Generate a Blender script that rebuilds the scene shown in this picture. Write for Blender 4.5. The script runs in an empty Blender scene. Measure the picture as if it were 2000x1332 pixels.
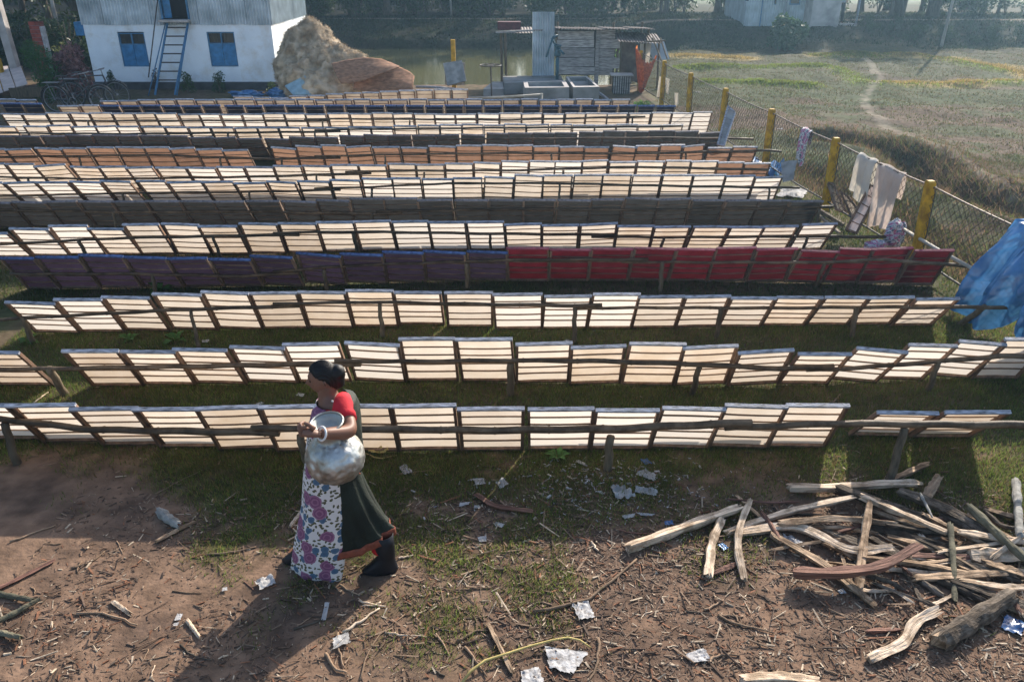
import bpy, bmesh, math, random
import numpy as np
from mathutils import Vector, Matrix, Euler, noise as mnoise

R = math.radians
rnd = random.Random(7)
nrg = np.random.default_rng(11)
scene = bpy.context.scene
col = scene.collection

# ------------------------------------------------------------------ camera, sky, sun, exposure
CAM_H, PITCH, FPX = 3.6, R(25.86), 1560.0
CP, SP = math.cos(PITCH), math.sin(PITCH)
cam_d = bpy.data.cameras.new('camera')
cam = bpy.data.objects.new('camera', cam_d)
col.objects.link(cam)
cam.location = (0, 0, CAM_H)
cam.rotation_euler = (math.pi / 2 - PITCH, 0, 0)
cam_d.sensor_width = 36.0
cam_d.lens = 36.0 * FPX / 2000.0
cam_d.clip_start = 0.1
cam_d.clip_end = 1200
scene.camera = cam

SUN_AZ, SUN_EL = R(31), R(29)           # azimuth from +Y towards +X
sdir = Vector((math.sin(SUN_AZ) * math.cos(SUN_EL), math.cos(SUN_AZ) * math.cos(SUN_EL), math.sin(SUN_EL)))
world = bpy.data.worlds.new('World')
scene.world = world
world.use_nodes = True
wn = world.node_tree.nodes
wl = world.node_tree.links
sky = wn.new('ShaderNodeTexSky')
sky.sky_type = 'NISHITA'
sky.sun_disc = False
sky.sun_elevation = SUN_EL
sky.sun_rotation = SUN_AZ
sky.dust_density = 2.0
sky.air_density = 1.0
wn['Background'].inputs['Strength'].default_value = 0.15
wl.new(sky.outputs['Color'], wn['Background'].inputs['Color'])
sun_d = bpy.data.lights.new('sun', 'SUN')
sun_d.energy = 4.9
sun_d.angle = R(0.6)
sun_d.color = (1.0, 0.91, 0.79)
sun = bpy.data.objects.new('sun', sun_d)
col.objects.link(sun)
sun.rotation_euler = (-sdir).to_track_quat('-Z', 'Y').to_euler()
sun.location = sdir * 60
scene.view_settings.view_transform = 'Standard'
scene.view_settings.look = 'None'
scene.view_settings.exposure = 0.75
scene.view_settings.gamma = 1.0
scene.view_settings.use_curve_mapping = False
scene.cycles.use_denoising = True
scene.cycles.max_bounces = 8
scene.cycles.transmission_bounces = 4
scene.cycles.transparent_max_bounces = 8
scene.cycles.volume_bounces = 0
scene.cycles.sample_clamp_indirect = 4.0

# ------------------------------------------------------------------ pixel -> place (the photo is 2000 px wide)
def ray(px, py):
    u = (px - 1000.0) / FPX
    v = (py - 666.0) / FPX
    return Vector((u, CP - v * SP, -(SP + v * CP)))

def at_z(px, py, z=0.0):
    d = ray(px, py)
    t = (z - CAM_H) / d.z
    return Vector((d.x * t, d.y * t, z))

def at_y(px, py, y):
    d = ray(px, py)
    t = y / d.y
    return Vector((d.x * t, y, CAM_H + d.z * t))

def to_px(p):
    zc = p[1] * CP + (CAM_H - p[2]) * SP
    v = ((CAM_H - p[2]) * CP - p[1] * SP) / zc
    return 1000 + FPX * p[0] / zc, 666 + FPX * v

def lerp_list(pts, x):
    if x <= pts[0][0]:
        return pts[0][1]
    for (a, b), (c, d) in zip(pts, pts[1:]):
        if x <= c:
            return b + (d - b) * (x - a) / (c - a)
    return pts[-1][1]

# ------------------------------------------------------------------ mesh builder
class MB:
    def __init__(self):
        self.v, self.f, self.m, self.uv = [], [], [], None

    def add(self, verts, faces, mat=0):
        o = len(self.v)
        self.v.extend(tuple(p) for p in verts)
        for f in faces:
            self.f.append(tuple(i + o for i in f))
            self.m.append(mat)
        return self

    def box(self, c, s, mat=0, rot=None):
        hx, hy, hz = s[0] / 2, s[1] / 2, s[2] / 2
        vs = [Vector((x * hx, y * hy, z * hz)) for z in (-1, 1) for y in (-1, 1) for x in (-1, 1)]
        if rot is not None:
            vs = [rot @ p for p in vs]
        vs = [p + Vector(c) for p in vs]
        self.add(vs, [(0, 2, 3, 1), (4, 5, 7, 6), (0, 1, 5, 4), (2, 6, 7, 3), (0, 4, 6, 2), (1, 3, 7, 5)], mat)
        return self

    def bar(self, a, b, w, h, mat=0, up=(0, 0, 1)):
        a, b = Vector(a), Vector(b)
        d = (b - a)
        L = d.length
        d.normalize()
        upv = Vector(up)
        s = d.cross(upv)
        if s.length < 1e-4:
            s = d.cross(Vector((1, 0, 0)))
        s.normalize()
        u = s.cross(d)
        rot = Matrix((s, d, u)).transposed()
        return self.box((a + b) / 2, (w, L, h), mat, rot)

    def tube(self, pts, rad, n=8, mat=0, cap=True, squash=None, wob=None):
        pts = [Vector(p) for p in pts]
        if not hasattr(rad, '__len__'):
            rad = [rad] * len(pts)
        rings = []
        ref = None
        for i, p in enumerate(pts):
            t = (pts[min(i + 1, len(pts) - 1)] - pts[max(i - 1, 0)])
            if t.length < 1e-9:
                t = Vector((0, 0, 1))
            t.normalize()
            if ref is None:
                ref = Vector((0, 0, 1)) if abs(t.z) < 0.9 else Vector((1, 0, 0))
            s = ref - t * ref.dot(t)
            if s.length < 1e-6:
                s = Vector((1, 0, 0)) - t * t.x
            s.normalize()
            ref = s
            b = t.cross(s)
            ring = []
            for k in range(n):
                a = 2 * math.pi * k / n
                rr = rad[i] * (wob(i, k) if wob else 1.0)
                ring.append(p + s * (math.cos(a) * rr * (squash or 1.0)) + b * (math.sin(a) * rr))
            rings.append(ring)
        vs = [q for r_ in rings for q in r_]
        fs = []
        for i in range(len(pts) - 1):
            for k in range(n):
                k2 = (k + 1) % n
                fs.append((i * n + k, i * n + k2, (i + 1) * n + k2, (i + 1) * n + k))
        if cap:
            fs.append(tuple(range(n))[::-1])
            fs.append(tuple((len(pts) - 1) * n + k for k in range(n)))
        return self.add(vs, fs, mat)

    def lathe(self, prof, n=24, mat=0, c=(0, 0, 0)):
        c = Vector(c)
        vs, fs = [], []
        for (r_, z) in prof:
            for k in range(n):
                a = 2 * math.pi * k / n
                vs.append(c + Vector((r_ * math.cos(a), r_ * math.sin(a), z)))
        for i in range(len(prof) - 1):
            for k in range(n):
                k2 = (k + 1) % n
                fs.append((i * n + k, i * n + k2, (i + 1) * n + k2, (i + 1) * n + k))
        return self.add(vs, fs, mat)

    def torus(self, c, R0, r0, axis='Y', n=28, m=6, mat=0):
        pts = []
        for k in range(n):
            a = 2 * math.pi * k / n
            pts.append((math.cos(a), math.sin(a)))
        vs, fs = [], []
        for (ca, sa) in pts:
            for j in range(m):
                b = 2 * math.pi * j / m
                rr = R0 + r0 * math.cos(b)
                o = r0 * math.sin(b)
                if axis == 'Y':
                    vs.append(Vector(c) + Vector((rr * ca, o, rr * sa)))
                elif axis == 'X':
                    vs.append(Vector(c) + Vector((o, rr * ca, rr * sa)))
                else:
                    vs.append(Vector(c) + Vector((rr * ca, rr * sa, o)))
        for k in range(n):
            for j in range(m):
                fs.append((k * m + j, ((k + 1) % n) * m + j, ((k + 1) % n) * m + (j + 1) % m, k * m + (j + 1) % m))
        return self.add(vs, fs, mat)

    def grid(self, fn, nu, nv, mat=0, closed_u=False):
        vs = [fn(i / (nu if closed_u else nu - 1), j / (nv - 1)) for j in range(nv) for i in range(nu)]
        fs = []
        for j in range(nv - 1):
            for i in range(nu if closed_u else nu - 1):
                i2 = (i + 1) % nu
                fs.append((j * nu + i, j * nu + i2, (j + 1) * nu + i2, (j + 1) * nu + i))
        return self.add(vs, fs, mat)

    def mesh(self, name, mats, smooth=False, uv=None):
        me = bpy.data.meshes.new(name)
        me.from_pydata(self.v, [], self.f)
        if not isinstance(mats, (list, tuple)):
            mats = [mats]
        for m in mats:
            me.materials.append(m)
        if len(mats) > 1:
            me.polygons.foreach_set('material_index', self.m)
        if smooth:
            me.polygons.foreach_set('use_smooth', [True] * len(self.f))
        if uv is not None:
            layer = me.uv_layers.new(name='UVMap')
            idx = np.empty(len(me.loops), dtype=np.int32)
            me.loops.foreach_get('vertex_index', idx)
            layer.data.foreach_set('uv', np.asarray(uv, dtype=np.float32)[idx].ravel())
        me.update()
        return me

    def build(self, name, mats, parent=None, smooth=False, uv=None, solid=None):
        o = link(name, self.mesh(name, mats, smooth, uv), parent)
        if solid:
            md = o.modifiers.new('thickness', 'SOLIDIFY')
            md.thickness = solid
        return o

def link(name, me, parent=None):
    o = bpy.data.objects.new(name, me)
    col.objects.link(o)
    if parent is not None:
        o.parent = parent
    return o

def tag(o, label=None, cat=None, group=None, kind=None):
    if label:
        o['label'] = label
    if cat:
        o['category'] = cat
    if group:
        o['group'] = group
    if kind:
        o['kind'] = kind
    return o

def thing(name, label, cat, loc=(0, 0, 0), rz=0.0, group=None):
    o = bpy.data.objects.new(name, None)
    col.objects.link(o)
    o.empty_display_size = 0.1
    o.location = loc
    o.rotation_euler = (0, 0, rz)
    return tag(o, label, cat, group)

def np_mesh(name, verts, nverts_per, mats, mat_idx=None, colors=None, smooth=False):
    """verts: (N*k,3) with faces of k consecutive vertices."""
    verts = np.ascontiguousarray(verts, dtype=np.float32).reshape(-1, 3)
    k = nverts_per
    n = len(verts) // k
    me = bpy.data.meshes.new(name)
    me.vertices.add(len(verts))
    me.vertices.foreach_set('co', verts.ravel())
    me.loops.add(n * k)
    me.loops.foreach_set('vertex_index', np.arange(n * k, dtype=np.int32))
    me.polygons.add(n)
    me.polygons.foreach_set('loop_start', np.arange(0, n * k, k, dtype=np.int32))
    if not isinstance(mats, (list, tuple)):
        mats = [mats]
    for m in mats:
        me.materials.append(m)
    if mat_idx is not None:
        me.polygons.foreach_set('material_index', np.asarray(mat_idx, dtype=np.int32))
    if colors is not None:
        ca = me.color_attributes.new('tint', 'FLOAT_COLOR', 'POINT')
        c4 = np.ones((len(verts), 4), dtype=np.float32)
        c4[:, :3] = colors
        ca.data.foreach_set('color', c4.ravel())
    me.update(calc_edges=True)
    me.validate()
    return me

# numpy value noise
_perm = np.random.default_rng(3).random((256, 256)).astype(np.float32)
def vnoise(x, y):
    xi = np.floor(x).astype(int)
    yi = np.floor(y).astype(int)
    fx, fy = x - xi, y - yi
    fx = fx * fx * (3 - 2 * fx)
    fy = fy * fy * (3 - 2 * fy)
    a = _perm[xi % 256, yi % 256]
    b = _perm[(xi + 1) % 256, yi % 256]
    c = _perm[xi % 256, (yi + 1) % 256]
    d = _perm[(xi + 1) % 256, (yi + 1) % 256]
    return (a * (1 - fx) + b * fx) * (1 - fy) + (c * (1 - fx) + d * fx) * fy

def fbm(x, y, o=4):
    s, a, t = 0, 0.5, 0
    for i in range(o):
        s = s + a * vnoise(x * 2 ** i + 17.3 * i, y * 2 ** i + 9.1 * i)
        t += a
        a *= 0.55
    return s / t

def sstep(a, b, x):
    t = np.clip((x - a) / (b - a), 0, 1)
    return t * t * (3 - 2 * t)

# ------------------------------------------------------------------ materials
def mat(name, color, rough=0.8, var=0.25, scale=6.0, bump=0.0, bscale=40.0, metal=0.0, spec=0.3, stretch=None,
        attr=None, rand=0.0, transl=None, tw=0.5, color2=None, detail=5.0, mid=0.5, coord='Object', dirt=None):
    m = bpy.data.materials.new(name)
    m.use_nodes = True
    nt = m.node_tree
    N, L = nt.nodes, nt.links
    bs = N['Principled BSDF']
    bs.inputs['Roughness'].default_value = rough
    bs.inputs['Metallic'].default_value = metal
    bs.inputs['Specular IOR Level'].default_value = spec
    tc = N.new('ShaderNodeTexCoord')
    vec = tc.outputs[coord]
    if stretch:
        mp = N.new('ShaderNodeMapping')
        mp.inputs['Scale'].default_value = stretch
        L.new(vec, mp.inputs['Vector'])
        vec = mp.outputs['Vector']
    nz = N.new('ShaderNodeTexNoise')
    nz.inputs['Scale'].default_value = scale
    nz.inputs['Detail'].default_value = detail
    L.new(vec, nz.inputs['Vector'])
    ramp = N.new('ShaderNodeValToRGB')
    c = Vector(color)
    lo = c * (1 - var)
    hi = Vector(color2) if color2 else c * (1 + var)
    ramp.color_ramp.elements[0].position = mid - 0.18
    ramp.color_ramp.elements[1].position = mid + 0.18
    ramp.color_ramp.elements[0].color = (*lo, 1)
    ramp.color_ramp.elements[1].color = (*[min(1, x) for x in hi], 1)
    L.new(nz.outputs['Fac'], ramp.inputs['Fac'])
    out = ramp.outputs['Color']
    if attr:
        at = N.new('ShaderNodeAttribute')
        at.attribute_name = attr
        mx = N.new('ShaderNodeMix')
        mx.data_type = 'RGBA'
        mx.blend_type = 'MULTIPLY'
        mx.inputs['Factor'].default_value = 1.0
        L.new(out, mx.inputs['A'])
        L.new(at.outputs['Color'], mx.inputs['B'])
        out = mx.outputs['Result']
    if rand:
        oi = N.new('ShaderNodeObjectInfo')
        mr = N.new('ShaderNodeMapRange')
        mr.inputs['To Min'].default_value = 1 - rand
        mr.inputs['To Max'].default_value = 1 + rand
        L.new(oi.outputs['Random'], mr.inputs['Value'])
        mx = N.new('ShaderNodeVectorMath')
        mx.operation = 'SCALE'
        L.new(out, mx.inputs[0])
        L.new(mr.outputs['Result'], mx.inputs['Scale'])
        out = mx.outputs['Vector']
    if dirt:
        nd = N.new('ShaderNodeTexNoise')
        nd.inputs['Scale'].default_value = dirt[0]
        nd.inputs['Detail'].default_value = 8
        nd.inputs['Roughness'].default_value = 0.65
        L.new(tc.outputs['Object'], nd.inputs['Vector'])
        rd = N.new('ShaderNodeValToRGB')
        rd.color_ramp.elements[0].position = dirt[2] if len(dirt) > 2 else 0.42
        rd.color_ramp.elements[1].position = (dirt[2] if len(dirt) > 2 else 0.42) + 0.14
        q = 1 - dirt[1]
        rd.color_ramp.elements[0].color = (q, q * .93, q * .85, 1)
        rd.color_ramp.elements[1].color = (1, 1, 1, 1)
        L.new(nd.outputs['Fac'], rd.inputs['Fac'])
        mx = N.new('ShaderNodeMix')
        mx.data_type = 'RGBA'
        mx.blend_type = 'MULTIPLY'
        mx.inputs['Factor'].default_value = 1.0
        L.new(out, mx.inputs['A'])
        L.new(rd.outputs['Color'], mx.inputs['B'])
        out = mx.outputs['Result']
    L.new(out, bs.inputs['Base Color'])
    if bump:
        nb = N.new('ShaderNodeTexNoise')
        nb.inputs['Scale'].default_value = bscale
        nb.inputs['Detail'].default_value = 6
        L.new(vec, nb.inputs['Vector'])
        bp = N.new('ShaderNodeBump')
        bp.inputs['Strength'].default_value = bump
        bp.inputs['Distance'].default_value = 0.01
        L.new(nb.outputs['Fac'], bp.inputs['Height'])
        L.new(bp.outputs['Normal'], bs.inputs['Normal'])
    if transl:
        tr = N.new('ShaderNodeBsdfTranslucent')
        ms = N.new('ShaderNodeMixShader')
        ms.inputs['Fac'].default_value = tw
        mt = N.new('ShaderNodeMix')
        mt.data_type = 'RGBA'
        mt.blend_type = 'MULTIPLY'
        mt.inputs['Factor'].default_value = 1.0
        mt.inputs['A'].default_value = (*transl, 1)
        # stains modulate what shines through as well
        rr = N.new('ShaderNodeValToRGB')
        rr.color_ramp.elements[0].position = mid - 0.25
        rr.color_ramp.elements[1].position = mid + 0.15
        rr.color_ramp.elements[0].color = (1 - var * 0.7, 1 - var * 0.95, 1 - var * 1.3, 1)
        rr.color_ramp.elements[1].color = (1, 1, 1, 1)
        L.new(nz.outputs['Fac'], rr.inputs['Fac'])
        src = rr.outputs['Color']
        if rand:
            mx = N.new('ShaderNodeVectorMath')
            mx.operation = 'SCALE'
            L.new(src, mx.inputs[0])
            L.new(mr.outputs['Result'], mx.inputs['Scale'])
            src = mx.outputs['Vector']
        L.new(src, mt.inputs['B'])
        L.new(mt.outputs['Result'], tr.inputs['Color'])
        L.new(bs.outputs['BSDF'], ms.inputs[1])
        L.new(tr.outputs['BSDF'], ms.inputs[2])
        L.new(ms.outputs['Shader'], N['Material Output'].inputs['Surface'])
    return m

M = {}
M['cream'] = mat('cream_paper_cloth', (0.68, 0.61, 0.51), 0.9, 0.24, 2.4, 0.15, 60, transl=(0.49, 0.435, 0.375), tw=0.58, rand=0.11, mid=0.46)
M['cream_pale'] = mat('pale_paper_cloth', (0.78, 0.72, 0.61), 0.9, 0.07, 3.0, 0.15, 60, transl=(0.53, 0.49, 0.445), tw=0.6, rand=0.09, mid=0.42)
M['cream_warm'] = mat('warm_paper_cloth', (0.62, 0.53, 0.41), 0.9, 0.28, 3.5, 0.15, 60, transl=(0.47, 0.40, 0.33), tw=0.56, rand=0.15, mid=0.5)
M['brown'] = mat('brown_paper_cloth', (0.30, 0.14, 0.07), 0.9, 0.25, 6, 0.2, 60, transl=(0.24, 0.145, 0.10), tw=0.42, rand=0.18)
M['purple'] = mat('purple_paper_cloth', (0.030, 0.024, 0.044), 0.85, 0.4, 3, 0.2, 60, transl=(0.026, 0.018, 0.036), tw=0.35, rand=0.3)
M['red'] = mat('crimson_paper_cloth', (0.125, 0.010, 0.022), 0.85, 0.5, 4, 0.2, 60, transl=(0.06, 0.005, 0.010), tw=0.35, rand=0.15)
M['slate'] = mat('slate_paper_cloth', (0.044, 0.046, 0.048), 0.85, 0.3, 4, 0.2, 60, transl=(0.03, 0.03, 0.03), tw=0.3, rand=0.25)
M['frame_wood'] = mat('weathered_frame_wood', (0.175, 0.105, 0.068), 0.8, 0.45, 5, 0.4, 60, rand=0.35, stretch=(4, 4, 1))
M['slat_wood'] = mat('thin_slat_wood', (0.27, 0.175, 0.11), 0.8, 0.35, 5, 0.3, 60, rand=0.4)
M['pulp_rail'] = mat('pulp_caked_rail', (0.20, 0.20, 0.22), 0.5, 0.7, 14, 0.6, 60, color2=(0.42, 0.44, 0.50), rand=0.15, stretch=(1, 4, 4), mid=.44)
M['blue_rail'] = mat('blue_stained_rail', (0.04, 0.07, 0.19), 0.6, 0.6, 30, 0.5, 90, color2=(0.09, 0.15, 0.34), rand=0.2)
M['red_rail'] = mat('crimson_stained_rail', (0.25, 0.045, 0.075), 0.6, 0.4, 30, 0.5, 90, rand=0.2)
M['dark_rail'] = mat('slate_stained_rail', (0.15, 0.14, 0.15), 0.7, 0.5, 30, 0.5, 90, rand=0.2)
M['dyed_wood'] = mat('dye_stained_wood', (0.17, 0.12, 0.09), 0.8, 0.5, 6, 0.4, 60, rand=0.3)
M['bamboo'] = mat('weathered_bamboo', (0.13, 0.088, 0.053), 0.6, 0.45, 4, 0.3, 50, rand=0.25, stretch=(0.6, 6, 6), dirt=(6, 0.5))
M['bamboo_grey'] = mat('grey_bamboo', (0.34, 0.31, 0.26), 0.6, 0.3, 5, 0.2, 50, rand=0.1)
M['post_wood'] = mat('old_post_wood', (0.12, 0.092, 0.06), 0.85, 0.45, 9, 0.7, 40, rand=0.3, stretch=(3, 3, 0.6))
M['yellow'] = mat('yellow_painted_concrete', (0.52, 0.29, 0.012), 0.7, 0.25, 9, 0.5, 40, dirt=(7, 0.38, 0.38))
M['post_dark'] = mat('bare_dark_metal', (0.06, 0.05, 0.045), 0.6, 0.4, 20)
M['wire'] = mat('rusty_wire', (0.055, 0.042, 0.034), 0.7, 0.5, 30)
M['rail_pipe'] = mat('rusty_rail_pipe', (0.20, 0.15, 0.12), 0.55, 0.5, 14, metal=0.2)

# ------------------------------------------------------------------ terrain
def fence_x(y):
    return 5.10 - 0.098 * (np.asarray(y) - 9.54)

def poly_dist(x, y, pts):
    best = np.full(np.shape(x), 1e9)
    for (ax, ay), (bx, by) in zip(pts, pts[1:]):
        dx, dy = bx - ax, by - ay
        t = np.clip(((x - ax) * dx + (y - ay) * dy) / (dx * dx + dy * dy + 1e-9), 0, 1)
        best = np.minimum(best, np.hypot(x - ax - t * dx, y - ay - t * dy))
    return best

def ground_pts(px):
    return [tuple(at_z(a, b)[:2]) for a, b in px]

PATH = ground_pts([(1690, 112), (1722, 150), (1702, 172), (1688, 200), (1720, 235), (1780, 268), (1880, 318), (1960, 370), (2100, 440)])
DITCH = ground_pts([(1630, 272), (1700, 282), (1770, 300), (1830, 345), (1930, 385), (2080, 430)])
DITCH2 = ground_pts([(1600, 330), (1700, 395), (1830, 470), (2000, 560)])
BUNDS = [ground_pts(p) for p in ([(1330, 131), (1480, 131), (1610, 128)], [(1600, 108), (1690, 110)], [(1640, 135), (1690, 165), (1760, 167), (1900, 165), (2100, 162)],
                                 [(1620, 112), (1760, 108), (1860, 118), (1960, 140)], [(1380, 160), (1480, 162), (1580, 168)])]
STUBBLE = [ground_pts(p) for p in ([(1330, 108), (1400, 110), (1450, 112)], [(1605, 108), (1695, 109)], [(1740, 107), (1850, 113)], [(1870, 116), (1960, 128), (2040, 150)], [(1750, 162), (1890, 162)], [(1980, 158), (2060, 158)])]
MOUND = at_z(1640, 78, 0.2)

def pond_mask(x, y):
    e = (fbm(x * 0.35, y * 0.35, 3) - 0.5) * 2.2
    right = 2.9 + np.clip(y - 29, 0, 9) * 0.45
    m = sstep(25.3, 26.2, y + e * 0.3) * (1 - sstep(38.2, 39.4, y + e)) * sstep(-13, -11.5, x + e) * (1 - sstep(0, 1.0, x - right + e * 0.4))
    return m

def field_mask(x, y):
    return sstep(0.0, 0.5, x - fence_x(y)) * sstep(2, 4, y) * (1 - sstep(36, 39, y))

def height(x, y):
    x = np.asarray(x, dtype=float)
    y = np.asarray(y, dtype=float)
    h = (fbm(x * 1.3, y * 1.3, 4) - 0.5) * 0.05 * sstep(2.0, 3.0, y)
    h = h * (0.35 + 0.65 * sstep(22, 24, y))
    fm = field_mask(x, y)
    h = h + fm * ((fbm(x * 0.9 + 40, y * 0.9, 4) - 0.5) * 0.22 - 0.04)
    d = poly_dist(x, y, DITCH)
    h = h - fm * 0.42 * np.exp(-(d / 0.42) ** 2) + fm * 0.12 * np.exp(-((d - 0.9) / 0.35) ** 2)
    d = poly_dist(x, y, DITCH2)
    h = h - fm * 0.22 * np.exp(-(d / 0.5) ** 2)
    for b in BUNDS:
        h = h + fm * 0.08 * np.exp(-(poly_dist(x, y, b) / 0.28) ** 2)
    h = h + 0.30 * np.exp(-(((x - MOUND.x) / 3.0) ** 2 + ((y - MOUND.y) / 2.2) ** 2) ** 2)
    h = h - 0.95 * pond_mask(x, y)
    wr = sstep(4, 8, x)
    bank = wr * sstep(36.5, 41.0, y) * 0.74 + (1 - wr) * sstep(38.0, 43.5, y + (fbm(x * 0.5, y * 0.5, 3) - .5) * 2) * 0.58
    return h + bank

def color(x, y):
    n1 = fbm(x * 1.1 + 5, y * 1.1 + 3, 4)
    n2 = fbm(x * 3.7, y * 3.7 + 30, 4)
    n3 = fbm(x * 0.35 + 90, y * 0.35, 3)
    dirt = np.array([0.245, 0.158, 0.107])
    dirt2 = np.array([0.155, 0.103, 0.074])
    grassy = np.array([0.085, 0.088, 0.036])
    grassy2 = np.array([0.135, 0.10, 0.06])
    def mix(a, b, t):
        return a + (b - a) * t[..., None]
    c = mix(np.broadcast_to(dirt, x.shape + (3,)), dirt2, sstep(0.42, 0.68, n2))
    g = mix(np.broadcast_to(grassy, x.shape + (3,)), grassy2, sstep(0.42, 0.62, n1))
    c = mix(c, g, grass_mask(x, y))
    f = mix(np.broadcast_to(np.array([0.072, 0.080, 0.032]), x.shape + (3,)), np.array([0.115, 0.075, 0.049]), sstep(0.46, 0.56, n3))
    f = mix(f, np.array([0.058, 0.078, 0.027]), sstep(0.52, 0.68, n1) * 0.8)
    f = mix(f, np.array([0.098, 0.095, 0.05]), sstep(25, 30, y) * 0.7)
    dd = np.minimum(poly_dist(x, y, DITCH), poly_dist(x, y, DITCH2) + 0.25)
    f = mix(f, np.array([0.085, 0.060, 0.040]), np.exp(-(dd / 0.75) ** 2) * 0.9)
    for b in BUNDS:
        f = mix(f, np.array([0.19, 0.23, 0.06]), np.exp(-(poly_dist(x, y, b) / 0.4) ** 2) * 0.85)
    for s in STUBBLE:
        f = mix(f, np.array([0.36, 0.265, 0.10]), sstep(1.0, 0.55, poly_dist(x, y, s) + (n2 - .5) * 0.5))
    pd = poly_dist(x, y, PATH)
    f = mix(f, np.array([0.31, 0.26, 0.195]), sstep(0.17, 0.03, pd + (n2 - 0.5) * 0.45) * 0.55)
    c = mix(c, f, field_mask(x, y))
    bankm = sstep(36, 38.5, y)
    bk = mix(np.broadcast_to(np.array([0.036, 0.044, 0.024]), x.shape + (3,)), np.array([0.06, 0.055, 0.035]), sstep(0.42, 0.62, n1))
    c = mix(c, bk, bankm)
    top = sstep(0.012, 0.0, np.abs(np.where(x > 6, y - 41.2, y - 44.2)) * 0.02)
    c = mix(c, np.array([0.30, 0.235, 0.17]), top * 0.9)
    c = mix(c, np.array([0.21, 0.245, 0.17]), sstep(52, 58, y) * sstep(6, 12, x))
    c = mix(c, np.array([0.03, 0.03, 0.02]), np.maximum(sstep(27.5, 30, y) * sstep(-8.5, -11, x), sstep(45.5, 47, y) * sstep(7, 2, x)))  # near-black tint paints the shade under the woods into the ground
    return mix(c, np.array([0.07, 0.055, 0.035]), pond_mask(x, y))

def grass_mask(x, y):
    n = fbm(x * 1.4 + 11, y * 1.4 + 71, 4)
    n2 = fbm(x * 4.5 + 31, y * 4.5 + 7, 3)
    lim = 4.25 + 0.75 * sstep(-1.5, -3.2, x) + 0.35 * sstep(0.3, 1.2, x) - 1.0 * sstep(2.55, 3.2, x) * sstep(4.4, 4.9, y)
    g = sstep(-0.35, 0.5, y - lim + (n - 0.5) * 2.6)
    g = np.maximum(g, 0.85 * np.exp(-(((x + 0.35) / 0.42) ** 2 + ((y - 3.55) / 0.26) ** 2)) * sstep(0.35, 0.5, n2))
    return g * sstep(0.18, 0.5, n2 + 0.25 * sstep(4.5, 6, y)) * (1 - sstep(22, 24, y) * 0.5)

xs = np.concatenate([np.linspace(-250, -30, 40), np.linspace(-29, -7.2, 110), np.linspace(-7, 14, 240), np.linspace(14.2, 32, 100), np.linspace(33, 250, 40)])
ys = np.concatenate([np.linspace(-60, 1.5, 20), np.linspace(1.7, 8, 110), np.linspace(8.1, 26, 190), np.linspace(26.2, 48, 110), np.linspace(49, 250, 50)])
GX, GY = np.meshgrid(xs, ys)
GZ = height(GX, GY)
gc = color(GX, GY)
nx, ny = len(xs), len(ys)
gv = np.stack([GX, GY, GZ], -1).reshape(-1, 3).astype(np.float32)
ii = (np.arange(ny - 1)[:, None] * nx + np.arange(nx - 1)[None]).ravel()
quads = np.stack([ii, ii + 1, ii + nx + 1, ii + nx], -1).astype(np.int32)
me = bpy.data.meshes.new('ground')
me.vertices.add(len(gv))
me.vertices.foreach_set('co', gv.ravel())
me.loops.add(quads.size)
me.loops.foreach_set('vertex_index', quads.ravel())
me.polygons.add(len(quads))
me.polygons.foreach_set('loop_start', np.arange(0, quads.size, 4, dtype=np.int32))
me.polygons.foreach_set('use_smooth', np.ones(len(quads), dtype=bool))
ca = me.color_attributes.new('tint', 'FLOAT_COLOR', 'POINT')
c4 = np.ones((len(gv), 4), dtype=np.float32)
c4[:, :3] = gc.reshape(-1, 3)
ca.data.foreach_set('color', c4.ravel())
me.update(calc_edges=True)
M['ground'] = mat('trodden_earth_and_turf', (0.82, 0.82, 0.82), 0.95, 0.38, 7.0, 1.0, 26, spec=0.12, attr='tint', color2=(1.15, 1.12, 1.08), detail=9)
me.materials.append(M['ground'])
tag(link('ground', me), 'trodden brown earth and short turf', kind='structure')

# pond
M['water'] = mat('murky_green_water', (0.125, 0.120, 0.055), 0.10, 0.12, 0.4, 0.05, 2.0, spec=0.5)
w = MB().add([(-14, 24.6, -0.34), (8, 24.6, -0.34), (8, 40.5, -0.34), (-14, 40.5, -0.34)], [(0, 1, 2, 3)])
tag(w.build('pond_water', M['water']), kind='structure')

# ------------------------------------------------------------------ grass blades and litter
M['grass'] = mat('short_grass', (0.85, 0.85, 0.85), 0.6, 0.3, 3.0, spec=0.2, attr='tint', color2=(1.1, 1.1, 1.1))
def add_transl(m, amount, attr='tint', gain=1.0):
    nt = m.node_tree
    N, L = nt.nodes, nt.links
    tr = N.new('ShaderNodeBsdfTranslucent')
    bs = N['Principled BSDF']
    src = bs.inputs['Base Color'].links[0].from_socket
    L.new(src, tr.inputs['Color'])
    ms = N.new('ShaderNodeMixShader')
    ms.inputs['Fac'].default_value = amount
    L.new(bs.outputs['BSDF'], ms.inputs[1])
    L.new(tr.outputs['BSDF'], ms.inputs[2])
    L.new(ms.outputs['Shader'], N['Material Output'].inputs['Surface'])
add_transl(M['grass'], 0.55)

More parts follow.
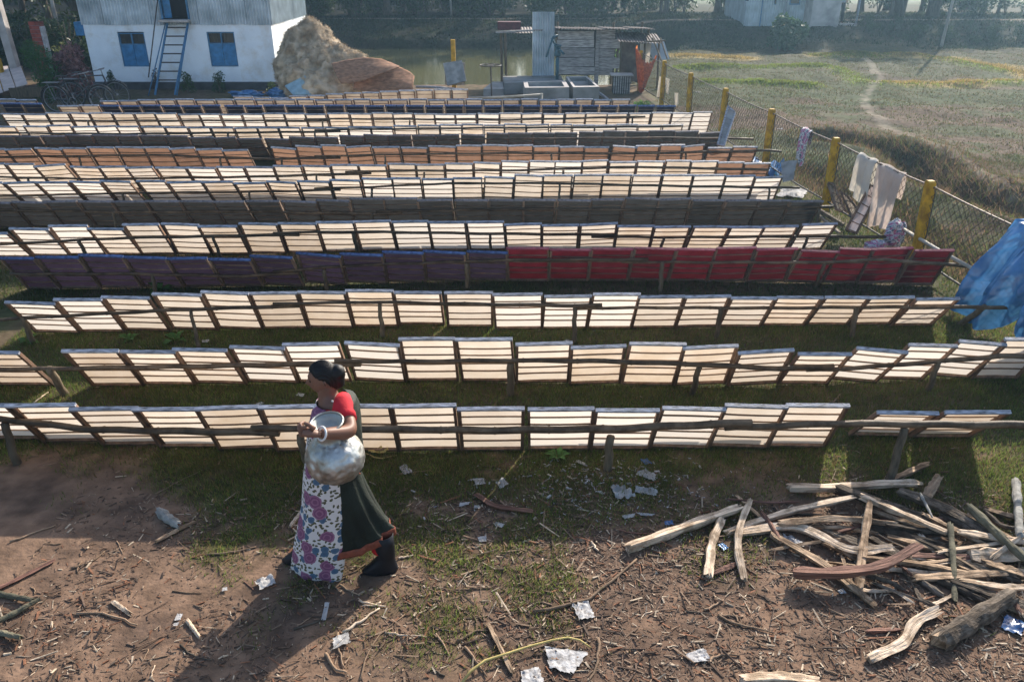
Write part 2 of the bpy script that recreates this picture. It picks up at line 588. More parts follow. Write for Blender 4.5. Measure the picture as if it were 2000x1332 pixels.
def blades(x, y, hmin, hmax, w, cols, lean=0.8):
    n = len(x)
    z = height(x, y) - 0.004
    h = nrg.uniform(hmin, hmax, n)
    a = nrg.uniform(0, 2 * np.pi, n)
    la = nrg.uniform(0, 2 * np.pi, n)
    ll = nrg.uniform(0.1, lean, n) * h
    ww = w * nrg.uniform(0.6, 1.3, n)
    r = np.stack([x, y, z], -1)
    s = np.stack([np.cos(a), np.sin(a), 0 * a], -1) * ww[:, None] / 2
    tip = r + np.stack([np.cos(la) * ll, np.sin(la) * ll, h], -1)
    v = np.stack([r - s, r + s, tip], 1)
    c = np.repeat(cols[:, None, :], 3, 1)
    return v.reshape(-1, 3), c.reshape(-1, 3)

def in_view(x, y, z=0.0, pad=90):
    zc = y * CP + (CAM_H - z) * SP
    px = 1000 + FPX * x / zc
    py = 666 + FPX * ((CAM_H - z) * CP - y * SP) / zc
    return (px > -pad) & (px < 2000 + pad) & (py < 1332 + pad * 2)

def scatter(n, x0, x1, y0, y1, dens=None):
    x = nrg.uniform(x0, x1, n)
    y = nrg.uniform(y0, y1, n)
    k = in_view(x, y)
    x, y = x[k], y[k]
    if dens is not None:
        k = nrg.random(len(x)) < dens(x, y)
        x, y = x[k], y[k]
    return x, y

def grass_cols(x, y, base, var, alt, t):
    c = np.array(base)[None] * (1 + nrg.uniform(-var, var, (len(x), 1)))
    k = (nrg.random(len(x)) < t)[:, None]
    return np.where(k, np.array(alt)[None] * (1 + nrg.uniform(-var, var, (len(x), 1))), c)

V, Cc = [], []
x, y = scatter(420000, -5.2, 5.6, 3.2, 8.2, grass_mask)
v, c = blades(x, y, 0.015, 0.055, 0.0065, grass_cols(x, y, (0.16, 0.22, 0.05), 0.4, (0.28, 0.21, 0.10), 0.30 + 0.3 * (fbm(x, y, 3) - .5)))
V.append(v); Cc.append(c)
x, y = scatter(90000, -8, 6.5, 8.2, 13, grass_mask)
v, c = blades(x, y, 0.02, 0.07, 0.012, grass_cols(x, y, (0.085, 0.12, 0.030), 0.4, (0.16, 0.13, 0.06), 0.3))
V.append(v); Cc.append(c)
tag(link('turf_grass', np_mesh('turf_grass', np.concatenate(V), 3, M['grass'], colors=np.concatenate(Cc))), kind='stuff')

V, Cc = [], []
fd = lambda x, y: field_mask(x, y) * np.clip(fbm(x * 1.5, y * 1.5 + 4, 3) * 2.4 - 0.5, 0.05, 1) * (poly_dist(x, y, PATH) > 0.12)
x, y = scatter(200000, 3.2, 13, 5, 16, fd)
t = 0.45 + 1.2 * (fbm(x * .5 + 9, y * .5, 3) - .5)
v, c = blades(x, y, 0.015, 0.055, 0.011, grass_cols(x, y, (0.105, 0.13, 0.042), 0.3, (0.17, 0.115, 0.072), t), 1.6)
V.append(v); Cc.append(c)
x, y = scatter(120000, 3, 24, 16, 36, fd)
v, c = blades(x, y, 0.015, 0.06, 0.025, grass_cols(x, y, (0.115, 0.135, 0.047), 0.3, (0.17, 0.13, 0.075), 0.5), 1.6)
V.append(v); Cc.append(c)
dd = lambda x, y: field_mask(x, y) * np.exp(-((np.minimum(poly_dist(x, y, DITCH) - .35, poly_dist(x, y, DITCH2) - .1)) / 0.4) ** 2)
x, y = scatter(160000, 3.5, 14, 6, 19, dd)
v, c = blades(x, y, 0.04, 0.18, 0.014, grass_cols(x, y, (0.24, 0.155, 0.095), 0.3, (0.13, 0.15, 0.05), 0.35), 1.4)
V.append(v); Cc.append(c)
tag(link('field_grass', np_mesh('field_grass', np.concatenate(V), 3, M['grass'], colors=np.concatenate(Cc))), kind='stuff')
V, Cc = [], []
bd = lambda x, y: np.clip(fbm(x * 0.8, y * 0.8 + 4, 3) * 2.2 - 0.4, 0.05, 1) * (1 - pond_mask(x, y)) * (np.abs(np.where(x > 6, y - 41.2, y - 44.2)) > .5)
x, y = scatter(90000, -22, 34, 35.5, 46, bd)
v, c = blades(x, y, 0.05, 0.15, 0.05, grass_cols(x, y, (0.036, 0.055, 0.022), 0.5, (0.07, 0.065, 0.035), 0.35), 1.2)
V.append(v); Cc.append(c)
for b, cc in [(b, (0.22, 0.28, 0.055)) for b in BUNDS] + [(s, (0.42, 0.31, 0.11)) for s in STUBBLE]:
    bx = [p[0] for p in b]; by = [p[1] for p in b]
    x, y = scatter(9000, min(bx) - .6, max(bx) + .6, min(by) - .6, max(by) + .6, lambda x, y: np.exp(-(poly_dist(x, y, b) / 0.3) ** 2))
    v, c = blades(x, y, 0.03, 0.10, 0.03, grass_cols(x, y, cc, 0.3, (0.2, 0.17, 0.08), 0.2))
    V.append(v); Cc.append(c)
tag(link('bank_grass', np_mesh('bank_grass', np.concatenate(V), 3, M['grass'], colors=np.concatenate(Cc))), kind='stuff')

# wood chips and bark crumbs trodden into the yard
M['chips'] = mat('wood_chips', (0.85, 0.85, 0.85), 0.85, 0.3, 30, 0.4, 80, attr='tint', color2=(1.15, 1.15, 1.15))
def slivers(x, y, lmin, lmax, wmin, wmax, cols):
    n = len(x)
    L = lmin * (lmax / lmin) ** (nrg.random(n) ** 1.7)
    W = np.minimum(nrg.uniform(wmin, wmax, n), L * 0.5)
    T = W * nrg.uniform(0.12, 0.5, n)
    a = nrg.uniform(0, 2 * np.pi, n)
    tl = nrg.normal(0, 0.16, n)
    z = height(x, y) + T / 2 + np.abs(np.sin(tl)) * L / 2
    ex = np.stack([np.cos(a) * np.cos(tl), np.sin(a) * np.cos(tl), np.sin(tl)], -1)
    ey = np.stack([-np.sin(a), np.cos(a), 0 * a], -1)
    ez = np.cross(ex, ey)
    c = np.stack([x, y, z], -1)
    P = {}
    for sx in (-1, 1):
        for sy in (-1, 1):
            for sz in (-1, 1):
                k = nrg.uniform(0.05, 1.0, (n, 1))
                P[sx, sy, sz] = c + ex * (sx * L / 2)[:, None] + ey * (sy * W / 2)[:, None] * k + ez * (sz * T / 2)[:, None]
    F = [[(-1, -1, -1), (-1, 1, -1), (1, 1, -1), (1, -1, -1)], [(-1, -1, 1), (1, -1, 1), (1, 1, 1), (-1, 1, 1)],
         [(-1, -1, -1), (1, -1, -1), (1, -1, 1), (-1, -1, 1)], [(-1, 1, -1), (-1, 1, 1), (1, 1, 1), (1, 1, -1)],
         [(-1, -1, -1), (-1, -1, 1), (-1, 1, 1), (-1, 1, -1)], [(1, -1, -1), (1, 1, -1), (1, 1, 1), (1, -1, 1)]]
    v = np.stack([np.stack([P[q] for q in f], 1) for f in F], 1)
    cc = np.repeat(cols[:, None], 24, 1)
    return v.reshape(-1, 3), cc.reshape(-1, 3)

def chip_cols(n):
    pal = np.array([[0.19, 0.122, 0.083], [0.12, 0.078, 0.056], [0.27, 0.185, 0.125], [0.50, 0.40, 0.29], [0.085, 0.06, 0.045], [0.24, 0.11, 0.06]])
    i = nrg.choice(6, n, p=[0.23, 0.18, 0.21, 0.13, 0.12, 0.13])
    return pal[i] * nrg.uniform(0.75, 1.25, (n, 1))
cd = lambda x, y: np.clip(0.42 + 0.5 * sstep(-1.2, 0.8, x) + 1.6 * (fbm(x * 2.3, y * 2.3, 4) - .5), 0.04, 1) * (1 - 0.93 * sstep(4.5, 5.1, y + (fbm(x * 2 + 5, y * 2, 3) - .5)))
V, Cc = [], []
x, y = scatter(85000, -3.2, 3.6, 2.7, 5.6, cd)
v, c = slivers(x, y, 0.006, 0.065, 0.003, 0.016, chip_cols(len(x)))
V.append(v); Cc.append(c)
x, y = scatter(3200, -3.2, 3.6, 2.7, 5.4, cd)
v, c = slivers(x, y, 0.05, 0.17, 0.006, 0.018, chip_cols(len(x)))
V.append(v); Cc.append(c)
x, y = scatter(900, -5, 5.5, 5.2, 8, None)
v, c = slivers(x, y, 0.02, 0.12, 0.004, 0.014, chip_cols(len(x)))
V.append(v); Cc.append(c)
x, y = scatter(5000, -3.2, 3.6, 2.7, 5.2, None)
v, c = slivers(x, y, 0.006, 0.026, 0.006, 0.02, np.array([[0.15, 0.10, 0.07]]) * nrg.uniform(0.5, 1.3, (len(x), 1)))
V.append(v); Cc.append(c)
tag(link('wood_litter', np_mesh('wood_litter', np.concatenate(V), 4, M['chips'], colors=np.concatenate(Cc))), kind='stuff')
# shreds of torn paper trodden into the turf near the front row
V, Cc = [], []
cxy = at_z(1160, 950)
x = nrg.normal(cxy.x, 0.55, 420); y = nrg.normal(cxy.y, 0.2, 420)
v, c = slivers(x, y, 0.012, 0.05, 0.008, 0.03, np.array([[0.55, 0.53, 0.52]]) * nrg.uniform(0.5, 1.2, (420, 1)))
V.append(v); Cc.append(c)
tag(link('paper_litter', np_mesh('paper_litter', np.concatenate(V), 4, M['chips'], colors=np.concatenate(Cc))), kind='stuff')

# ------------------------------------------------------------------ drying frames
ORD = ['first', 'second', 'third', 'fourth', 'fifth', 'sixth', 'seventh', 'eighth', 'ninth', 'tenth', 'eleventh', 'twelfth', 'thirteenth',
       'fourteenth', 'fifteenth', 'sixteenth', 'seventeenth', 'eighteenth', 'nineteenth', 'twentieth'] 
ORD += ['twenty-' + o for o in ORD[:9]] + ['thirtieth'] + ['thirty-' + o for o in ORD[:9]]
FW, FL = 0.48, 0.62
STYLE = {   # cloth, side wood, top rail, slat
    'cream': ('cream', 'frame_wood', 'pulp_rail', 'slat_wood'), 'cream_pale': ('cream_pale', 'frame_wood', 'pulp_rail', 'slat_wood'),
    'cream_warm': ('cream_warm', 'frame_wood', 'pulp_rail', 'slat_wood'), 'brown': ('brown', 'frame_wood', 'pulp_rail', 'slat_wood'),
    'purple': ('purple', 'dyed_wood', 'blue_rail', 'dyed_wood'), 'red': ('red', 'dyed_wood', 'red_rail', 'dyed_wood'),
    'slate': ('slate', 'dyed_wood', 'dark_rail', 'dyed_wood')}
SAY = {'cream': 'cream', 'cream_pale': 'pale cream', 'cream_warm': 'stained cream', 'brown': 'rust-brown', 'purple': 'dark purple', 'red': 'crimson', 'slate': 'slate-grey'}

def bowed_bar(x0, x1, z, w, t, y, bow, seg=4):
    """a slat from x0 to x1, sagging a little"""
    b = MB()
    vs, fs = [], []
    for i in range(seg + 1):
        u = i / seg
        x = x0 + (x1 - x0) * u
        dz = bow * math.sin(math.pi * u)
        for (yy, zz) in ((-t / 2, -w / 2), (t / 2, -w / 2), (t / 2, w / 2), (-t / 2, w / 2)):
            vs.append((x, y + yy, z + zz + dz))
    for i in range(seg):
        for k in range(4):
            k2 = (k + 1) % 4
            fs.append((i * 4 + k, i * 4 + k2, i * 4 + 4 + k2, i * 4 + 4 + k))
    fs += [(3, 2, 1, 0), tuple(seg * 4 + k for k in range(4))]
    return b.add(vs, fs)

SHAPES = {}
def frame_meshes(style, var):
    key = (style, var)
    if key in SHAPES:
        return SHAPES[key]
    c, w, t, s = STYLE[style]
    r = random.Random(hash(style) % 97 + var * 31 if False else sum(map(ord, style)) + var * 31)
    hw = FW / 2
    g = []
    cl = MB()
    sag = r.uniform(0.003, 0.01)
    cl.grid(lambda u, v: (-hw + 0.006 + u * (FW - 0.012), 0.0190 + sag * math.sin(math.pi * u) * (0.5 + 0.5 * math.sin(math.pi * v * 5)) * 0.6, 0.014 + v * (FL - 0.028)), 7, 13)
    g.append(('cloth', cl.mesh('cloth', M[c], True), (0, 0, 0)))
    sw = r.uniform(0.018, 0.024)
    for sx in (-1, 1):
        b = MB()
        b.bar((sx * (hw - sw / 2), 0, 0.026 if False else 0.0), (sx * (hw - sw / 2) + r.uniform(-.004, .004), 0, FL - 0.0225), sw, 0.032, up=(0, 1, 0))
        g.append(('stile', b.mesh('stile', M[w]), (0, 0, 0)))
    b = bowed_bar(-hw, hw, FL - 0.011, 0.022, 0.030, 0, r.uniform(-.003, .003))
    g.append(('top_rail', b.mesh('top_rail', M[t]), (0, 0, 0)))
    b = bowed_bar(-hw + sw + .001, hw - sw - .001, 0.016, 0.028, 0.022, 0, r.uniform(-.006, .006))
    g.append(('bottom_rail', b.mesh('bottom_rail', M[w]), (0, 0, 0)))
    n = 4
    for i in range(n):
        z = 0.03 + (FL - 0.062) * (i + 1) / (n + 1) + r.uniform(-.012, .012)
        b = bowed_bar(-hw + sw - .004, hw - sw + .004, z, r.uniform(.011, .016), 0.009, 0.010, r.uniform(-.009, .004))
        g.append(('slat', b.mesh('slat', M[s]), (0, 0, 0)))
    SHAPES[key] = g
    return g

def theta_for(D, ytop):
    """lean that puts the top edge of a frame standing at D on picture row ytop"""
    lo, hi = R(12), R(89)
    for _ in range(40):
        m = (lo + hi) / 2
        y, z = D - FL * math.cos(m), FL * math.sin(m)
        if to_px((0, y, z))[1] > ytop:
            lo = m
        else:
            hi = m
    return (lo + hi) / 2

n_frames = 0
def place_frame(D, xl, xr, yl, yr, style, label, group, scale_w=1.0):
    global n_frames
    th = theta_for(D, (yl + yr) / 2)
    yt, zt = D - FL * math.cos(th), FL * math.sin(th)
    zc = yt * CP + (CAM_H - zt) * SP
    X0, X1 = (xl - 1000) * zc / FPX, (xr - 1000) * zc / FPX
    roll = math.atan2((yl - yr) * zc / FPX / max(0.6, math.sin(th)), X1 - X0) * 0.8
    var = n_frames % 3
    root = thing('drying_frame', label, 'drying frame', ((X0 + X1) / 2, D, 0.0), 0, group)
    root.rotation_euler = Euler((math.pi / 2 - th, roll + rnd.gauss(0, .009), rnd.gauss(0, .022)), 'XYZ')
    s = (X1 - X0 + 0.012) / FW
    root.scale = (s, 1, rnd.uniform(.975, 1.02))
    # stand the low corner on the ground
    low = abs(math.sin(roll)) * FW / 2 * s
    root.location.z = low * math.sin(th) + 0.004
    for nm, me, loc in frame_meshes(style, var):
        link(nm, me, root)
    n_frames += 1
    return root, th

def cream(i, r):
    h = (i * 37 + r * 53) % 11
    return 'cream_pale' if h in (0, 3, 7) else ('cream_warm' if h in (2, 5, 9) else 'cream')

ROWS = []
# row: list of (xl, xr, yl, yr, style) ; base: list of (px, base py) or constant distance
def auto(xs_, ys_, end, style, gaps=()):
    out = []
    for i, x in enumerate(xs_):
        x2 = xs_[i + 1] - 2 if i + 1 < len(xs_) else end
        for (a, b) in gaps:
            if x <= a < x2 + 3:
                x2 = a
        out.append([x, x2, lerp_list(ys_, x), lerp_list(ys_, x2), style])
    return out
r1 = [(-110, 22, 794, 791), (10, 122, 790, 793), (135, 252, 796, 799), (257, 377, 797, 797), (383, 501, 794, 796), (506, 632, 795, 796), (636, 759, 795, 794),
      (764, 890, 790, 794), (894, 1023, 797, 798), (1036, 1163, 798, 801), (1167, 1289, 801, 801), (1291, 1413, 800, 796), (1416, 1536, 795, 791), (1538, 1659, 792, 790)]
r1 = [list(f) + ['cream'] for f in r1]
for a_, b_ in zip(r1[:7], r1[1:8]):
    a_[1] = b_[0] + (10 if b_[0] < 300 else -1)
r1 += [[1720, 1836, 806, 806, 'cream', 850], [1850, 1974, 806, 806, 'cream', 853]]
r2 = [(-80, 39, 690, 690), (120, 228, 686, 686), (231, 335, 687, 685), (338, 444, 685, 683), (447, 552, 682, 679), (556, 665, 671, 673), (672, 778, 674, 671),
      (781, 889, 662, 663), (897, 1007, 663, 665), (1009, 1118, 671, 673), (1120, 1226, 675, 680), (1228, 1337, 674, 672), (1340, 1446, 676, 682),
      (1452, 1558, 685, 693), (1561, 1663, 694, 692), (1665, 1764, 691, 682), (1766, 1861, 681, 675), (1863, 1956, 676, 667), (1959, 2055, 664, 662)]
r2 = [list(f) + ['cream'] for f in r2]
r3 = [(6, 101, 595, 591), (104, 195, 588, 586), (198, 291, 583, 581), (296, 390, 579, 576), (393, 485, 574, 572), (486, 578, 571, 571), (580, 672, 571, 569),
      (673, 765, 568, 567), (766, 860, 571, 570), (867, 960, 570, 570), (966, 1062, 573, 576), (1063, 1154, 578, 578), (1156, 1247, 576, 576), (1249, 1338, 578, 578),
      (1340, 1428, 578, 580), (1430, 1517, 581, 581), (1519, 1608, 580, 580), (1612, 1699, 582, 581), (1702, 1787, 581, 584), (1790, 1874, 583, 583)]
r3 = [list(f) + ['cream'] for f in r3]
r4 = [(0, 67, 505, 505, 'purple'), (69, 151, 504, 503, 'purple'), (152, 237, 501, 500, 'purple'), (239, 323, 503, 502, 'purple'), (325, 404, 503, 504, 'purple'),
      (405, 486, 507, 506, 'purple'), (489, 571, 504, 501, 'purple'), (574, 659, 503, 498, 'purple'), (660, 742, 500, 496, 'purple'), (743, 822, 496, 493, 'purple'),
      (824, 906, 495, 492, 'purple'), (912, 990, 494, 491, 'purple'), (993, 1075, 486, 486, 'red'), (1077, 1155, 487, 487, 'red'), (1158, 1237, 487, 487, 'red'),
      (1238, 1320, 487, 485, 'red'), (1323, 1400, 486, 486, 'red'), (1402, 1478, 485, 487, 'red'), (1482, 1561, 487, 490, 'red'), (1563, 1637, 492, 490, 'red'),
      (1639, 1707, 487, 484, 'red'), (1709, 1787, 485, 490, 'red'), (1789, 1864, 490, 492, 'red')]
r4 = [list(f) for f in r4]
r5 = [(-58, 13, 455, 455), (16, 91, 449, 447), (93, 167, 440, 440), (170, 240, 447, 447), (241, 312, 438, 438), (313, 385, 440, 438), (386, 462, 442, 442), (465, 538, 440, 438),
      (541, 615, 438, 437), (618, 691, 434, 434), (692, 765, 431, 432), (767, 837, 432, 433), (839, 910, 434, 435), (915, 988, 433, 435), (989, 1061, 438, 440),
      (1062, 1133, 440, 441), (1137, 1209, 438, 440), (1210, 1281, 441, 443), (1282, 1351, 444, 444), (1355, 1425, 443, 443), (1427, 1494, 443, 443), (1496, 1562, 443, 444), (1568, 1635, 438, 440)]
r5 = [list(f) + ['cream'] for f in r5]
r6 = auto([-50, 18, 85, 151, 216, 284, 351, 416, 480, 547, 616, 682, 749, 817, 887, 954, 1023, 1087, 1154, 1219, 1288, 1354, 1418, 1487, 1547],
          [(0, 398), (85, 395), (216, 394), (420, 393), (547, 395), (749, 389), (887, 391), (1023, 392), (1219, 391), (1290, 388), (1354, 391), (1547, 392), (1610, 393)], 1609, 'slate')
r7 = auto([-60, 7, 69, 135, 196, 268, 326, 395, 457, 520, 578, 642, 703, 764, 823, 884, 942, 1002, 1061, 1120, 1179, 1237, 1295, 1357, 1421, 1479],
          [(0, 356), (135, 357), (256, 354), (326, 355), (520, 358), (642, 354), (764, 350), (942, 348), (1061, 342), (1237, 342), (1357, 343), (1421, 344), (1531, 348)], 1531, 'cream', [(256, 268)])
r8 = auto([-50, 12, 70, 135, 192, 247, 303, 364, 422, 476, 533, 589, 645, 700, 756, 811, 868, 924, 978, 1032, 1084, 1139, 1191, 1245, 1300, 1351, 1405, 1457],
          [(0, 321), (126, 323), (135, 328), (192, 326), (303, 329), (422, 328), (533, 326), (700, 323), (811, 321), (924, 320), (1032, 315), (1084, 314), (1191, 316), (1351, 315), (1507, 319)], 1507, 'cream')
r8[-1][4] = r8[-2][4] = 'brown'
r9 = auto([-48, 10, 63, 116, 170, 224, 280, 332, 383, 435, 525, 575, 627, 677, 729, 783, 835, 890, 941, 992, 1043, 1095, 1144, 1193, 1242, 1289, 1338, 1384, 1431],
          [(0, 291), (63, 293), (116, 289), (224, 289), (300, 287), (383, 291), (485, 295), (525, 293), (580, 288), (677, 285), (729, 288), (790, 289), (890, 286), (992, 284), (1095, 286), (1193, 289), (1242, 285), (1338, 284), (1384, 289), (1478, 288)], 1478, 'brown', [(485, 525)])
r10 = auto([-24, 24, 78, 127, 179, 227, 272, 322, 370, 419, 465, 515, 564, 613, 660, 708, 757, 805, 852, 899, 947, 992, 1042, 1086, 1130, 1178, 1223, 1269, 1321, 1368],
           [(0, 267), (227, 265), (370, 268), (465, 272), (515, 273), (564, 271), (660, 268), (757, 264), (899, 265), (992, 261), (1130, 259), (1269, 256), (1321, 257), (1409, 261)], 1409, 'slate')
r11 = auto([-28, 45, 93, 140, 187, 229, 276, 322, 367, 411, 457, 502, 544, 588, 634, 679, 724, 768, 814, 858, 902, 945, 986, 1030, 1076, 1119, 1163, 1206, 1248, 1295],
           [(0, 248), (93, 246), (276, 249), (411, 249), (634, 250), (814, 247), (945, 244), (1030, 243), (1076, 245), (1206, 244), (1334, 245)], 1334, 'cream', [(28, 45)])
r12 = auto([1, 41, 89, 134, 174, 219, 262, 303, 348, 389, 430, 471, 512, 555, 597, 640, 683, 726, 768, 809, 850, 891, 932, 975, 1020, 1062, 1103, 1144, 1188, 1229, 1273, 1313, 1354],
           [(0, 224), (174, 221), (303, 222), (389, 224), (555, 223), (768, 222), (932, 223), (1000, 221), (1062, 223), (1188, 221), (1273, 222), (1390, 220)], 1390, 'cream')
B = [[(30, 858), (102, 860), (195, 868), (315, 870), (429, 876), (570, 880), (780, 881), (1000, 879), (1300, 876), (1600, 873), (1800, 873)],
     [(0, 752), (190, 754), (380, 751), (520, 748), (684, 746), (887, 744), (1104, 749), (1209, 752), (1406, 753), (1505, 753), (1603, 748), (1702, 745), (1794, 741), (1886, 735), (1970, 743)],
     [(69, 652), (245, 648), (390, 645), (689, 641), (870, 633), (962, 644), (1200, 642), (1420, 639), (1560, 635), (1727, 635), (1808, 637)],
     [(39, 566), (591, 558), (750, 553), (900, 549), (1100, 549), (1307, 549), (1459, 551), (1700, 555), (1811, 560)],
     [(54, 503), (205, 498), (413, 498), (557, 496), (698, 492), (840, 490), (983, 490), (1300, 490), (1600, 489)]]
DIST = [None] * 5 + [11.25, 12.45, 13.25, 14.5, 15.5, 16.4, 17.75]
ROWS = [r1, r2, r3, r4, r5, r6, r7, r8, r9, r10, r11, r12]

def row_D(ri, px):
    if ri < 5:
        return at_z(px, lerp_list(B[ri], px)).y
    return DIST[ri] + 0.05 * math.sin(px * 0.006 + ri)

for ri, row in enumerate(ROWS):
    for i, f in enumerate(row):
        st = f[4]
        if st == 'cream':
            st = cream(i, ri)
        if len(f) > 5:
            D = at_z((f[0] + f[1]) / 2 - 60, f[5]).y
        else:
            xm = (f[0] + f[1]) / 2
            D = row_D(ri, 1000 + (xm - 1000) * 0.93)
        place_frame(D, f[0], f[1], f[2], f[3], st,
                    f"{SAY[st]} drying frame, {ORD[i]} from the left in the {ORD[ri]} row from the front" if ri else
                    f"{SAY[st]} drying frame, {ORD[i]} from the left in the front row",
                    f"drying frames leaning along the {ORD[ri] if ri else 'front'} row".replace('front row', 'front bamboo rail').replace(' row', ' bamboo rail'))

# the three far rows, past the first three hundred frames
def far_rows():
    b = MB()
    names = ['cream', 'brown', 'purple', 'frame_wood', 'pulp_rail', 'blue_rail', 'dyed_wood']
    def one(D, xl, xr, yt, st):
        th = theta_for(D, yt)
        y, z = D - FL * math.cos(th), FL * math.sin(th)
        zc = y * CP + (CAM_H - z) * SP
        X0, X1 = (xl - 1000) * zc / FPX, (xr - 1000) * zc / FPX
        up = Vector((0, -math.cos(th), math.sin(th)))
        nrm = Vector((0, math.sin(th), math.cos(th)))
        o = Vector(((X0 + X1) / 2, D, 0.003))
        hw = (X1 - X0) / 2
        rot = Matrix(((1, 0, 0), (0, nrm.y, up.y), (0, nrm.z, up.z)))
        ci, wi, ti = (2, 6, 5) if st == 'purple' else (0, 3, 4)
        def bx(cx, cz, w_, h_, t_, m_, oy=0):
            b.box(o + Vector((cx, 0, 0)) + up * cz + nrm * oy, (w_, t_, h_), m_, rot)
        bx(0, FL / 2, hw * 2 - .03, FL - .03, .002, ci, .015)
        for s in (-1, 1):
            bx(s * (hw - .015), FL / 2 - .015, .03, FL - .032, .026, wi)
        bx(0, FL - .015, hw * 2, .03, .03, ti)
        bx(0, .014, hw * 2 - .062, .026, .02, wi)
        for k in range(4):
            bx(0, FL * (k + 1) / 5, hw * 2 - .062, .012, .008, wi)
    r13 = [(0, 41, 'purple'), (42, 81, 'purple'), (111, 152, 'cream'), (154, 192, 'cream')]
    xs13 = [195, 234, 274, 315, 354, 394]
    r13 += [(a, bb - 2, 'purple') for a, bb in zip(xs13, xs13[1:] + [432])]
    xs13 = [438, 477, 514, 557, 594, 634, 673, 713, 752, 792, 830, 868, 907, 945, 982, 1020, 1058, 1095, 1136, 1172, 1209, 1246, 1282]
    r13 += [(a, bb - 2, 'purple') for a, bb in zip(xs13, xs13[1:] + [1322])]
    for i, (a, c_, st) in enumerate(r13):
        one(18.85, a, c_, 206 - (4 if a < 90 else 0) + (i * 7 % 3) * 0.6, st)
    xs14 = [195, 230, 268, 306, 342, 380, 420, 457, 498, 535, 578, 615, 653, 689, 725, 761, 798, 836, 872, 909, 944, 982, 1017, 1053, 1089, 1125, 1160, 1196]
    for i, (a, c_) in enumerate([(-8, 30), (31, 70)] + [(p, q - 2) for p, q in zip(xs14, xs14[1:] + [1233])]):
        one(19.65, a, c_, 194 + (i * 5 % 3) * 0.7 + (3 if 180 < a < 240 else 0), 'cream')
    xs15 = [455, 495, 530, 565, 601, 636, 672, 707, 742, 779, 812, 847, 882]
    y15 = [189, 191, 192, 188, 187, 184, 182, 181, 179, 177, 176, 175, 175]
    for a, c_, yt in zip(xs15, xs15[1:] + [916], y15):
        one(20.6, a, c_ - 2, yt, 'cream')
    tag(b.build('drying_frames', [M[n] for n in names]), 'far rows of cream and purple drying frames beyond the twelfth row', 'drying frames', kind='stuff')
far_rows()

# ------------------------------------------------------------------ bamboo rails and their posts
POLES = [[(-60, 812), (0, 818), (180, 839), (420, 843), (705, 845), (950, 848), (1200, 845), (1300, 840), (1480, 833), (1640, 827), (1850, 829), (2060, 830)],
         [(-60, 721), (60, 721), (240, 718), (400, 715), (600, 711), (800, 712), (990, 710), (1160, 711), (1370, 718), (1520, 726), (1680, 718), (1830, 706), (1960, 695), (2060, 700)],
         [(-60, 630), (30, 622), (200, 613), (350, 605), (560, 598), (740, 595), (960, 600), (1120, 602), (1300, 601), (1500, 602), (1700, 600), (1900, 600), (2040, 601)],
         [(20, 535), (250, 535), (480, 540), (700, 523), (990, 513), (1200, 512), (1400, 513), (1600, 513), (1720, 507), (1890, 520)],
         [(-40, 480), (100, 472), (240, 465), (480, 460), (700, 457), (960, 461), (1300, 464), (1560, 462), (1740, 463)],
         [(-40, 410), (240, 415), (480, 413), (720, 418), (1000, 413), (1300, 415), (1625, 408)],
         [(-40, 385), (250, 377), (500, 375), (730, 369), (880, 362), (1090, 362), (1300, 367), (1560, 371)],
         [(-40, 345), (180, 350), (480, 346), (750, 338), (1000, 337), (1240, 330), (1500, 336)],
         [(-40, 307), (150, 305), (300, 303), (490, 310), (540, 311), (750, 306), (1000, 303), (1240, 304), (1500, 298), (1525, 300)],
         [(-40, 285), (300, 283), (520, 290), (900, 275), (1300, 273), (1470, 275)],
         [(-40, 260), (250, 262), (600, 258), (900, 254), (1200, 252), (1330, 250)],
         [(-40, 237), (300, 236), (700, 236), (1000, 238), (1260, 231)]]
CUTS = [[-60, 520, 1440, 2060], [-60, 680, 1600, 2060], [-60, 560, 1150, 2040], [20, 560, 1240, 1890], [-40, 560, 1180, 1740], [-40, 760, 1625], [-40, 640, 1560],
        [-40, 700, 1500], [-40, 640, 1525], [-40, 700, 1470], [-40, 640, 1330], [-40, 620, 1260]]
PR = [0.030, 0.024, 0.021, 0.022, 0.021, 0.022, 0.020, 0.021, 0.021, 0.020, 0.022, 0.022]

def pole_point(ri, px):
    """on the picture ray of the rail, just in front of the leaning frames"""
    py = lerp_list(POLES[ri], px)
    d = ray(px, py)
    th = R(57)
    D = row_D(ri, max(-20, min(1990, px)))
    nrm = Vector((0, math.sin(th), math.cos(th)))
    base = Vector((0, D, 0)) - nrm * (0.018 + PR[ri] + 0.012)
    c0 = Vector((0, 0, CAM_H))
    t = (base - c0).dot(nrm) / d.dot(nrm)
    return c0 + d * t

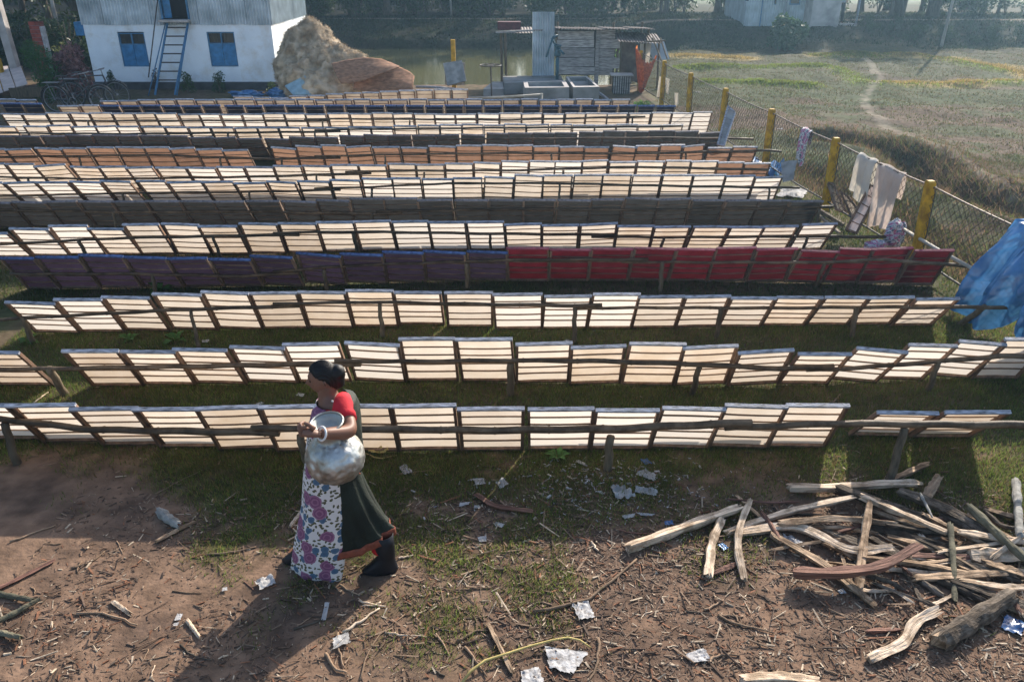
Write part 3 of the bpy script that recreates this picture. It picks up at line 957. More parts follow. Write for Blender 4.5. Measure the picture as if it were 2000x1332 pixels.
for ri in range(len(POLES)):
    cuts = CUTS[ri]
    for ci in range(len(cuts) - 1):
        a, b_ = cuts[ci] - (25 if ci else 0), cuts[ci + 1] + (25 if ci < len(cuts) - 2 else 0)
        n = max(10, int((b_ - a) / 26))
        pts, rad = [], []
        off = (ci % 2) * PR[ri] * 1.7
        for k in range(n + 1):
            p = pole_point(ri, a + (b_ - a) * k / n)
            p.z += off + 0.004 * math.sin(k * 1.3 + ri)
            p.y -= off * 0.5
            pts.append(p)
            rad.append(PR[ri] * (0.8 + 0.25 * k / n))
        # culm nodes: a slightly thicker ring every few points
        P2, R2 = [], []
        for k, p in enumerate(pts):
            if ri < 6 and k % 4 == 2 and k < n:
                q = pts[k + 1]
                dd_ = (q - p).normalized() * 0.012
                P2 += [p - dd_, p, p + dd_]
                R2 += [rad[k], rad[k] * 1.16, rad[k]]
            else:
                P2.append(p)
                R2.append(rad[k])
        where = ['left', 'middle', 'right'][ci] if len(cuts) == 4 else ['left', 'right'][ci]
        o = MB().tube(P2, R2, 8).build('bamboo_rail', M['bamboo'], smooth=True)
        tag(o, f"long brown bamboo rail, {where} length propping the {ORD[ri] if ri else 'front'} row of frames", 'bamboo rail', 'bamboo rails the frames lean on')

POSTS = [[(8, 832, 905, .030), (585, 842, 905, .032), (1192, 850, 915, .033), (1768, 836, 908, .030, -18)],
         [(97, 726, 768, .033), (997, 712, 772, .032), (1365, 712, 768, .026), (1832, 708, 762, .026)],
         [(45, 626, 668, .028), (372, 608, 672, .018, 14), (741, 597, 658, .022), (1123, 604, 670, .024), (1408, 604, 658, .024), (1673, 603, 658, .026), (1923, 602, 630, .03)],
         [(298, 537, 578, .022), (633, 532, 568, .024), (911, 520, 562, .026), (1293, 514, 575, .026), (1612, 514, 560, .022)],
         [(153, 468, 505, .024), (415, 463, 503, .020), (690, 458, 494, .028), (957, 462, 490, .018), (1297, 466, 490, .020), (1578, 464, 494, .020)],
         [(222, 413, 442, .020), (728, 416, 436, .022), (1600, 408, 440, .022)],
         [(240, 377, 396, .018), (487, 375, 396, .018), (726, 369, 394, .020), (1093, 363, 392, .018), (1503, 370, 392, .018)],
         [(55, 346, 358, .02), (618, 343, 356, .018), (828, 338, 350, .018), (1100, 334, 348, .02)],
         [(155, 305, 322, .018), (430, 306, 322, .020), (550, 310, 324, .02), (752, 306, 322, .018), (1077, 303, 320, .018), (1340, 302, 318, .018)],
         [], [(615, 257, 270, .02), (445, 260, 272, .02)], [(172, 237, 250, .022), (630, 236, 248, .02), (800, 236, 250, .02), (1235, 230, 245, .02)]]
for ri, plist in enumerate(POSTS):
    for k, pp in enumerate(plist):
        px, y0, y1, r_ = pp[:4]
        top = pole_point(ri, px)
        top.y -= PR[ri] * 0.3
        top.z += 0.01 if ri else -PR[ri]
        base = Vector((top.x, top.y - 0.03, -0.05))
        if len(pp) > 4:
            base.x += math.sin(R(pp[4])) * 0.35
            base.y -= 0.12
        elif ri < 5:
            g_ = at_z(px, y1)
            base.y = max(g_.y, top.y - 0.04)
        b = MB()
        n = 6
        pts = [base.lerp(top, j / n) + Vector((0.006 * math.sin(j * 2.1 + k), 0, 0)) for j in range(n + 1)]
        b.tube(pts, [r_ * (1.1 - 0.15 * j / n) for j in range(n + 1)], 9, wob=lambda i, q: 1 + 0.08 * math.sin(q * 2.3 + i))
        tag(b.build('support_post', M['post_wood'], smooth=True), f"short wooden post under the {ORD[ri] if ri else 'front'} row rail, {ORD[k]} from the left", 'post', 'posts holding up the bamboo rails')

# ------------------------------------------------------------------ fence along the field
fence = thing('chain_link_fence', 'rusty diamond wire fence with yellow posts beside the field', 'fence', (float(fence_x(14)), 14, 0))
FY = [4.7, 7.1, 9.54, 12.05, 14.5, 16.95, 19.25, 21.6, 24.0]
def FP(y, z):
    return Vector((float(fence_x(y)), y, z))
def under(o, root):
    o.parent = root
    o.matrix_parent_inverse = Matrix.Translation(-Vector(root.location)) if root.rotation_euler.z == 0 and tuple(root.scale) == (1, 1, 1) else root.matrix_basis.inverted()
    return o
fdir = Vector((-0.098, 1, 0)).normalized()
fnor = Vector((1, 0.098, 0)).normalized()
for i, y in enumerate(FY):
    p = FP(y, 0)
    b = MB()
    lean = Vector((rnd.uniform(-.02, .02), rnd.uniform(-.02, .02), 0))
    w_ = 0.047
    vs = []
    for z in (-0.15, 1.10, 1.125):
        k = 1.0 if z < 1.11 else 0.8
        for sx, sy in ((-1, -1), (1, -1), (1, 1), (-1, 1)):
            vs.append(p + lean * z + fnor * (sx * w_ * k) + fdir * (sy * w_ * k) + Vector((0, 0, z)))
    fs = [(a + j * 4, (a + 1) % 4 + j * 4, (a + 1) % 4 + j * 4 + 4, a + j * 4 + 4) for j in range(2) for a in range(4)] + [(8, 9, 10, 11)]
    b.add(vs, fs)
    under(b.build('post', M['yellow']), fence)
    b = MB()
    q = p + fnor * (w_ + 0.008) - fdir * 0.02
    b.bar(q + Vector((0, 0, -.05)), q + Vector((0, 0, 1.06)) + lean, 0.014, 0.05, up=fdir)
    under(b.build('angle_iron', M['post_dark']), fence)
for i in range(len(FY) - 1):
    y0, y1 = FY[i], FY[i + 1]
    L_ = (FP(y1, 0) - FP(y0, 0)).length
    n = 12
    pts = [FP(y0 + (y1 - y0) * k / n, 1.055 - 0.02 * math.sin(math.pi * k / n)) + fnor * (w_ * .2) for k in range(n + 1)]
    under(MB().tube(pts, 0.011, 6).build('top_rail', M['rail_pipe'], smooth=True), fence)
    pts = [FP(y0 + (y1 - y0) * k / n, 0.16 - 0.02 * math.sin(math.pi * k / n)) + fnor * .01 for k in range(n + 1)]
    under(MB().tube(pts, 0.014, 6).build('bottom_rail', M['post_dark'], smooth=True), fence)
    b = MB()
    H0, H1 = 0.16, 1.05
    hh = H1 - H0
    sp = 0.11
    k = -hh
    def wp(s, z, o):
        y = y0 + (y1 - y0) * s / L_
        return FP(y, z) + fnor * (o + 0.012 * math.sin(s * 5 + i) * math.sin(z * 3))
    while k < L_:
        for sg in (1, -1):
            s0, z0, s1, z1 = k, H0, k + hh, H1
            if sg < 0:
                z0, z1 = H1, H0
            if s0 < 0:
                z0 += (z1 - z0) * (-s0) / hh
                s0 = 0
            if s1 > L_:
                z1 = z0 + (z1 - z0) * (L_ - s0) / (s1 - s0)
                s1 = L_
            if s1 - s0 > 0.02:
                m_ = ((s0 + s1) / 2, (z0 + z1) / 2)
                b.tube([wp(s0, z0, .003 * sg), wp(*m_, .003 * sg), wp(s1, z1, .003 * sg)], 0.0036, 3, cap=False)
        k += sp
    o = under(b.build('wire_mesh', M['wire']), fence)
    o['kind'] = 'stuff'

# ------------------------------------------------------------------ cloth and boards along the fence
M['rag'] = mat('damp_grey_cloth', (0.56, 0.54, 0.50), 0.9, 0.2, 3, 0.5, 60, transl=(0.55, 0.50, 0.42), tw=0.35)
M['rag_pink'] = mat('pink_stained_cloth', (0.52, 0.46, 0.42), 0.9, 0.25, 3, 0.5, 60, transl=(0.58, 0.48, 0.42), tw=0.35, color2=(0.58, 0.54, 0.50))
M['blue_sheet'] = mat('blue_plastic_sheet', (0.03, 0.13, 0.37), 0.25, 0.4, 2.5, 0.6, 14, spec=0.7, transl=(0.08, 0.30, 0.66), tw=0.16, color2=(0.09, 0.27, 0.55))
M['grey_board'] = mat('grey_fibre_board', (0.26, 0.26, 0.255), 0.9, 0.3, 6, 0.4, 40)
M['old_board'] = mat('old_board', (0.30, 0.24, 0.18), 0.85, 0.4, 5, 0.5, 40, stretch=(5, 5, 1))
M['white_paper'] = mat('white_paper', (0.46, 0.45, 0.44), 0.85, 0.35, 9, 0.5, 60, transl=(0.5, 0.5, 0.5), tw=0.2)

def floral(name, base, cols, leaf, sc=1.0):
    """flower print: blossoms, small blooms and leaves spread by voronoi cells over the cloth's own UV"""
    m = bpy.data.materials.new(name)
    m.use_nodes = True
    nt = m.node_tree
    N, L = nt.nodes, nt.links
    bs = N['Principled BSDF']
    bs.inputs['Roughness'].default_value = 0.8
    uv = N.new('ShaderNodeUVMap')
    cur = None
    rgb = N.new('ShaderNodeRGB')
    rgb.outputs[0].default_value = (*base, 1)
    cur = rgb.outputs[0]
    wob = N.new('ShaderNodeTexNoise')
    wob.inputs['Scale'].default_value = 34
    wob.inputs['Detail'].default_value = 2
    L.new(uv.outputs['UV'], wob.inputs['Vector'])
    dis = N.new('ShaderNodeVectorMath')
    dis.operation = 'MULTIPLY_ADD'
    dis.inputs[1].default_value = (0.018, 0.018, 0)
    L.new(wob.outputs['Color'], dis.inputs[0])
    L.new(uv.outputs['UV'], dis.inputs[2])
    def layer(scale, off, r, colour, colour2, stretch=(1, 1, 1), rot=0.0, keep=0.0, rings=False):
        nonlocal cur
        mp = N.new('ShaderNodeMapping')
        mp.inputs['Location'].default_value = off
        mp.inputs['Rotation'].default_value = (0, 0, rot)
        mp.inputs['Scale'].default_value = stretch
        L.new(dis.outputs[0], mp.inputs['Vector'])
        vo = N.new('ShaderNodeTexVoronoi')
        vo.voronoi_dimensions = '2D'
        vo.inputs['Scale'].default_value = scale
        vo.inputs['Randomness'].default_value = 0.8
        L.new(mp.outputs['Vector'], vo.inputs['Vector'])
        lt = N.new('ShaderNodeMath')
        lt.operation = 'LESS_THAN'
        lt.inputs[1].default_value = r
        L.new(vo.outputs['Distance'], lt.inputs[0])
        fac = lt.outputs[0]
        if keep:
            sx = N.new('ShaderNodeSeparateColor')
            L.new(vo.outputs['Color'], sx.inputs[0])
            g = N.new('ShaderNodeMath')
            g.operation = 'GREATER_THAN'
            g.inputs[1].default_value = keep
            L.new(sx.outputs[0], g.inputs[0])
            mu = N.new('ShaderNodeMath')
            mu.operation = 'MULTIPLY'
            L.new(fac, mu.inputs[0])
            L.new(g.outputs[0], mu.inputs[1])
            fac = mu.outputs[0]
        cr = N.new('ShaderNodeValToRGB')
        cr.color_ramp.interpolation = 'CONSTANT' if rings else 'LINEAR'
        e = cr.color_ramp.elements
        e[0].position, e[1].position = 0.0, r
        e[0].color, e[1].color = (*colour, 1), (*colour2, 1)
        if rings:
            e[1].position = r * 0.35
            q = e.new(r * 0.55)
            q.color = (*colour, 1)
            q = e.new(r * 0.78)
            q.color = (*colour2, 1)
        L.new(vo.outputs['Distance'], cr.inputs['Fac'])
        mx = N.new('ShaderNodeMix')
        mx.data_type = 'RGBA'
        L.new(fac, mx.inputs['Factor'])
        L.new(cur, mx.inputs['A'])
        L.new(cr.outputs['Color'], mx.inputs['B'])
        cur = mx.outputs['Result']
    layer(23 * sc, (0.3, 0.1, 0), 0.31, leaf, leaf, (1, 1.6, 1), 0.6, 0.35)
    layer(20 * sc, (0.1, 0.7, 0), 0.27, leaf, leaf, (1.7, 1, 1), 0.5, 0.5)
    layer(13 * sc, (0.5, 0.3, 0), 0.36, cols[1], (cols[1][0] * 1.5, cols[1][1] * 1.5, cols[1][2] * 1.3), keep=0.55)
    layer(7.5 * sc, (0.8, 0.35, 0), 0.40, cols[0], (cols[0][0] * 1.6, cols[0][1] * 1.9, cols[0][2] * 1.5), keep=0.45, rings=True)
    L.new(cur, bs.inputs['Base Color'])
    return m
M['floral'] = floral('floral_print_cotton', (0.64, 0.60, 0.585), [(0.17, 0.060, 0.13), (0.05, 0.095, 0.17)], (0.085, 0.080, 0.035), 1.1)
M['floral_dark'] = floral('dense_floral_cotton', (0.55, 0.55, 0.58), [(0.30, 0.10, 0.20), (0.06, 0.09, 0.16)], (0.05, 0.06, 0.05), 1.3)

def drape(name, label, cat, y0, y1, drop_front, drop_back, mats, folds=5, amp=0.03, taper=0.0, uvs=2.0, seed=0, group=None, top=1.068):
    """cloth hung over the fence's top rail between fence stations y0 and y1"""
    r = random.Random(seed)
    ph = [r.uniform(0, 6.3) for _ in range(3)]
    def fn(u, v):
        s = (v - 0.5) * 2
        drop = (drop_back if s < 0 else drop_front) * abs(s) ** 0.9
        um = 0.5 + (u - 0.5) * (1 - taper * abs(s))
        y = y0 + (y1 - y0) * um
        side = -1 if s > 0 else 1
        f = amp * abs(s) ** 0.7 * (math.sin(u * folds * 6.28 + ph[0]) + 0.5 * math.sin(u * folds * 11 + ph[1] + s * 2))
        off = (0.018 + 0.03 * min(1, abs(s) * 3)) * side + f * (0.9 if s > 0 else 0.4)
        z = top - max(0, drop - 0.0) + 0.01 * math.sin(u * 9 + ph[2]) - (0.05 * math.sin(u * 5 + ph[1]) * abs(s) ** 3)
        p = FP(y, max(0.02, z)) + fnor * off
        return p
    nu, nv = 26, 33
    b = MB().grid(fn, nu, nv)
    uv = [(i / (nu - 1) * abs(y1 - y0) * uvs, j / (nv - 1) * (drop_front + drop_back) * uvs) for j in range(nv) for i in range(nu)]
    o = b.build(name, mats, smooth=True, uv=uv)
    return tag(o, label, cat, group)

drape('hanging_cloth', 'damp grey cloth hung over the fence beside the yellow post, farther of two', 'cloth', 10.85, 11.35, 0.58, 0.35, M['rag'], 3, 0.03, seed=2)
drape('hanging_cloth', 'long pale cloth with pink stained end hung over the fence rail', 'cloth', 10.15, 10.8, 0.82, 0.4, M['rag_pink'], 3, 0.045, 0.25, seed=3)
drape('hanging_cloth', 'narrow floral cloth hanging from the middle of a fence bay', 'cloth', 12.9, 13.25, 0.55, 0.2, M['floral_dark'], 3, 0.025, 0.4, seed=4)
# blue plastic sheet heaped over the fence at the near end
def blue_fn(u, v):
    s = (v - 0.3) / 0.7
    y = 6.3 + (8.0 - 6.3) * u
    fold = math.sin(u * 30 + 2.6 * math.sin(u * 6) + .5 * v)
    f2 = mnoise.fractal(Vector((u * 9, v * 3, 1.3)), 0.8, 2.1, 5)
    f3 = 1 - 2 * abs(mnoise.noise(Vector((u * 14, v * 7, 4))))
    if s < 0:
        side, drop = 0.05 + 0.16 * (-s), 0.7 * (-s)
    else:
        hem = 1.02 + 0.07 * math.sin(u * 9 + 1) - 0.16 * math.exp(-((u - 0.55) / 0.05) ** 2)
        side, drop = -(0.05 + 0.20 * min(1, s * 1.8) + 0.10 * s), hem * s
        side -= (0.075 * fold + .03 * math.sin(u * 61 + v * 2)) * min(1, s * 2.5)
    y += 0.42 * max(0, s) * (u - .35) + 0.07 * f2
    top_ = 1.10 + 0.03 * math.sin(u * 13)
    return FP(y, max(0.03, top_ - drop + 0.03 * f3)) + fnor * (side + 0.06 * f2 + 0.03 * f3 + .008 * mnoise.noise(Vector((u * 30, v * 16, 2))))
tag(MB().grid(blue_fn, 110, 80).build('plastic_sheet', M['blue_sheet'], smooth=True), 'crumpled blue plastic sheet thrown over the near end of the fence', 'plastic sheet')

# bamboo handrail slanting past the near fence bay
a = at_y(1765, 448, 9.9); b_ = at_y(1905, 528, 8.3)
tag(MB().tube([a, a.lerp(b_, .5) + Vector((0, 0, -.01)), b_], 0.022, 8).build('bamboo_rail', M['bamboo_grey'], smooth=True), 'grey bamboo pole slanting along the fence towards the blue plastic', 'bamboo rail')
# bundles of floral cloth
def lump(name, label, cat, c, s, m, seed, det=4, amp=0.3, freq=2.2, uvs=2.2):
    bm = bmesh.new()
    bmesh.ops.create_icosphere(bm, subdivisions=det, radius=1.0)
    off = Vector((seed * 3.1, seed * 1.7, seed))
    for v in bm.verts:
        d = v.co.normalized()
        k = 1 + amp * mnoise.fractal(d * freq + off, 0.9, 2.0, 4)
        v.co = Vector((d.x * s[0], d.y * s[1], max(-0.98, d.z) * s[2])) * k
    uvl = bm.loops.layers.uv.new('UVMap')
    for f in bm.faces:
        f.smooth = True
        for l in f.loops:
            l[uvl].uv = (l.vert.co.x * uvs + l.vert.co.y * uvs * .7, l.vert.co.z * uvs + l.vert.co.y * .4 * uvs)
    me_ = bpy.data.meshes.new(name)
    bm.to_mesh(me_)
    bm.free()
    me_.materials.append(m)
    o = link(name, me_)
    o.location = c
    return tag(o, label, cat)
c = at_y(1748, 458, 10.0)
lump('cloth_bundle', 'floral cloth bundle hanging at the foot of the tall yellow post', 'cloth', c, (0.12, 0.12, 0.20), M['floral_dark'], 1)
c = at_y(1712, 482, 9.9)
lump('cloth_bundle', 'smaller floral cloth bundle lying lower beside the hanging bundle', 'cloth', (c.x, c.y, max(.1, c.z)), (0.14, 0.12, 0.09), M['floral_dark'], 2)

# leaning screens and boards by the fence
def lean_frame(name, label, cat, p_base_l, p_base_r, p_top_l, p_top_r, clothm, woodm, rungs=4, parts=True):
    """a screen drawn by its four corners in space"""
    root = thing(name, label, cat, tuple((p_base_l + p_base_r) / 2))
    b = MB().add([p_base_l, p_base_r, p_top_r, p_top_l], [(0, 1, 2, 3)])
    under(b.build('cloth', clothm), root)
    n = (p_base_r - p_base_l).cross(p_top_l - p_base_l).normalized()
    if n.y > 0:
        n = -n
    o = n * 0.012
    for (a, c_) in ((p_base_l, p_top_l), (p_base_r, p_top_r)):
        under(MB().bar(a + o, c_ + o, 0.03, 0.022, up=n).build('stile', woodm), root)
    for (a, c_) in ((p_base_l, p_base_r), (p_top_l, p_top_r)):
        under(MB().bar(a + o * 2.9, c_ + o * 2.9, 0.03, 0.02, up=n).build('rail', woodm), root)
    for k in range(rungs):
        t = (k + 1) / (rungs + 1)
        under(MB().bar(p_base_l.lerp(p_top_l, t) + o * 1.0, p_base_r.lerp(p_top_r, t) + o * 1.0, 0.012, 0.008, up=n).build('slat', woodm), root)
    return root
M['pink_screen'] = mat('pink_blotched_screen', (0.60, 0.46, 0.47), 0.9, 0.2, 9, 0.2, 60, color2=(0.66, 0.63, 0.62), transl=(.6, .5, .5), tw=.45)
lean_frame('leaning_screen', 'tall narrow screen with pink blotches leaning against the hung grey cloths', 'screen',
           at_y(1652, 450, 10.6), at_y(1672, 458, 10.5), at_y(1700, 362, 11.0), at_y(1716, 374, 10.9), M['pink_screen'], M['frame_wood'], 4)
lean_frame('leaning_screen', 'pale grey screen stood upright against the fence past the slate row', 'screen',
           at_y(1402, 284, 14.5), at_y(1414, 287, 14.4), at_y(1422, 210, 15.1), at_y(1436, 222, 15.0), M['grey_board'], M['pulp_rail'], 3)
lean_frame('leaning_screen', 'broken cream screen leaning low on the fence left of the pink one', 'screen',
           at_y(1634, 412, 11.6), at_y(1654, 420, 11.5), at_y(1617, 360, 12.0), at_y(1628, 362, 12.0), M['cream_warm'], M['frame_wood'], 2)
lean_frame('leaning_screen', 'small cream screen slumped between the broken and the pink screens', 'screen',
           at_y(1664, 424, 11.3), at_y(1684, 420, 11.2), at_y(1643, 376, 11.7), at_y(1656, 384, 11.6), M['cream_warm'], M['frame_wood'], 2)

def crumpled(name, label, cat, corners, m, n=9, amp=0.02, freq=9, seed=0, kind=None, group=None, lift=0.012, solid=None):
    """sheet through four corner points, creased"""
    A, B_, C_, D_ = [Vector(p) for p in corners]
    nr = (B_ - A).cross(D_ - A)
    nr = nr.normalized() if nr.length > 1e-9 else Vector((0, 0, 1))
    if nr.z < 0:
        nr = -nr
    def fn(u, v):
        p = A.lerp(B_, u).lerp(D_.lerp(C_, u), v)
        e = 0.5 + 0.5 * math.sin(math.pi * u) * math.sin(math.pi * v)
        k = mnoise.noise(Vector((u * freq * .35, v * freq * .35, seed * 2.7))) + 0.5 * mnoise.noise(Vector((u * freq, v * freq, seed)))
        edge = mnoise.noise(Vector((u * 6, v * 6, seed + 40)))
        p = p + (B_ - A) * (0.22 * edge * (1 - e)) + (D_ - A) * (0.22 * mnoise.noise(Vector((u * 6, v * 6, seed + 60))) * (1 - e))
        return p + nr * (abs(k) * amp * 1.6 + lift)
    return tag(MB().grid(fn, n, n).build(name, m, smooth=True), label, cat, group, kind)

crumpled('cardboard_sheet', 'grey board sheet propped at the fence above the white paper', 'board',
         [at_y(1530, 358, 12.9), at_y(1552, 352, 12.8), at_y(1558, 314, 13.1), at_y(1526, 318, 13.2)], M['grey_board'], 7, 0.03, 5, 1)
crumpled('paper_sheet', 'white paper sheet lying under the fence at the sixth pale row end', 'paper',
         [at_z(1515, 386), at_z(1568, 390), at_z(1578, 374), at_z(1530, 370)], M['white_paper'], 8, 0.06, 6, 2)
crumpled('tarpaulin', 'blue tarpaulin crumpled under the right end of the brown frames', 'tarpaulin',
         [at_z(1490, 348), at_z(1528, 350), at_z(1520, 326), at_z(1440, 322)], M['blue_sheet'], 12, 0.22, 7, 3)
tag(MB().bar(at_y(1590, 405, 11.3), at_y(1648, 440, 10.9), 0.05, 0.05).build('timber', M['post_wood']), 'dark timber lying at the slate row end below the fence', 'timber')
tag(MB().bar(at_y(1600, 422, 11.2), at_y(1640, 455, 10.7), 0.04, 0.03).build('timber', M['old_board']), 'pale timber lying beside the dark timber under the fence', 'timber')

# ------------------------------------------------------------------ white storehouse
M['whitewash'] = mat('whitewashed_plaster', (0.76, 0.83, 0.89), 0.85, 0.08, 1.6, 0.5, 30, color2=(0.84, 0.90, 0.95), mid=0.42, dirt=(1.1, 0.16, 0.36))  # bluish tint puts the cool cast of the shaded front into the wash
M['tin'] = mat('galvanised_tin', (0.40, 0.49, 0.55), 0.42, 0.3, 2.2, 0.2, 20, metal=0.25, spec=0.5, color2=(0.58, 0.66, 0.72), rand=0.12)
M['tin_side'] = mat('dull_tin', (0.36, 0.42, 0.45), 0.5, 0.25, 2.2, 0.2, 20, metal=0.1, rand=0.1)
M['blue_paint'] = mat('blue_painted_shutter', (0.04, 0.19, 0.39), 0.5, 0.25, 8, 0.15, 40)
M['blue_frame'] = mat('faded_blue_paint', (0.06, 0.17, 0.30), 0.55, 0.25, 9)
M['dark_in'] = mat('dark_interior', (0.018, 0.015, 0.014), 0.9, 0.2, 5)
M['glass'] = mat('dusty_glass', (0.05, 0.05, 0.045), 0.15, 0.4, 3, spec=0.6)
M['plinth'] = mat('dark_plinth', (0.06, 0.06, 0.065), 0.85, 0.3, 5)
M['concrete'] = mat('stained_concrete', (0.22, 0.22, 0.215), 0.9, 0.4, 2.0, 0.6, 30)
M['concrete_pale'] = mat('pale_worn_concrete', (0.40, 0.37, 0.35), 0.9, 0.3, 2.5, 0.6, 30)
HY = 24.5
HX0, HX1, HD = at_y(190, 178, HY).x, at_y(545, 178, HY).x, 4.0
HZ = at_y(360, 47, HY).z
house = thing('storehouse', 'white plastered storehouse with corrugated tin upper storey and blue shutters', 'building', ((HX0 + HX1) / 2, HY, 0))
wins = []
for (xa, xb, ya, yb) in ((240, 293, 65, 131), (411, 466, 63, 130)):
    p0, p1 = at_y(xa + 2, yb, HY), at_y(xb, yb, HY)
    q0 = at_y(xa, ya, HY)
    wins.append((p0.x, p1.x, p0.z, q0.z))
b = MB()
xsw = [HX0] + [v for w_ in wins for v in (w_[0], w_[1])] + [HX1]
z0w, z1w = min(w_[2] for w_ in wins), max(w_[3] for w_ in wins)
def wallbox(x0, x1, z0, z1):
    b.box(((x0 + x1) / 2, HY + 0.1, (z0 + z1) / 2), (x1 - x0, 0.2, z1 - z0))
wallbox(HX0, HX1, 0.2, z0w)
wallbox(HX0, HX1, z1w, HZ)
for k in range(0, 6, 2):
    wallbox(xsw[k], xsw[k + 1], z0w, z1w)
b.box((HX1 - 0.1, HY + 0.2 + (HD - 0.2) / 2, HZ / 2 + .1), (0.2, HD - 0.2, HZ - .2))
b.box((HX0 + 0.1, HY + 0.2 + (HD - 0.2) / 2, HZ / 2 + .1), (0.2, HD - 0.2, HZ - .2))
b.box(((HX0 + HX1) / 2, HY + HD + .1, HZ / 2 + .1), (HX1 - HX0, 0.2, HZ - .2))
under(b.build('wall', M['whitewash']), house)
under(MB().box(((HX0 + HX1) / 2, HY + HD / 2 - 0.03, 0.09), (HX1 - HX0 + 0.1, HD + 0.3, 0.22)).build('plinth', M['plinth']), house)
for (x0, x1, z0, z1) in wins:
    b = MB()
    fw = 0.035
    for (a, c_) in (((x0 + fw / 2, z0), (x0 + fw / 2, z1)), ((x1 - fw / 2, z0), (x1 - fw / 2, z1)), (((x0 + x1) / 2, z0 + (z1 - z0) * .67), ((x0 + x1) / 2, z1 - fw))):
        b.bar((a[0], HY + .05, a[1]), (c_[0], HY + .05, c_[1]), fw, 0.06, up=(0, 1, 0))
    for zz in (z1 - fw / 2, z0 + fw / 2, z0 + (z1 - z0) * 0.66):
        b.box(((x0 + x1) / 2, HY + .052, zz), (x1 - x0 - fw * 2, 0.055, fw))
    wf = under(b.build('window', M['blue_frame']), house)
    xm = (x0 + x1) / 2
    zs = z0 + (z1 - z0) * 0.66 - fw / 2
    for (a, c_) in ((x0 + fw, xm - .006), (xm + .006, x1 - fw)):
        sh = MB().box(((a + c_) / 2, HY + 0.045, (z0 + fw + zs) / 2), (c_ - a, 0.03, zs - z0 - fw))
        sh.box(((a + c_) / 2, HY + 0.027, (z0 + fw + zs) / 2 - .02), ((c_ - a) * .7, 0.008, (zs - z0) * .7))
        o = sh.build('shutter', M['blue_paint'])
        o.parent = wf
        g = MB().box(((a + c_) / 2, HY + 0.08, (zs + z1) / 2), (c_ - a, 0.006, z1 - zs - fw * 2)).build('pane', M['glass'])
        g.parent = wf
    bars = MB()
    for k in range(8):
        xx = x0 + fw + (x1 - x0 - 2 * fw) * (k + .5) / 8
        bars.bar((xx, HY + .066, zs + fw), (xx, HY + .066, z1 - fw), 0.008, 0.008, up=(0, 1, 0))
    o = bars.build('grille', M['post_dark'])
    o.parent = wf

def corr_sheet(o, udir, w_, hdir, h, nrm, pitch=0.088, amp=0.026, n_h=2):
    b = MB()
    nw = max(1, round(w_ / pitch))
    ns = nw * 6
    o, udir, hdir, nrm = Vector(o), Vector(udir), Vector(hdir), Vector(nrm)
    b.grid(lambda u, v: o + udir * (u * w_) + hdir * (v * h) + nrm * (amp * math.sin(u * nw * 2 * math.pi)), ns + 1, n_h)
    return b
door = (at_y(317, 37, HY).x, at_y(372, 37, HY).x, at_y(340, 38, HY).z)
UZ = 3.95
xs_ = np.linspace(HX0 - .03, HX1 + .03, 9)
for k in range(8):
    a, c_ = xs_[k], xs_[k + 1]
    za, zb = HZ - 0.02 - 0.015 * (k % 2), UZ
    y_ = HY - 0.025 - 0.006 * (k % 2)
    cut = []
    if c_ <= door[0] or a >= door[1]:
        cut = [(a, c_ + .02, za, zb)]
    else:
        if a < door[0]:
            cut.append((a, door[0], za, zb))
        if c_ > door[1]:
            cut.append((door[1], c_ + .02, za, zb))
        cut.append((max(a, door[0]), min(c_, door[1]), za, door[2] - .03))
        cut.append((max(a, door[0]), min(c_, door[1]), door[2] + 1.55, zb))
    b = MB()
    for (p, q, r_, s_) in cut:
        if q - p > 0.04 and s_ - r_ > 0.03:
            t = corr_sheet((p, y_, r_), (1, 0, 0), q - p, (0, 0, 1), s_ - r_, (0, -1, 0))
            b.add(t.v, t.f)
    if b.v:
        under(b.build('corrugated_sheet', M['tin'], smooth=True), house)
for k in range(5):
    a = HY - .02 + k * (HD + .24) / 5
    under(corr_sheet((HX1 + .025 + .006 * (k % 2), a, HZ - .03), (0, 1, 0), (HD + .24) / 5 + .02, (0, 0, 1), UZ - HZ + .03, (1, 0, 0)).build('corrugated_sheet', M['tin_side'], smooth=True), house)
    under(corr_sheet((HX0 - .025, a, HZ - .03), (0, 1, 0), (HD + .24) / 5 + .02, (0, 0, 1), UZ - HZ + .03, (-1, 0, 0)).build('corrugated_sheet', M['tin_side'], smooth=True), house)
under(corr_sheet((HX0, HY + HD + .22, HZ - .03), (1, 0, 0), HX1 - HX0, (0, 0, 1), UZ - HZ, (0, 1, 0)).build('corrugated_sheet', M['tin_side'], smooth=True), house)
hm = HY + HD / 2
for sy in (-1, 1):
    e = Vector((0, -sy * (HD / 2 + .5), 1.0))
    under(corr_sheet((HX0 - .3, hm + sy * (HD / 2 + .5), UZ - .12), (1, 0, 0), HX1 - HX0 + .6, e.normalized(), e.length + .03, Vector((0, sy * 1.0, HD / 2 + .5)).normalized()).build('roof', M['tin_side'], smooth=True), house)
for xx in (HX0 + .02, HX1 - .02):
    under(MB().add([(xx, HY, UZ - .02), (xx, HY + HD, UZ - .02), (xx, hm, UZ + .84)], [(0, 1, 2)]).build('gable', M['tin_side']), house)
b = MB().box(((door[0] + door[1]) / 2, HY + 0.3, door[2] + .77), (door[1] - door[0] - .02, 0.02, 1.54))
under(b.build('doorway', M['dark_in']), house)
b = MB()
for xx in (door[0] + .025, door[1] - .025):
    b.bar((xx, HY - .02, door[2]), (xx, HY - .02, door[2] + 1.55), 0.05, 0.08, up=(0, 1, 0))
b.box(((door[0] + door[1]) / 2, HY - .02, door[2] + 1.575), (door[1] - door[0], 0.08, 0.05))
under(b.build('door_frame', M['blue_frame']), house)
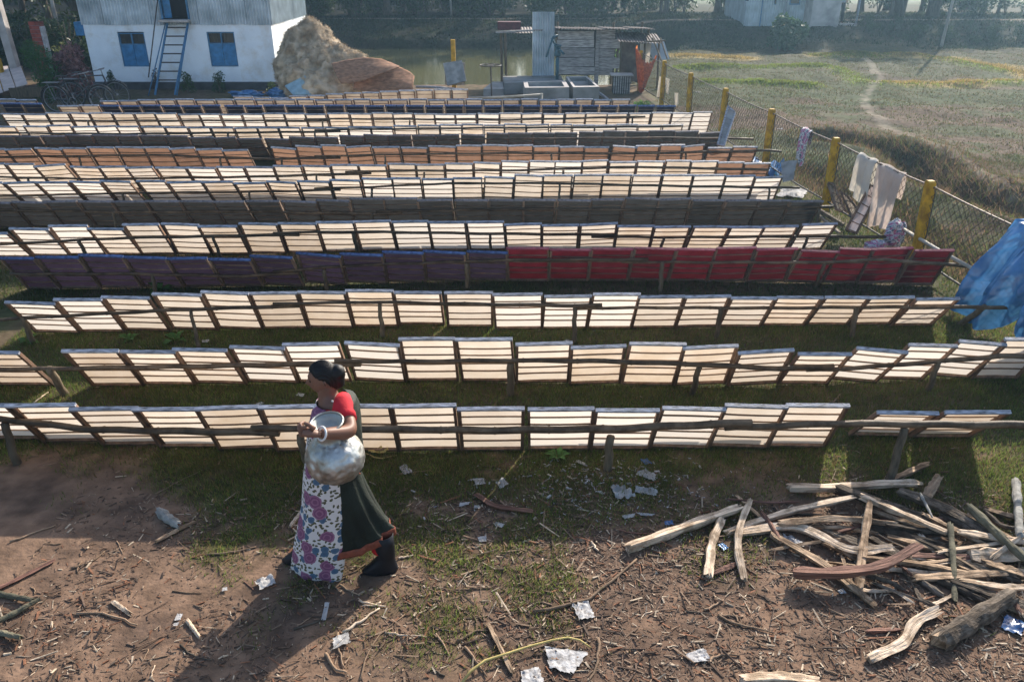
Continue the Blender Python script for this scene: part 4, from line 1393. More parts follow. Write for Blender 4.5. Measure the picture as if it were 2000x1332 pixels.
under(MB().box((door[0] + .14, HY + .10, door[2] + .77), (.2, .03, 1.5), rot=Matrix.Rotation(0.5, 3, 'Z')).build('door', M['blue_paint']), house)
under(MB().box(((door[0] + door[1]) / 2, HY - .13, door[2] - .035), (door[1] - door[0] + .04, 0.3, 0.06)).build('door_sill', M['concrete_pale']), house)
# ladder up to the loft door
lad = thing('ladder', 'blue steel ladder with thin rungs leaning up to the loft door', 'ladder', (at_y(330, 188, 23.4).x, 23.4, 0))
lt = [at_y(327, 46, HY - .10), at_y(367, 46, HY - .10)]
lb = [at_z(303, 192), at_z(343, 192)]
lb[0].y = lb[1].y = 23.35
lb[0].x, lb[1].x = at_y(304, 192, 23.35).x, at_y(343, 192, 23.35).x
for k in range(2):
    under(MB().bar(lb[k], lt[k], 0.035, 0.05, up=(1, 0, 0)).build('stringer', M['blue_frame']), lad)
    d2 = Vector((-.14 if k == 0 else .10, -.12, 0))
    under(MB().tube([lb[k] + d2, lt[k] + d2 * .3], 0.016, 6).build('brace', M['blue_frame'], smooth=True), lad)
for k in range(8):
    t = (k + 0.7) / 8.2
    under(MB().bar(lb[0].lerp(lt[0], t), lb[1].lerp(lt[1], t), 0.03, 0.022, up=(0, 1, 0.3)).build('rung', M['post_dark']), lad)
a, c_ = at_y(290, 152, 23.3), at_y(309, -10, 24.1)
tag(MB().tube([a * 1, c_], 0.018, 6).build('handrail_pole', M['post_dark'], smooth=True), 'thin dark pole leaning on the tin wall left of the ladder', 'pole')
a.z = 0

# ------------------------------------------------------------------ jute pile, its mat and things round it
M['jute'] = mat('raw_jute_fibre', (0.46, 0.345, 0.22), 0.95, 0.4, 4.0, 1.0, 25, color2=(0.66, 0.54, 0.39))
M['mat'] = mat('brown_woven_mat', (0.26, 0.142, 0.085), 0.95, 0.35, 8, 0.6, 120, stretch=(1, 1, 3))
def pile():
    bm = bmesh.new()
    lobes = [(602, 42, 195, 23.9, 1.0, 1.05), (655, 92, 200, 23.3, 0.95, 0.8), (590, 110, 195, 23.1, 0.62, 0.7), (640, 130, 195, 22.7, 0.9, .6), (690, 140, 195, 23.3, 0.5, .6)]
    for i, (px, pt, pb, yy, rx, ry) in enumerate(lobes):
        top = at_y(px, pt, yy)
        r_ = bmesh.ops.create_icosphere(bm, subdivisions=6 if i < 2 else 5, radius=1.0)
        for v in r_['verts']:
            d = v.co.normalized()
            if i == 0:
                taper = 1 - 0.45 * max(0, d.z)
            else:
                taper = 1 - 0.2 * max(0, d.z)
            hgt = top.z + 0.25
            p = Vector((top.x + d.x * rx * taper * 1.02, yy + d.y * ry * taper, -0.25 + (d.z * 0.5 + 0.5) * hgt))
            n_ = mnoise.fractal(p * 2.4 + Vector((i, 0, 0)), 0.8, 2.0, 4) * 0.13
            rg = abs(mnoise.noise(p * 5.6 + Vector((3, i, 0)))) * 0.15 + abs(mnoise.noise(p * 9.5)) * 0.06
            v.co = p + d * (n_ * 1.2 + 0.05 - rg * .45 - abs(mnoise.noise(p * 13)) * .08 - abs(mnoise.noise(p * 34)) * .04)
    for f in bm.faces:
        f.smooth = True
    me_ = bpy.data.meshes.new('jute_heap')
    bm.to_mesh(me_)
    bm.free()
    me_.materials.append(M['jute'])
    root = link('jute_heap', me_)
    tag(root, 'tall heap of raw tan jute fibre against the white storehouse', 'jute heap')
    # loose strands over the surface
    n = 80000
    co = np.empty(len(me_.vertices) * 3, dtype=np.float32)
    no = np.empty(len(me_.vertices) * 3, dtype=np.float32)
    me_.vertices.foreach_get('co', co)
    me_.vertices.foreach_get('normal', no)
    co, no = co.reshape(-1, 3), no.reshape(-1, 3)
    k = nrg.integers(0, len(co), n)
    p, nn = co[k], no[k]
    f_ = np.stack([vnoise(p[:, 0] * 4 + 9, p[:, 2] * 4), vnoise(p[:, 1] * 4 + 30, p[:, 2] * 4 + 8), vnoise(p[:, 0] * 4 + 70, p[:, 1] * 4)], -1) * 2 - 1
    d = nrg.normal(size=(n, 3)) * 1.0 + f_ * 1.2 - np.array([0, 0, .2])
    d -= nn * (d * nn).sum(1, keepdims=True) * 0.8
    d /= np.linalg.norm(d, axis=1, keepdims=True) + 1e-6
    L_ = nrg.uniform(0.04, 0.17, (n, 1))
    s = np.cross(d, nn) * 0.006
    q = p + nn * 0.006
    v = np.stack([q - s, q + s, q + d * L_ + nn * nrg.uniform(0, .035, (n, 1))], 1)
    o = link('loose_fibre', np_mesh('loose_fibre', v.reshape(-1, 3), 3, M['jute']), root)
    o['kind'] = 'stuff'
pile()
def sheet_px(nu, nv, top, bot, y_top, y_bot, bulge, wav):
    """a cloth whose top and bottom edges follow picture points at given distances"""
    def ed(lst, u):
        n_ = len(lst) - 1
        return (lerp_list([(k / n_, p[0]) for k, p in enumerate(lst)], u), lerp_list([(k / n_, p[1]) for k, p in enumerate(lst)], u))
    def fn(u, v):
        a_, c_ = at_y(*ed(top, u), y_top), at_y(*ed(bot, u), y_bot)
        p = a_.lerp(c_, v)
        w_ = math.sin(math.pi * v)
        p += Vector((0, -bulge * w_ - wav * math.sin(u * 8 + v * 3), wav * .7 * math.sin(u * 5 + 1 + v * 6) * w_ + .012 * mnoise.noise(Vector((u * 14, v * 9, 3)))))
        p.z = max(p.z, .015)
        return p
    return MB().grid(fn, nu, nv)
b = sheet_px(40, 24, [(700, 126), (735, 128), (770, 128), (800, 142), (809, 150)], [(690, 176), (725, 180), (755, 184), (785, 186), (806, 186)], 22.75, 22.1, .10, .03)
t_ = sheet_px(40, 24, [(648, 126), (680, 118), (712, 114), (745, 117), (780, 131)], [(666, 164), (684, 164), (705, 160), (738, 148), (779, 133)], 22.5, 21.95, .07, .02)
b.add(t_.v, t_.f)
o = b.build('jute_mat', M['mat'], smooth=True)
md_ = o.modifiers.new('thickness', 'SOLIDIFY')
md_.thickness = .025
tag(o, 'brown woven jute mat folded over the right side of the fibre heap', 'mat')
# back side of the mat down to the ground, so that it has a body from any side
M['pale_blue'] = mat('pale_blue_painted_board', (0.24, 0.36, 0.42), 0.7, 0.2, 6, 0.3, 40)
def slab(name, label, cat, pts, m, th=0.03, group=None):
    """a flat board through four corners, with thickness away from the camera"""
    P_ = [Vector(p) for p in pts]
    n = (P_[1] - P_[0]).cross(P_[3] - P_[0]).normalized()
    if n.y < 0:
        n = -n
    Q_ = [p + n * th for p in P_]
    b = MB().add(P_ + Q_, [(0, 1, 2, 3), (7, 6, 5, 4), (0, 4, 5, 1), (1, 5, 6, 2), (2, 6, 7, 3), (3, 7, 4, 0)])
    return tag(b.build(name, m), label, cat, group)
slab('board', 'pale blue board leaning on the foot of the jute heap', 'board', [at_y(573, 186, 22.0), at_y(608, 184, 22.0), at_y(596, 148, 22.35), at_y(556, 168, 22.35)], M['pale_blue'])
slab('board', 'bluish board standing behind the pale blue board on the jute heap', 'board', [at_y(575, 175, 22.35), at_y(605, 175, 22.35), at_y(601, 149, 22.55), at_y(578, 143, 22.55)], M['pale_blue'])
lump('plastic_bundle', 'bright blue plastic bundle at the foot of the jute heap', 'plastic sheet', at_z(543, 192) + Vector((0, .2, .1)), (0.30, 0.22, 0.16), M['blue_sheet'], 5, amp=.5, freq=3)
lump('plastic_bundle', 'flat blue plastic bundle lying before the storehouse wall', 'plastic sheet', at_z(480, 192) + Vector((0, .2, .06)), (0.42, 0.2, 0.10), M['blue_sheet'], 6, amp=.6, freq=3)

# white pale band and sacks at the pond edge behind the mat
tag(MB().tube([at_y(812, 170, 23.6), at_y(850, 171, 23.6), at_y(905, 176, 23.5)], 0.035, 7).build('white_pole', M['pulp_rail'], smooth=True), 'pale pole lying on the pond edge right of the brown mat', 'pole')
slab('stacked_board', 'grey frame board leaning against the yellow post by the pond', 'board', [at_y(874, 168, 23.2), at_y(911, 158, 23.2), at_y(902, 118, 23.5), at_y(865, 124, 23.5)], M['grey_board'], .03)
slab('stacked_board', 'second grey board leaning behind the front one at the pond', 'board', [at_y(869, 166, 23.4), at_y(908, 166, 23.4), at_y(908, 122, 23.7), at_y(869, 122, 23.7)], M['old_board'], .03)
p = at_y(886, 130, 24.2)
yp = MB().box((p.x, 24.2, (at_y(886, 78, 24.2).z) / 2), (0.12, 0.12, at_y(886, 78, 24.2).z))
tag(yp.build('marker_post', M['yellow']), 'square yellow post at the pond edge behind grey boards', 'post')

# ------------------------------------------------------------------ wash place: pump, tanks, shed
SY = 25.2
M['plank'] = mat('weathered_grey_plank', (0.33, 0.31, 0.295), 0.9, 0.5, 5, 0.7, 35, stretch=(1, 3, 8), rand=0.25, color2=(0.52, 0.50, 0.49))
M['rust_tin'] = mat('rusty_roof_tin', (0.10, 0.07, 0.06), 0.7, 0.5, 5, 0.3, 20, color2=(0.19, 0.15, 0.13))
M['maroon'] = mat('maroon_painted_wood', (0.085, 0.022, 0.026), 0.7, 0.3, 8)
M['teal_iron'] = mat('teal_painted_iron', (0.03, 0.09, 0.12), 0.5, 0.4, 12)
M['orange_net'] = mat('orange_fishing_net', (0.45, 0.14, 0.045), 0.85, 0.5, 14, 1.0, 40, transl=(0.75, 0.25, 0.08), tw=0.5)
shed = thing('plank_shed', 'open shed of weathered planks with rusty tin roof by the pond', 'shed', (at_y(1150, 150, SY).x, SY, 0))
rows_ = [(1090, 1160, 62, 77), (1168, 1202, 60, 76), (1088, 1160, 79, 93), (1168, 1212, 78, 95), (1089, 1161, 95, 112), (1167, 1200, 97, 112), (1090, 1160, 114, 130), (1167, 1210, 114, 134), (1091, 1161, 132, 146), (1166, 1196, 134, 147)]
for k, (xa, xb, ya, yb) in enumerate(rows_):
    p0, p1 = at_y(xa, yb, SY), at_y(xb, ya, SY)
    z0, z1 = p0.z, p1.z
    b = MB().box(((p0.x + p1.x) / 2, SY + 0.02 + .008 * (k % 3), (z0 + z1) / 2), (p1.x - p0.x + .02, 0.03, (z1 - z0) + .012), rot=Matrix.Rotation(rnd.uniform(-.015, .015), 3, 'Y'))
    under(b.build('plank', M['plank']), shed)
p0, p1 = at_y(1092, 148, SY), at_y(1204, 60, SY)
under(MB().box(((p0.x + p1.x) / 2, SY + .075, (p0.z + p1.z) / 2), (p1.x - p0.x, .02, p1.z - p0.z)).build('added_backing', M['dark_in']), shed)  # dark board added behind the planks so their gaps read black
p0, p1 = at_y(1164, 160, SY), at_y(1166, 58, SY)
under(MB().bar((p0.x, SY - .03, -.3), (p0.x, SY - .03, p1.z), 0.12, 0.05, up=(0, 1, 0)).build('upright', M['plank']), shed)
zr = at_y(1150, 55, SY).z
for (xa, xb) in ((1086, 1135), (1130, 1185), (1180, 1235), (1230, 1275)):
    xA, xB = at_y(xa, 55, SY).x, at_y(xb, 55, SY).x
    hdir = Vector((0, 1.6, -0.09)).normalized()
    under(corr_sheet((xA, SY - .45, zr + .02 - 0.006 * (xa % 3)), (1, 0, -0.03), xB - xA, hdir, 2.2, Vector((0, -.06, 1)), amp=.016).build('roof_sheet', M['rust_tin'], smooth=True), shed)
for xa in (1092, 1205, 1262):
    q = at_y(xa, 150, SY)
    under(MB().tube([(q.x, SY + .12, -.4), (q.x, SY + .12, zr - .02)], 0.04, 7).build('post', M['post_wood']), shed)
    under(MB().tube([(q.x, SY + 1.5, -1.1), (q.x, SY + 1.5, zr + .05)], 0.04, 7).build('post', M['post_wood']), shed)
# dark mat wall and lower lean-to roof at its right
slab('reed_panel', 'dark reed panel closing the right side of the plank shed', 'panel', [at_y(1212, 150, SY + .1), at_y(1252, 165, SY + .1), at_y(1243, 80, SY + .1), at_y(1216, 80, SY + .1)], M['rust_tin'], .03)
lean = thing('lean_to', 'sagging tin lean-to on thin poles beside the fence end', 'lean-to', (at_y(1265, 150, 24.6).x, 24.6, 0))
xA, xB = at_y(1205, 70, 24.6).x, at_y(1292, 80, 24.6).x
zl = at_y(1240, 80, 24.4).z
under(corr_sheet((xA, 24.2, zl), (1, 0, -.05), xB - xA, Vector((0, 1, .12)).normalized(), 1.3, Vector((0, -.12, 1)), amp=.016).build('roof_sheet', M['rust_tin'], smooth=True), lean)
for (xa, ya) in ((1258, 150), (1285, 150), (1212, 150)):
    q = at_y(xa, ya, 24.4)
    under(MB().tube([(q.x, 24.4, -.1), (q.x - .05, 24.35, zl)], 0.028, 6).build('post', M['post_wood']), lean)
for (pa, pb) in (((1275, 75), (1292, 120)), ((1290, 75), (1303, 115)), ((1262, 82), (1300, 80))):
    under(MB().tube([at_y(*pa, 24.3), at_y(*pb, 23.6)], 0.022, 6).build('pole', M['post_wood']), lean)
slab('tin_sheet', 'bright tin sheet slanting down at the right of the lean-to', 'tin sheet', [at_y(1278, 118, 24.9), at_y(1308, 116, 24.9), at_y(1296, 78, 25.6), at_y(1256, 84, 25.6)], M['tin_side'], .01)
def cloth_strip(name, label, cat, top_l, top_r, bot_r, bot_l, m, seed, amp=.05):
    A, B_, C_, D_ = [Vector(p) for p in (top_l, top_r, bot_r, bot_l)]
    def fn(u, v):
        return A.lerp(B_, u).lerp(D_.lerp(C_, u), v) + Vector((0, amp * math.sin(u * 9 + seed + v * 2) * (.3 + v), 0))
    return tag(MB().grid(fn, 14, 12).build(name, m, smooth=True), label, cat)
cloth_strip('hanging_cloth', 'white cloth strip hanging inside the lean-to', 'cloth', at_y(1250, 86, 24.5), at_y(1272, 86, 24.5), at_y(1264, 146, 24.5), at_y(1252, 134, 24.5), M['rag'], 1)
cloth_strip('hanging_cloth', 'white rag hanging on the farthest yellow fence post', 'cloth', at_y(1288, 150, 21.7), at_y(1298, 152, 21.7), at_y(1293, 192, 21.7), at_y(1282, 190, 21.7), M['rag'], 2, .02)
cloth_strip('hanging_cloth', 'small white rag hung on the wire next to the farthest post', 'cloth', at_y(1300, 152, 21.3), at_y(1308, 155, 21.3), at_y(1306, 186, 21.3), at_y(1300, 180, 21.3), M['rag'], 3, .02)
cloth_strip('hanging_cloth', 'short white rag hung low on the wire between far posts', 'cloth', at_y(1317, 182, 20.0), at_y(1325, 182, 20.0), at_y(1325, 205, 20.0), at_y(1318, 208, 20.0), M['rag'], 4, .02)
def net_fn(u, v):
    a = at_y(1241, 92, 24.0)
    c_ = at_y(1284, 112, 23.6)
    low = at_y(1258, 182, 23.7)
    s = u * 2 - 1
    x = a.x + (c_.x - a.x) * u
    ztop = a.z + (c_.z - a.z) * u
    sag = 1 - abs(s) ** 1.5
    z = ztop + (low.z + .25 - ztop) * sag * 0.85
    w_ = 0.08 + 0.20 * sag
    ang = v * math.pi * 2
    return Vector((x + math.sin(ang) * w_ * .3, 23.8 + math.cos(ang) * w_, z + math.sin(ang) * w_ * 1.1 * (0.4 + sag) + .03 * math.sin(u * 40 + v * 9)))
tag(MB().grid(net_fn, 40, 16).build('fishing_net', M['orange_net'], smooth=True), 'orange fishing net slung like a hammock under the lean-to', 'net')
# left canopy of the wash place
can = thing('canopy', 'low wooden canopy on two thin posts left of the tin sheet', 'canopy', (at_y(1000, 150, SY).x, SY, 0))
q0, q1 = at_y(975, 63, SY), at_y(1040, 60, SY)
under(MB().bar((q0.x - .1, SY - .1, q0.z), (q1.x + .3, SY - .1, q1.z + .02), .08, .05).build('beam', M['plank']), can)
under(corr_sheet((q0.x + .3, SY - .05, q0.z - .03), (1, 0, 0.01), 1.6, Vector((0, 1, .03)), 1.5, (0, 0, 1), amp=.014).build('roof_sheet', M['rust_tin'], smooth=True), can)
for xa in (981, 989):
    q = at_y(xa, 140, SY)
    under(MB().tube([(q.x, SY - .1 + .1 * (xa - 981) / 8, -.5), (q.x - .03, SY - .1, q0.z)], 0.042, 7).build('post', M['post_wood']), can)
p0, p1 = at_y(972, 58, SY + .4), at_y(1017, 45, SY + .4)
tag(MB().box(((p0.x + p1.x) / 2, SY + .5, q0.z + .14), (p1.x - p0.x, .4, .22)).build('wooden_box', M['maroon']), 'maroon wooden box lying on top of the low canopy', 'box')
# upright tin sheet
p0, p1 = at_y(1040, 151, SY - .15), at_y(1085, 24, SY - .15)
pl = at_y(1037, 24, SY - .15)
tag(corr_sheet((p0.x, SY - .15, -.05), (1, 0, 0), p1.x - p0.x, (-.01, .02, 1), p1.z + .05, (0, -1, 0), pitch=.075).build('corrugated_sheet', M['tin'], smooth=True), 'tall upright corrugated tin sheet standing beside the hand pump', 'tin sheet')
# concrete
def hexa(top, z_low, m, name, label, cat):
    T = [Vector(p) for p in top]
    Bm = [Vector((p.x, p.y, z_low)) for p in T]
    b = MB().add(Bm + T, [(3, 2, 1, 0), (4, 5, 6, 7), (0, 1, 5, 4), (1, 2, 6, 5), (2, 3, 7, 6), (3, 0, 4, 7)])
    return tag(b.build(name, m), label, cat)
zt = 0.42
def tank(name, label, corners):
    root = thing(name, label, 'tank', tuple(at_z(*corners[0], zt) * Vector((1, 1, 0)) if False else (at_z(*corners[0], zt).x, at_z(*corners[0], zt).y, 0)))
    T = [at_z(*c_, zt) for c_ in corners]
    cen = sum(T, Vector()) / 4
    I = [cen + (p - cen) * 0.80 for p in T]
    lowI = [Vector((p.x, p.y, zt - .10)) for p in I]
    Bm = [Vector((p.x, p.y, -.05)) for p in T]
    f = [(0, 1, 5, 4), (1, 2, 6, 5), (2, 3, 7, 6), (3, 0, 4, 7)]
    under(MB().add(Bm + T, f).build('wall', M['concrete']), root)
    under(MB().add(T + I, f).build('rim', M['concrete_pale']), root)
    under(MB().add(I + lowI, f + [(4, 5, 6, 7)]).build('basin', M['concrete']), root)
tank('water_tank', 'low grey concrete tank with pale rim left of the narrower tank', [(1025, 172), (1112, 171), (1104, 158), (1022, 160)])
tank('water_tank', 'narrow concrete tank slanting back to the right of the wider tank', [(1120, 171), (1171, 170), (1146, 149), (1105, 150)])
hexa([at_z(985, 163, .3), at_z(1100, 158, .3), at_z(1095, 148, .3), at_z(982, 149, .3)], -.1, M['concrete'], 'concrete_slab', 'flat grey washing slab behind the two concrete tanks', 'slab')
hexa([at_z(944, 174, .2), at_z(984, 174, .2), at_z(982, 160, .2), at_z(962, 160, .2)], -.1, M['concrete'], 'concrete_step', 'low concrete step at the left end of the washing slab', 'step')
# hand pump
hp = at_y(1088, 150, 24.3)
pump = thing('hand_pump', 'teal iron hand pump with long lever in front of planks', 'hand pump', (hp.x, 24.3, 0))
zz = lambda y_: at_y(1088, y_, 24.3).z
under(MB().tube([(hp.x, 24.3, .1), (hp.x, 24.3, zz(112))], 0.05, 10).build('pipe', M['teal_iron'], smooth=True), pump)
under(MB().lathe([(0, zz(112)), (.09, zz(110)), (.10, zz(104)), (.085, zz(100)), (.085, zz(93)), (.11, zz(91)), (.11, zz(88)), (0, zz(87))], 14, c=(hp.x, 24.3, 0)).build('barrel', M['teal_iron'], smooth=True), pump)
under(MB().tube([(hp.x, 24.3, zz(90)), at_y(1082, 84, 24.2), at_y(1078, 77, 24.2), at_y(1088, 70, 24.2)], [.02, .03, .035, .03], 7).build('yoke', M['teal_iron'], smooth=True), pump)
under(MB().tube([at_y(1089, 69, 24.2), at_y(1080, 74, 24.15), at_y(1076, 85, 24.05), at_y(1067, 112, 23.9)], [.03, .035, .028, .03], 7).build('lever', M['teal_iron'], smooth=True), pump)
under(MB().tube([(hp.x, 24.3, zz(99)), (hp.x + .1, 24.1, zz(99)), (hp.x + .16, 24.0, zz(104))], .035, 8).build('spout', M['teal_iron'], smooth=True), pump)
# wheel stand
ws = at_y(961, 186, 21.4)
wv = thing('wheel_stand', 'thin rusty wheel turned flat on top of an iron stem', 'wheel', (ws.x, 21.4, 0))
wz = at_y(957, 129, 21.4).z
under(MB().tube([(ws.x, 21.4, -.05), (ws.x - .03, 21.4, wz)], 0.02, 7).build('stem', M['post_dark']), wv)
under(MB().torus((ws.x - .03, 21.4, wz + .01), 0.27, 0.014, 'Z').build('rim', M['post_dark'], smooth=True), wv)
for k in range(3):
    a_ = k * math.pi / 3
    under(MB().bar((ws.x - .03 - .26 * math.cos(a_), 21.4 - .26 * math.sin(a_), wz), (ws.x - .03 + .26 * math.cos(a_), 21.4 + .26 * math.sin(a_), wz + .02), .025, .012).build('spoke', M['post_dark']), wv)
# crate table
ct = at_y(1214, 178, 23.4)
crate = thing('slatted_crate', 'grey slatted crate with pale top standing under the lean-to', 'crate', (ct.x, 23.4, 0))
zc_ = at_y(1214, 148, 23.4).z
under(MB().box((ct.x, 23.6, zc_), (.62, .5, .03)).build('top', M['concrete_pale']), crate)
for k in range(8):
    under(MB().box((ct.x - .22 + k * .063, 23.42, zc_ / 2), (.032, .02, zc_ - .06)).build('slat', M['plank']), crate)
under(MB().box((ct.x, 23.62, zc_ / 2), (.46, .34, zc_ - .05)).build('body', M['dark_in']), crate)
tag(MB().tube([at_y(915, 192, 20.9), at_y(990, 190, 20.9), at_y(1060, 185, 20.9)], [.03, .028, .026], 8).build('bamboo_rail', M['bamboo_grey'], smooth=True), 'pale bamboo pole past the far end of the rows before the tanks', 'bamboo rail')
tag(MB().tube([(at_y(1058, 185, 20.9).x, 20.9, -.05), at_y(1058, 183, 20.9)], .03, 7).build('support_post', M['bamboo_grey'], smooth=True), 'pale stub post under the right end of the pale bamboo pole', 'post')
tag(MB().tube([at_z(1170, 182, .1), at_z(1186, 194, .05)], .04, 7).build('white_pole', M['pulp_rail'], smooth=True), 'short pale pole lying at the foot of the narrow tank', 'pole')

# ------------------------------------------------------------------ vegetation
M['leaf_dark'] = mat('dark_leaves', (0.85, 0.85, 0.85), 0.5, 0.2, 3, spec=0.35, attr='tint')
M['leaf_dark'].node_tree.nodes
add_transl(M['leaf_dark'], 0.35)
M['bark'] = mat('grey_tree_bark', (0.10, 0.08, 0.062), 0.9, 0.4, 7, 0.7, 25, stretch=(3, 3, .6))
def leaf_quads(n, centre_fn, size, c0, c1, droop=0.3):
    c = centre_fn(n)
    d = nrg.normal(size=(n, 3))
    d[:, 2] -= droop
    d /= np.linalg.norm(d, axis=1, keepdims=True)
    e = nrg.normal(size=(n, 3))
    e -= d * (d * e).sum(1, keepdims=True)
    e /= np.linalg.norm(e, axis=1, keepdims=True)
    L_ = size * nrg.uniform(.6, 1.4, (n, 1))
    W = L_ * nrg.uniform(.25, .45, (n, 1))
    v = np.stack([c - d * L_ / 2, c + e * W / 2, c + d * L_ / 2, c - e * W / 2], 1)
    t = nrg.random((n, 1))
    cc = np.array(c0) * (1 - t) + np.array(c1) * t
    return v.reshape(-1, 3), np.repeat(cc, 4, 0)

def clump_fn(centres, radii):
    centres, radii = np.array(centres), np.array(radii)
    def fn(n):
        k = nrg.integers(0, len(centres), n)
        d = nrg.normal(size=(n, 3))
        d /= np.linalg.norm(d, axis=1, keepdims=True)
        r_ = radii[k] * nrg.uniform(0.35, 1.0, n)[:, None] ** 0.5 if radii.ndim == 2 else (radii[k] * nrg.uniform(.3, 1.0, n) ** .5)[:, None]
        return centres[k] + d * r_
    return fn

def crown_mesh(name, n, cs, rs, size, c0, c1):
    v, c = leaf_quads(n, clump_fn(cs, rs), size, c0, c1)
    return np_mesh(name, v, 4, M['leaf_dark'], colors=c)

def tree_proto(seed, H, spread, n, size, c0, c1):
    r = random.Random(seed)
    tb = MB()
    bend = Vector((r.uniform(-.5, .5), r.uniform(-.5, .5), 0))
    pts = [Vector((0, 0, -.3)) + bend * (k / 8) ** 2 + Vector((r.uniform(-.05, .05), r.uniform(-.05, .05), H * 0.75 * k / 8)) for k in range(9)]
    tb.tube(pts, [0.20 * (1.25 if k == 0 else 1) * (1 - .75 * k / 8) for k in range(9)], 9)
    cs, rs = [], []
    for k in range(9):
        q = pts[3 + k % 6]
        a_ = r.uniform(0, 6.28)
        L_ = spread * r.uniform(.45, 1)
        tip = q + Vector((math.cos(a_) * L_, math.sin(a_) * L_, r.uniform(.4, 1.6)))
        mid = q.lerp(tip, .5) + Vector((0, 0, .15))
        tb.tube([q, mid, tip], [.07, .05, .02], 6)
        for t in (0.65, 1.0):
            cs.append(tuple(q.lerp(tip, t) + Vector((r.uniform(-.3, .3), r.uniform(-.3, .3), r.uniform(0, .5)))))
            rs.append(r.uniform(.5, 1.0) * spread * .42)
    for k in range(5):
        cs.append(tuple(pts[-1] + Vector((r.uniform(-.8, .8), r.uniform(-.8, .8), r.uniform(0, H * .25)))))
        rs.append(spread * .4)
    return tb.mesh('trunk', M['bark'], True), crown_mesh('crown', n, cs, rs, size, c0, c1)
TREES = [tree_proto(1, 7.5, 2.4, 3200, .26, (.03, .055, .015), (.09, .12, .035)), tree_proto(2, 6.5, 2.0, 2800, .22, (.025, .05, .02), (.07, .10, .03)),
         tree_proto(3, 8.5, 2.6, 3200, .28, (.035, .06, .015), (.10, .12, .04))]
def tree(x, y, k, s, label, group):
    t = thing('tree', label, 'tree', (x, y, float(height(x, y))), rnd.uniform(0, 6.28), group)
    t.scale = (s, s, s)
    for nm, me_ in zip(('trunk', 'crown'), TREES[k]):
        link(nm, me_, t)
    return t
def bush_proto(seed, w_, h, n, size, c0, c1):
    r = random.Random(seed)
    cs = [(r.uniform(-.6, .6) * w_, r.uniform(-.6, .6) * w_, h * r.uniform(.2, .8)) for _ in range(9)]
    rs = [w_ * r.uniform(.35, .6) for _ in range(9)]
    sb = MB()
    for k in range(6):
        a_ = r.uniform(0, 6.28)
        sb.tube([(0, 0, -.1), (math.cos(a_) * w_ * .3, math.sin(a_) * w_ * .3, h * .5), (math.cos(a_) * w_ * .6, math.sin(a_) * w_ * .6, h * .85)], [.03, .02, .008], 5)
    return sb.mesh('stems', M['bark'], True), crown_mesh('foliage', n, cs, rs, size, c0, c1)
BUSH = [bush_proto(11, 1.1, 1.8, 1500, .17, (.025, .05, .018), (.07, .11, .03)), bush_proto(12, 1.3, 1.3, 1500, .2, (.03, .06, .02), (.09, .13, .04)),
        bush_proto(13, .9, 2.3, 1500, .15, (.02, .045, .02), (.055, .09, .03))]
def bush(x, y, k, s, label, group, nm_='bush', cat='bush'):
    t = thing(nm_, label, cat, (x, y, float(height(x, y))), rnd.uniform(0, 6.28), group)
    t.scale = (s, s, s * rnd.uniform(.8, 1.2))
    for nm, me_ in zip(('stems', 'foliage'), BUSH[k]):
        link(nm, me_, t)
    return t
r = random.Random(21)
n = 0
for k in range(24):       # wood across the pond
    x = -22 + k * 1.3 + r.uniform(-.6, .6)
    y = 46.5 + r.uniform(0, 7)
    tree(x, y, k % 3, r.uniform(.8, 1.15), 'dark leafy tree in the wood across the pond', 'trees in the wood across the pond')
for k in range(13):       # along the road right of the pond
    x = 8.5 + k * 1.95 + r.uniform(-.7, .7)
    y = 44 + r.uniform(0, 7)
    tree(x, y, (k + 1) % 3, r.uniform(.75, 1.0), 'hazy sunlit tree along the raised road behind the field', 'trees along the raised road')
for k in range(9):       # dark wood left of the storehouse
    x = -21 + k * 0.95 + r.uniform(-.4, .4)
    y = 31 + r.uniform(0, 7)
    tree(x, y, k % 3, r.uniform(.85, 1.1), 'tree in the dark wood left of the storehouse', 'trees in the wood by the storehouse')
for k in range(30):
    x = -20 + k * 1.0 + r.uniform(-.5, .5)
    bush(x, 45.6 + r.uniform(0, 3.5), k % 3, r.uniform(.8, 1.3), 'dark undergrowth bush on the far bank of the pond', 'bushes on the far bank')
for k in range(11):
    x = 9 + k * 2.1 + r.uniform(-.5, .5)
    bush(x, 43.2 + r.uniform(0, 5), k % 3, r.uniform(.7, 1.2), 'hazy green bush behind the raised road', 'bushes behind the raised road')
for k in range(16):
    x = -19 + k * .48 + r.uniform(-.3, .3)
    bush(x, 28.5 + r.uniform(0, 4), k % 3, r.uniform(.7, 1.1), 'dark bush in the shade left of the storehouse', 'bushes by the storehouse')
for k in range(22):
    x = 15.9 + k * .6 + r.uniform(-.3, .3)
    bush(x, 37.2 + r.uniform(0, 2.0), k % 3, r.uniform(.24, .40), 'dark shrub growing on the road embankment', 'shrubs on the road embankment')
# far wood
V, Cc = [], []
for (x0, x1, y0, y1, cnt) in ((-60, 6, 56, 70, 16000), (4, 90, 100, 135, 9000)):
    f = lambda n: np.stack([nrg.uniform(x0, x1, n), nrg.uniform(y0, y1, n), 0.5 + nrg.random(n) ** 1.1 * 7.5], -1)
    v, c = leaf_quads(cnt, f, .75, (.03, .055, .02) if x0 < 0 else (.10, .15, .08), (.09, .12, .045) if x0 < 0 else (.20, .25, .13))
    V.append(v); Cc.append(c)
tag(link('far_wood', np_mesh('far_wood', np.concatenate(V), 4, M['leaf_dark'], colors=np.concatenate(Cc))), kind='stuff')

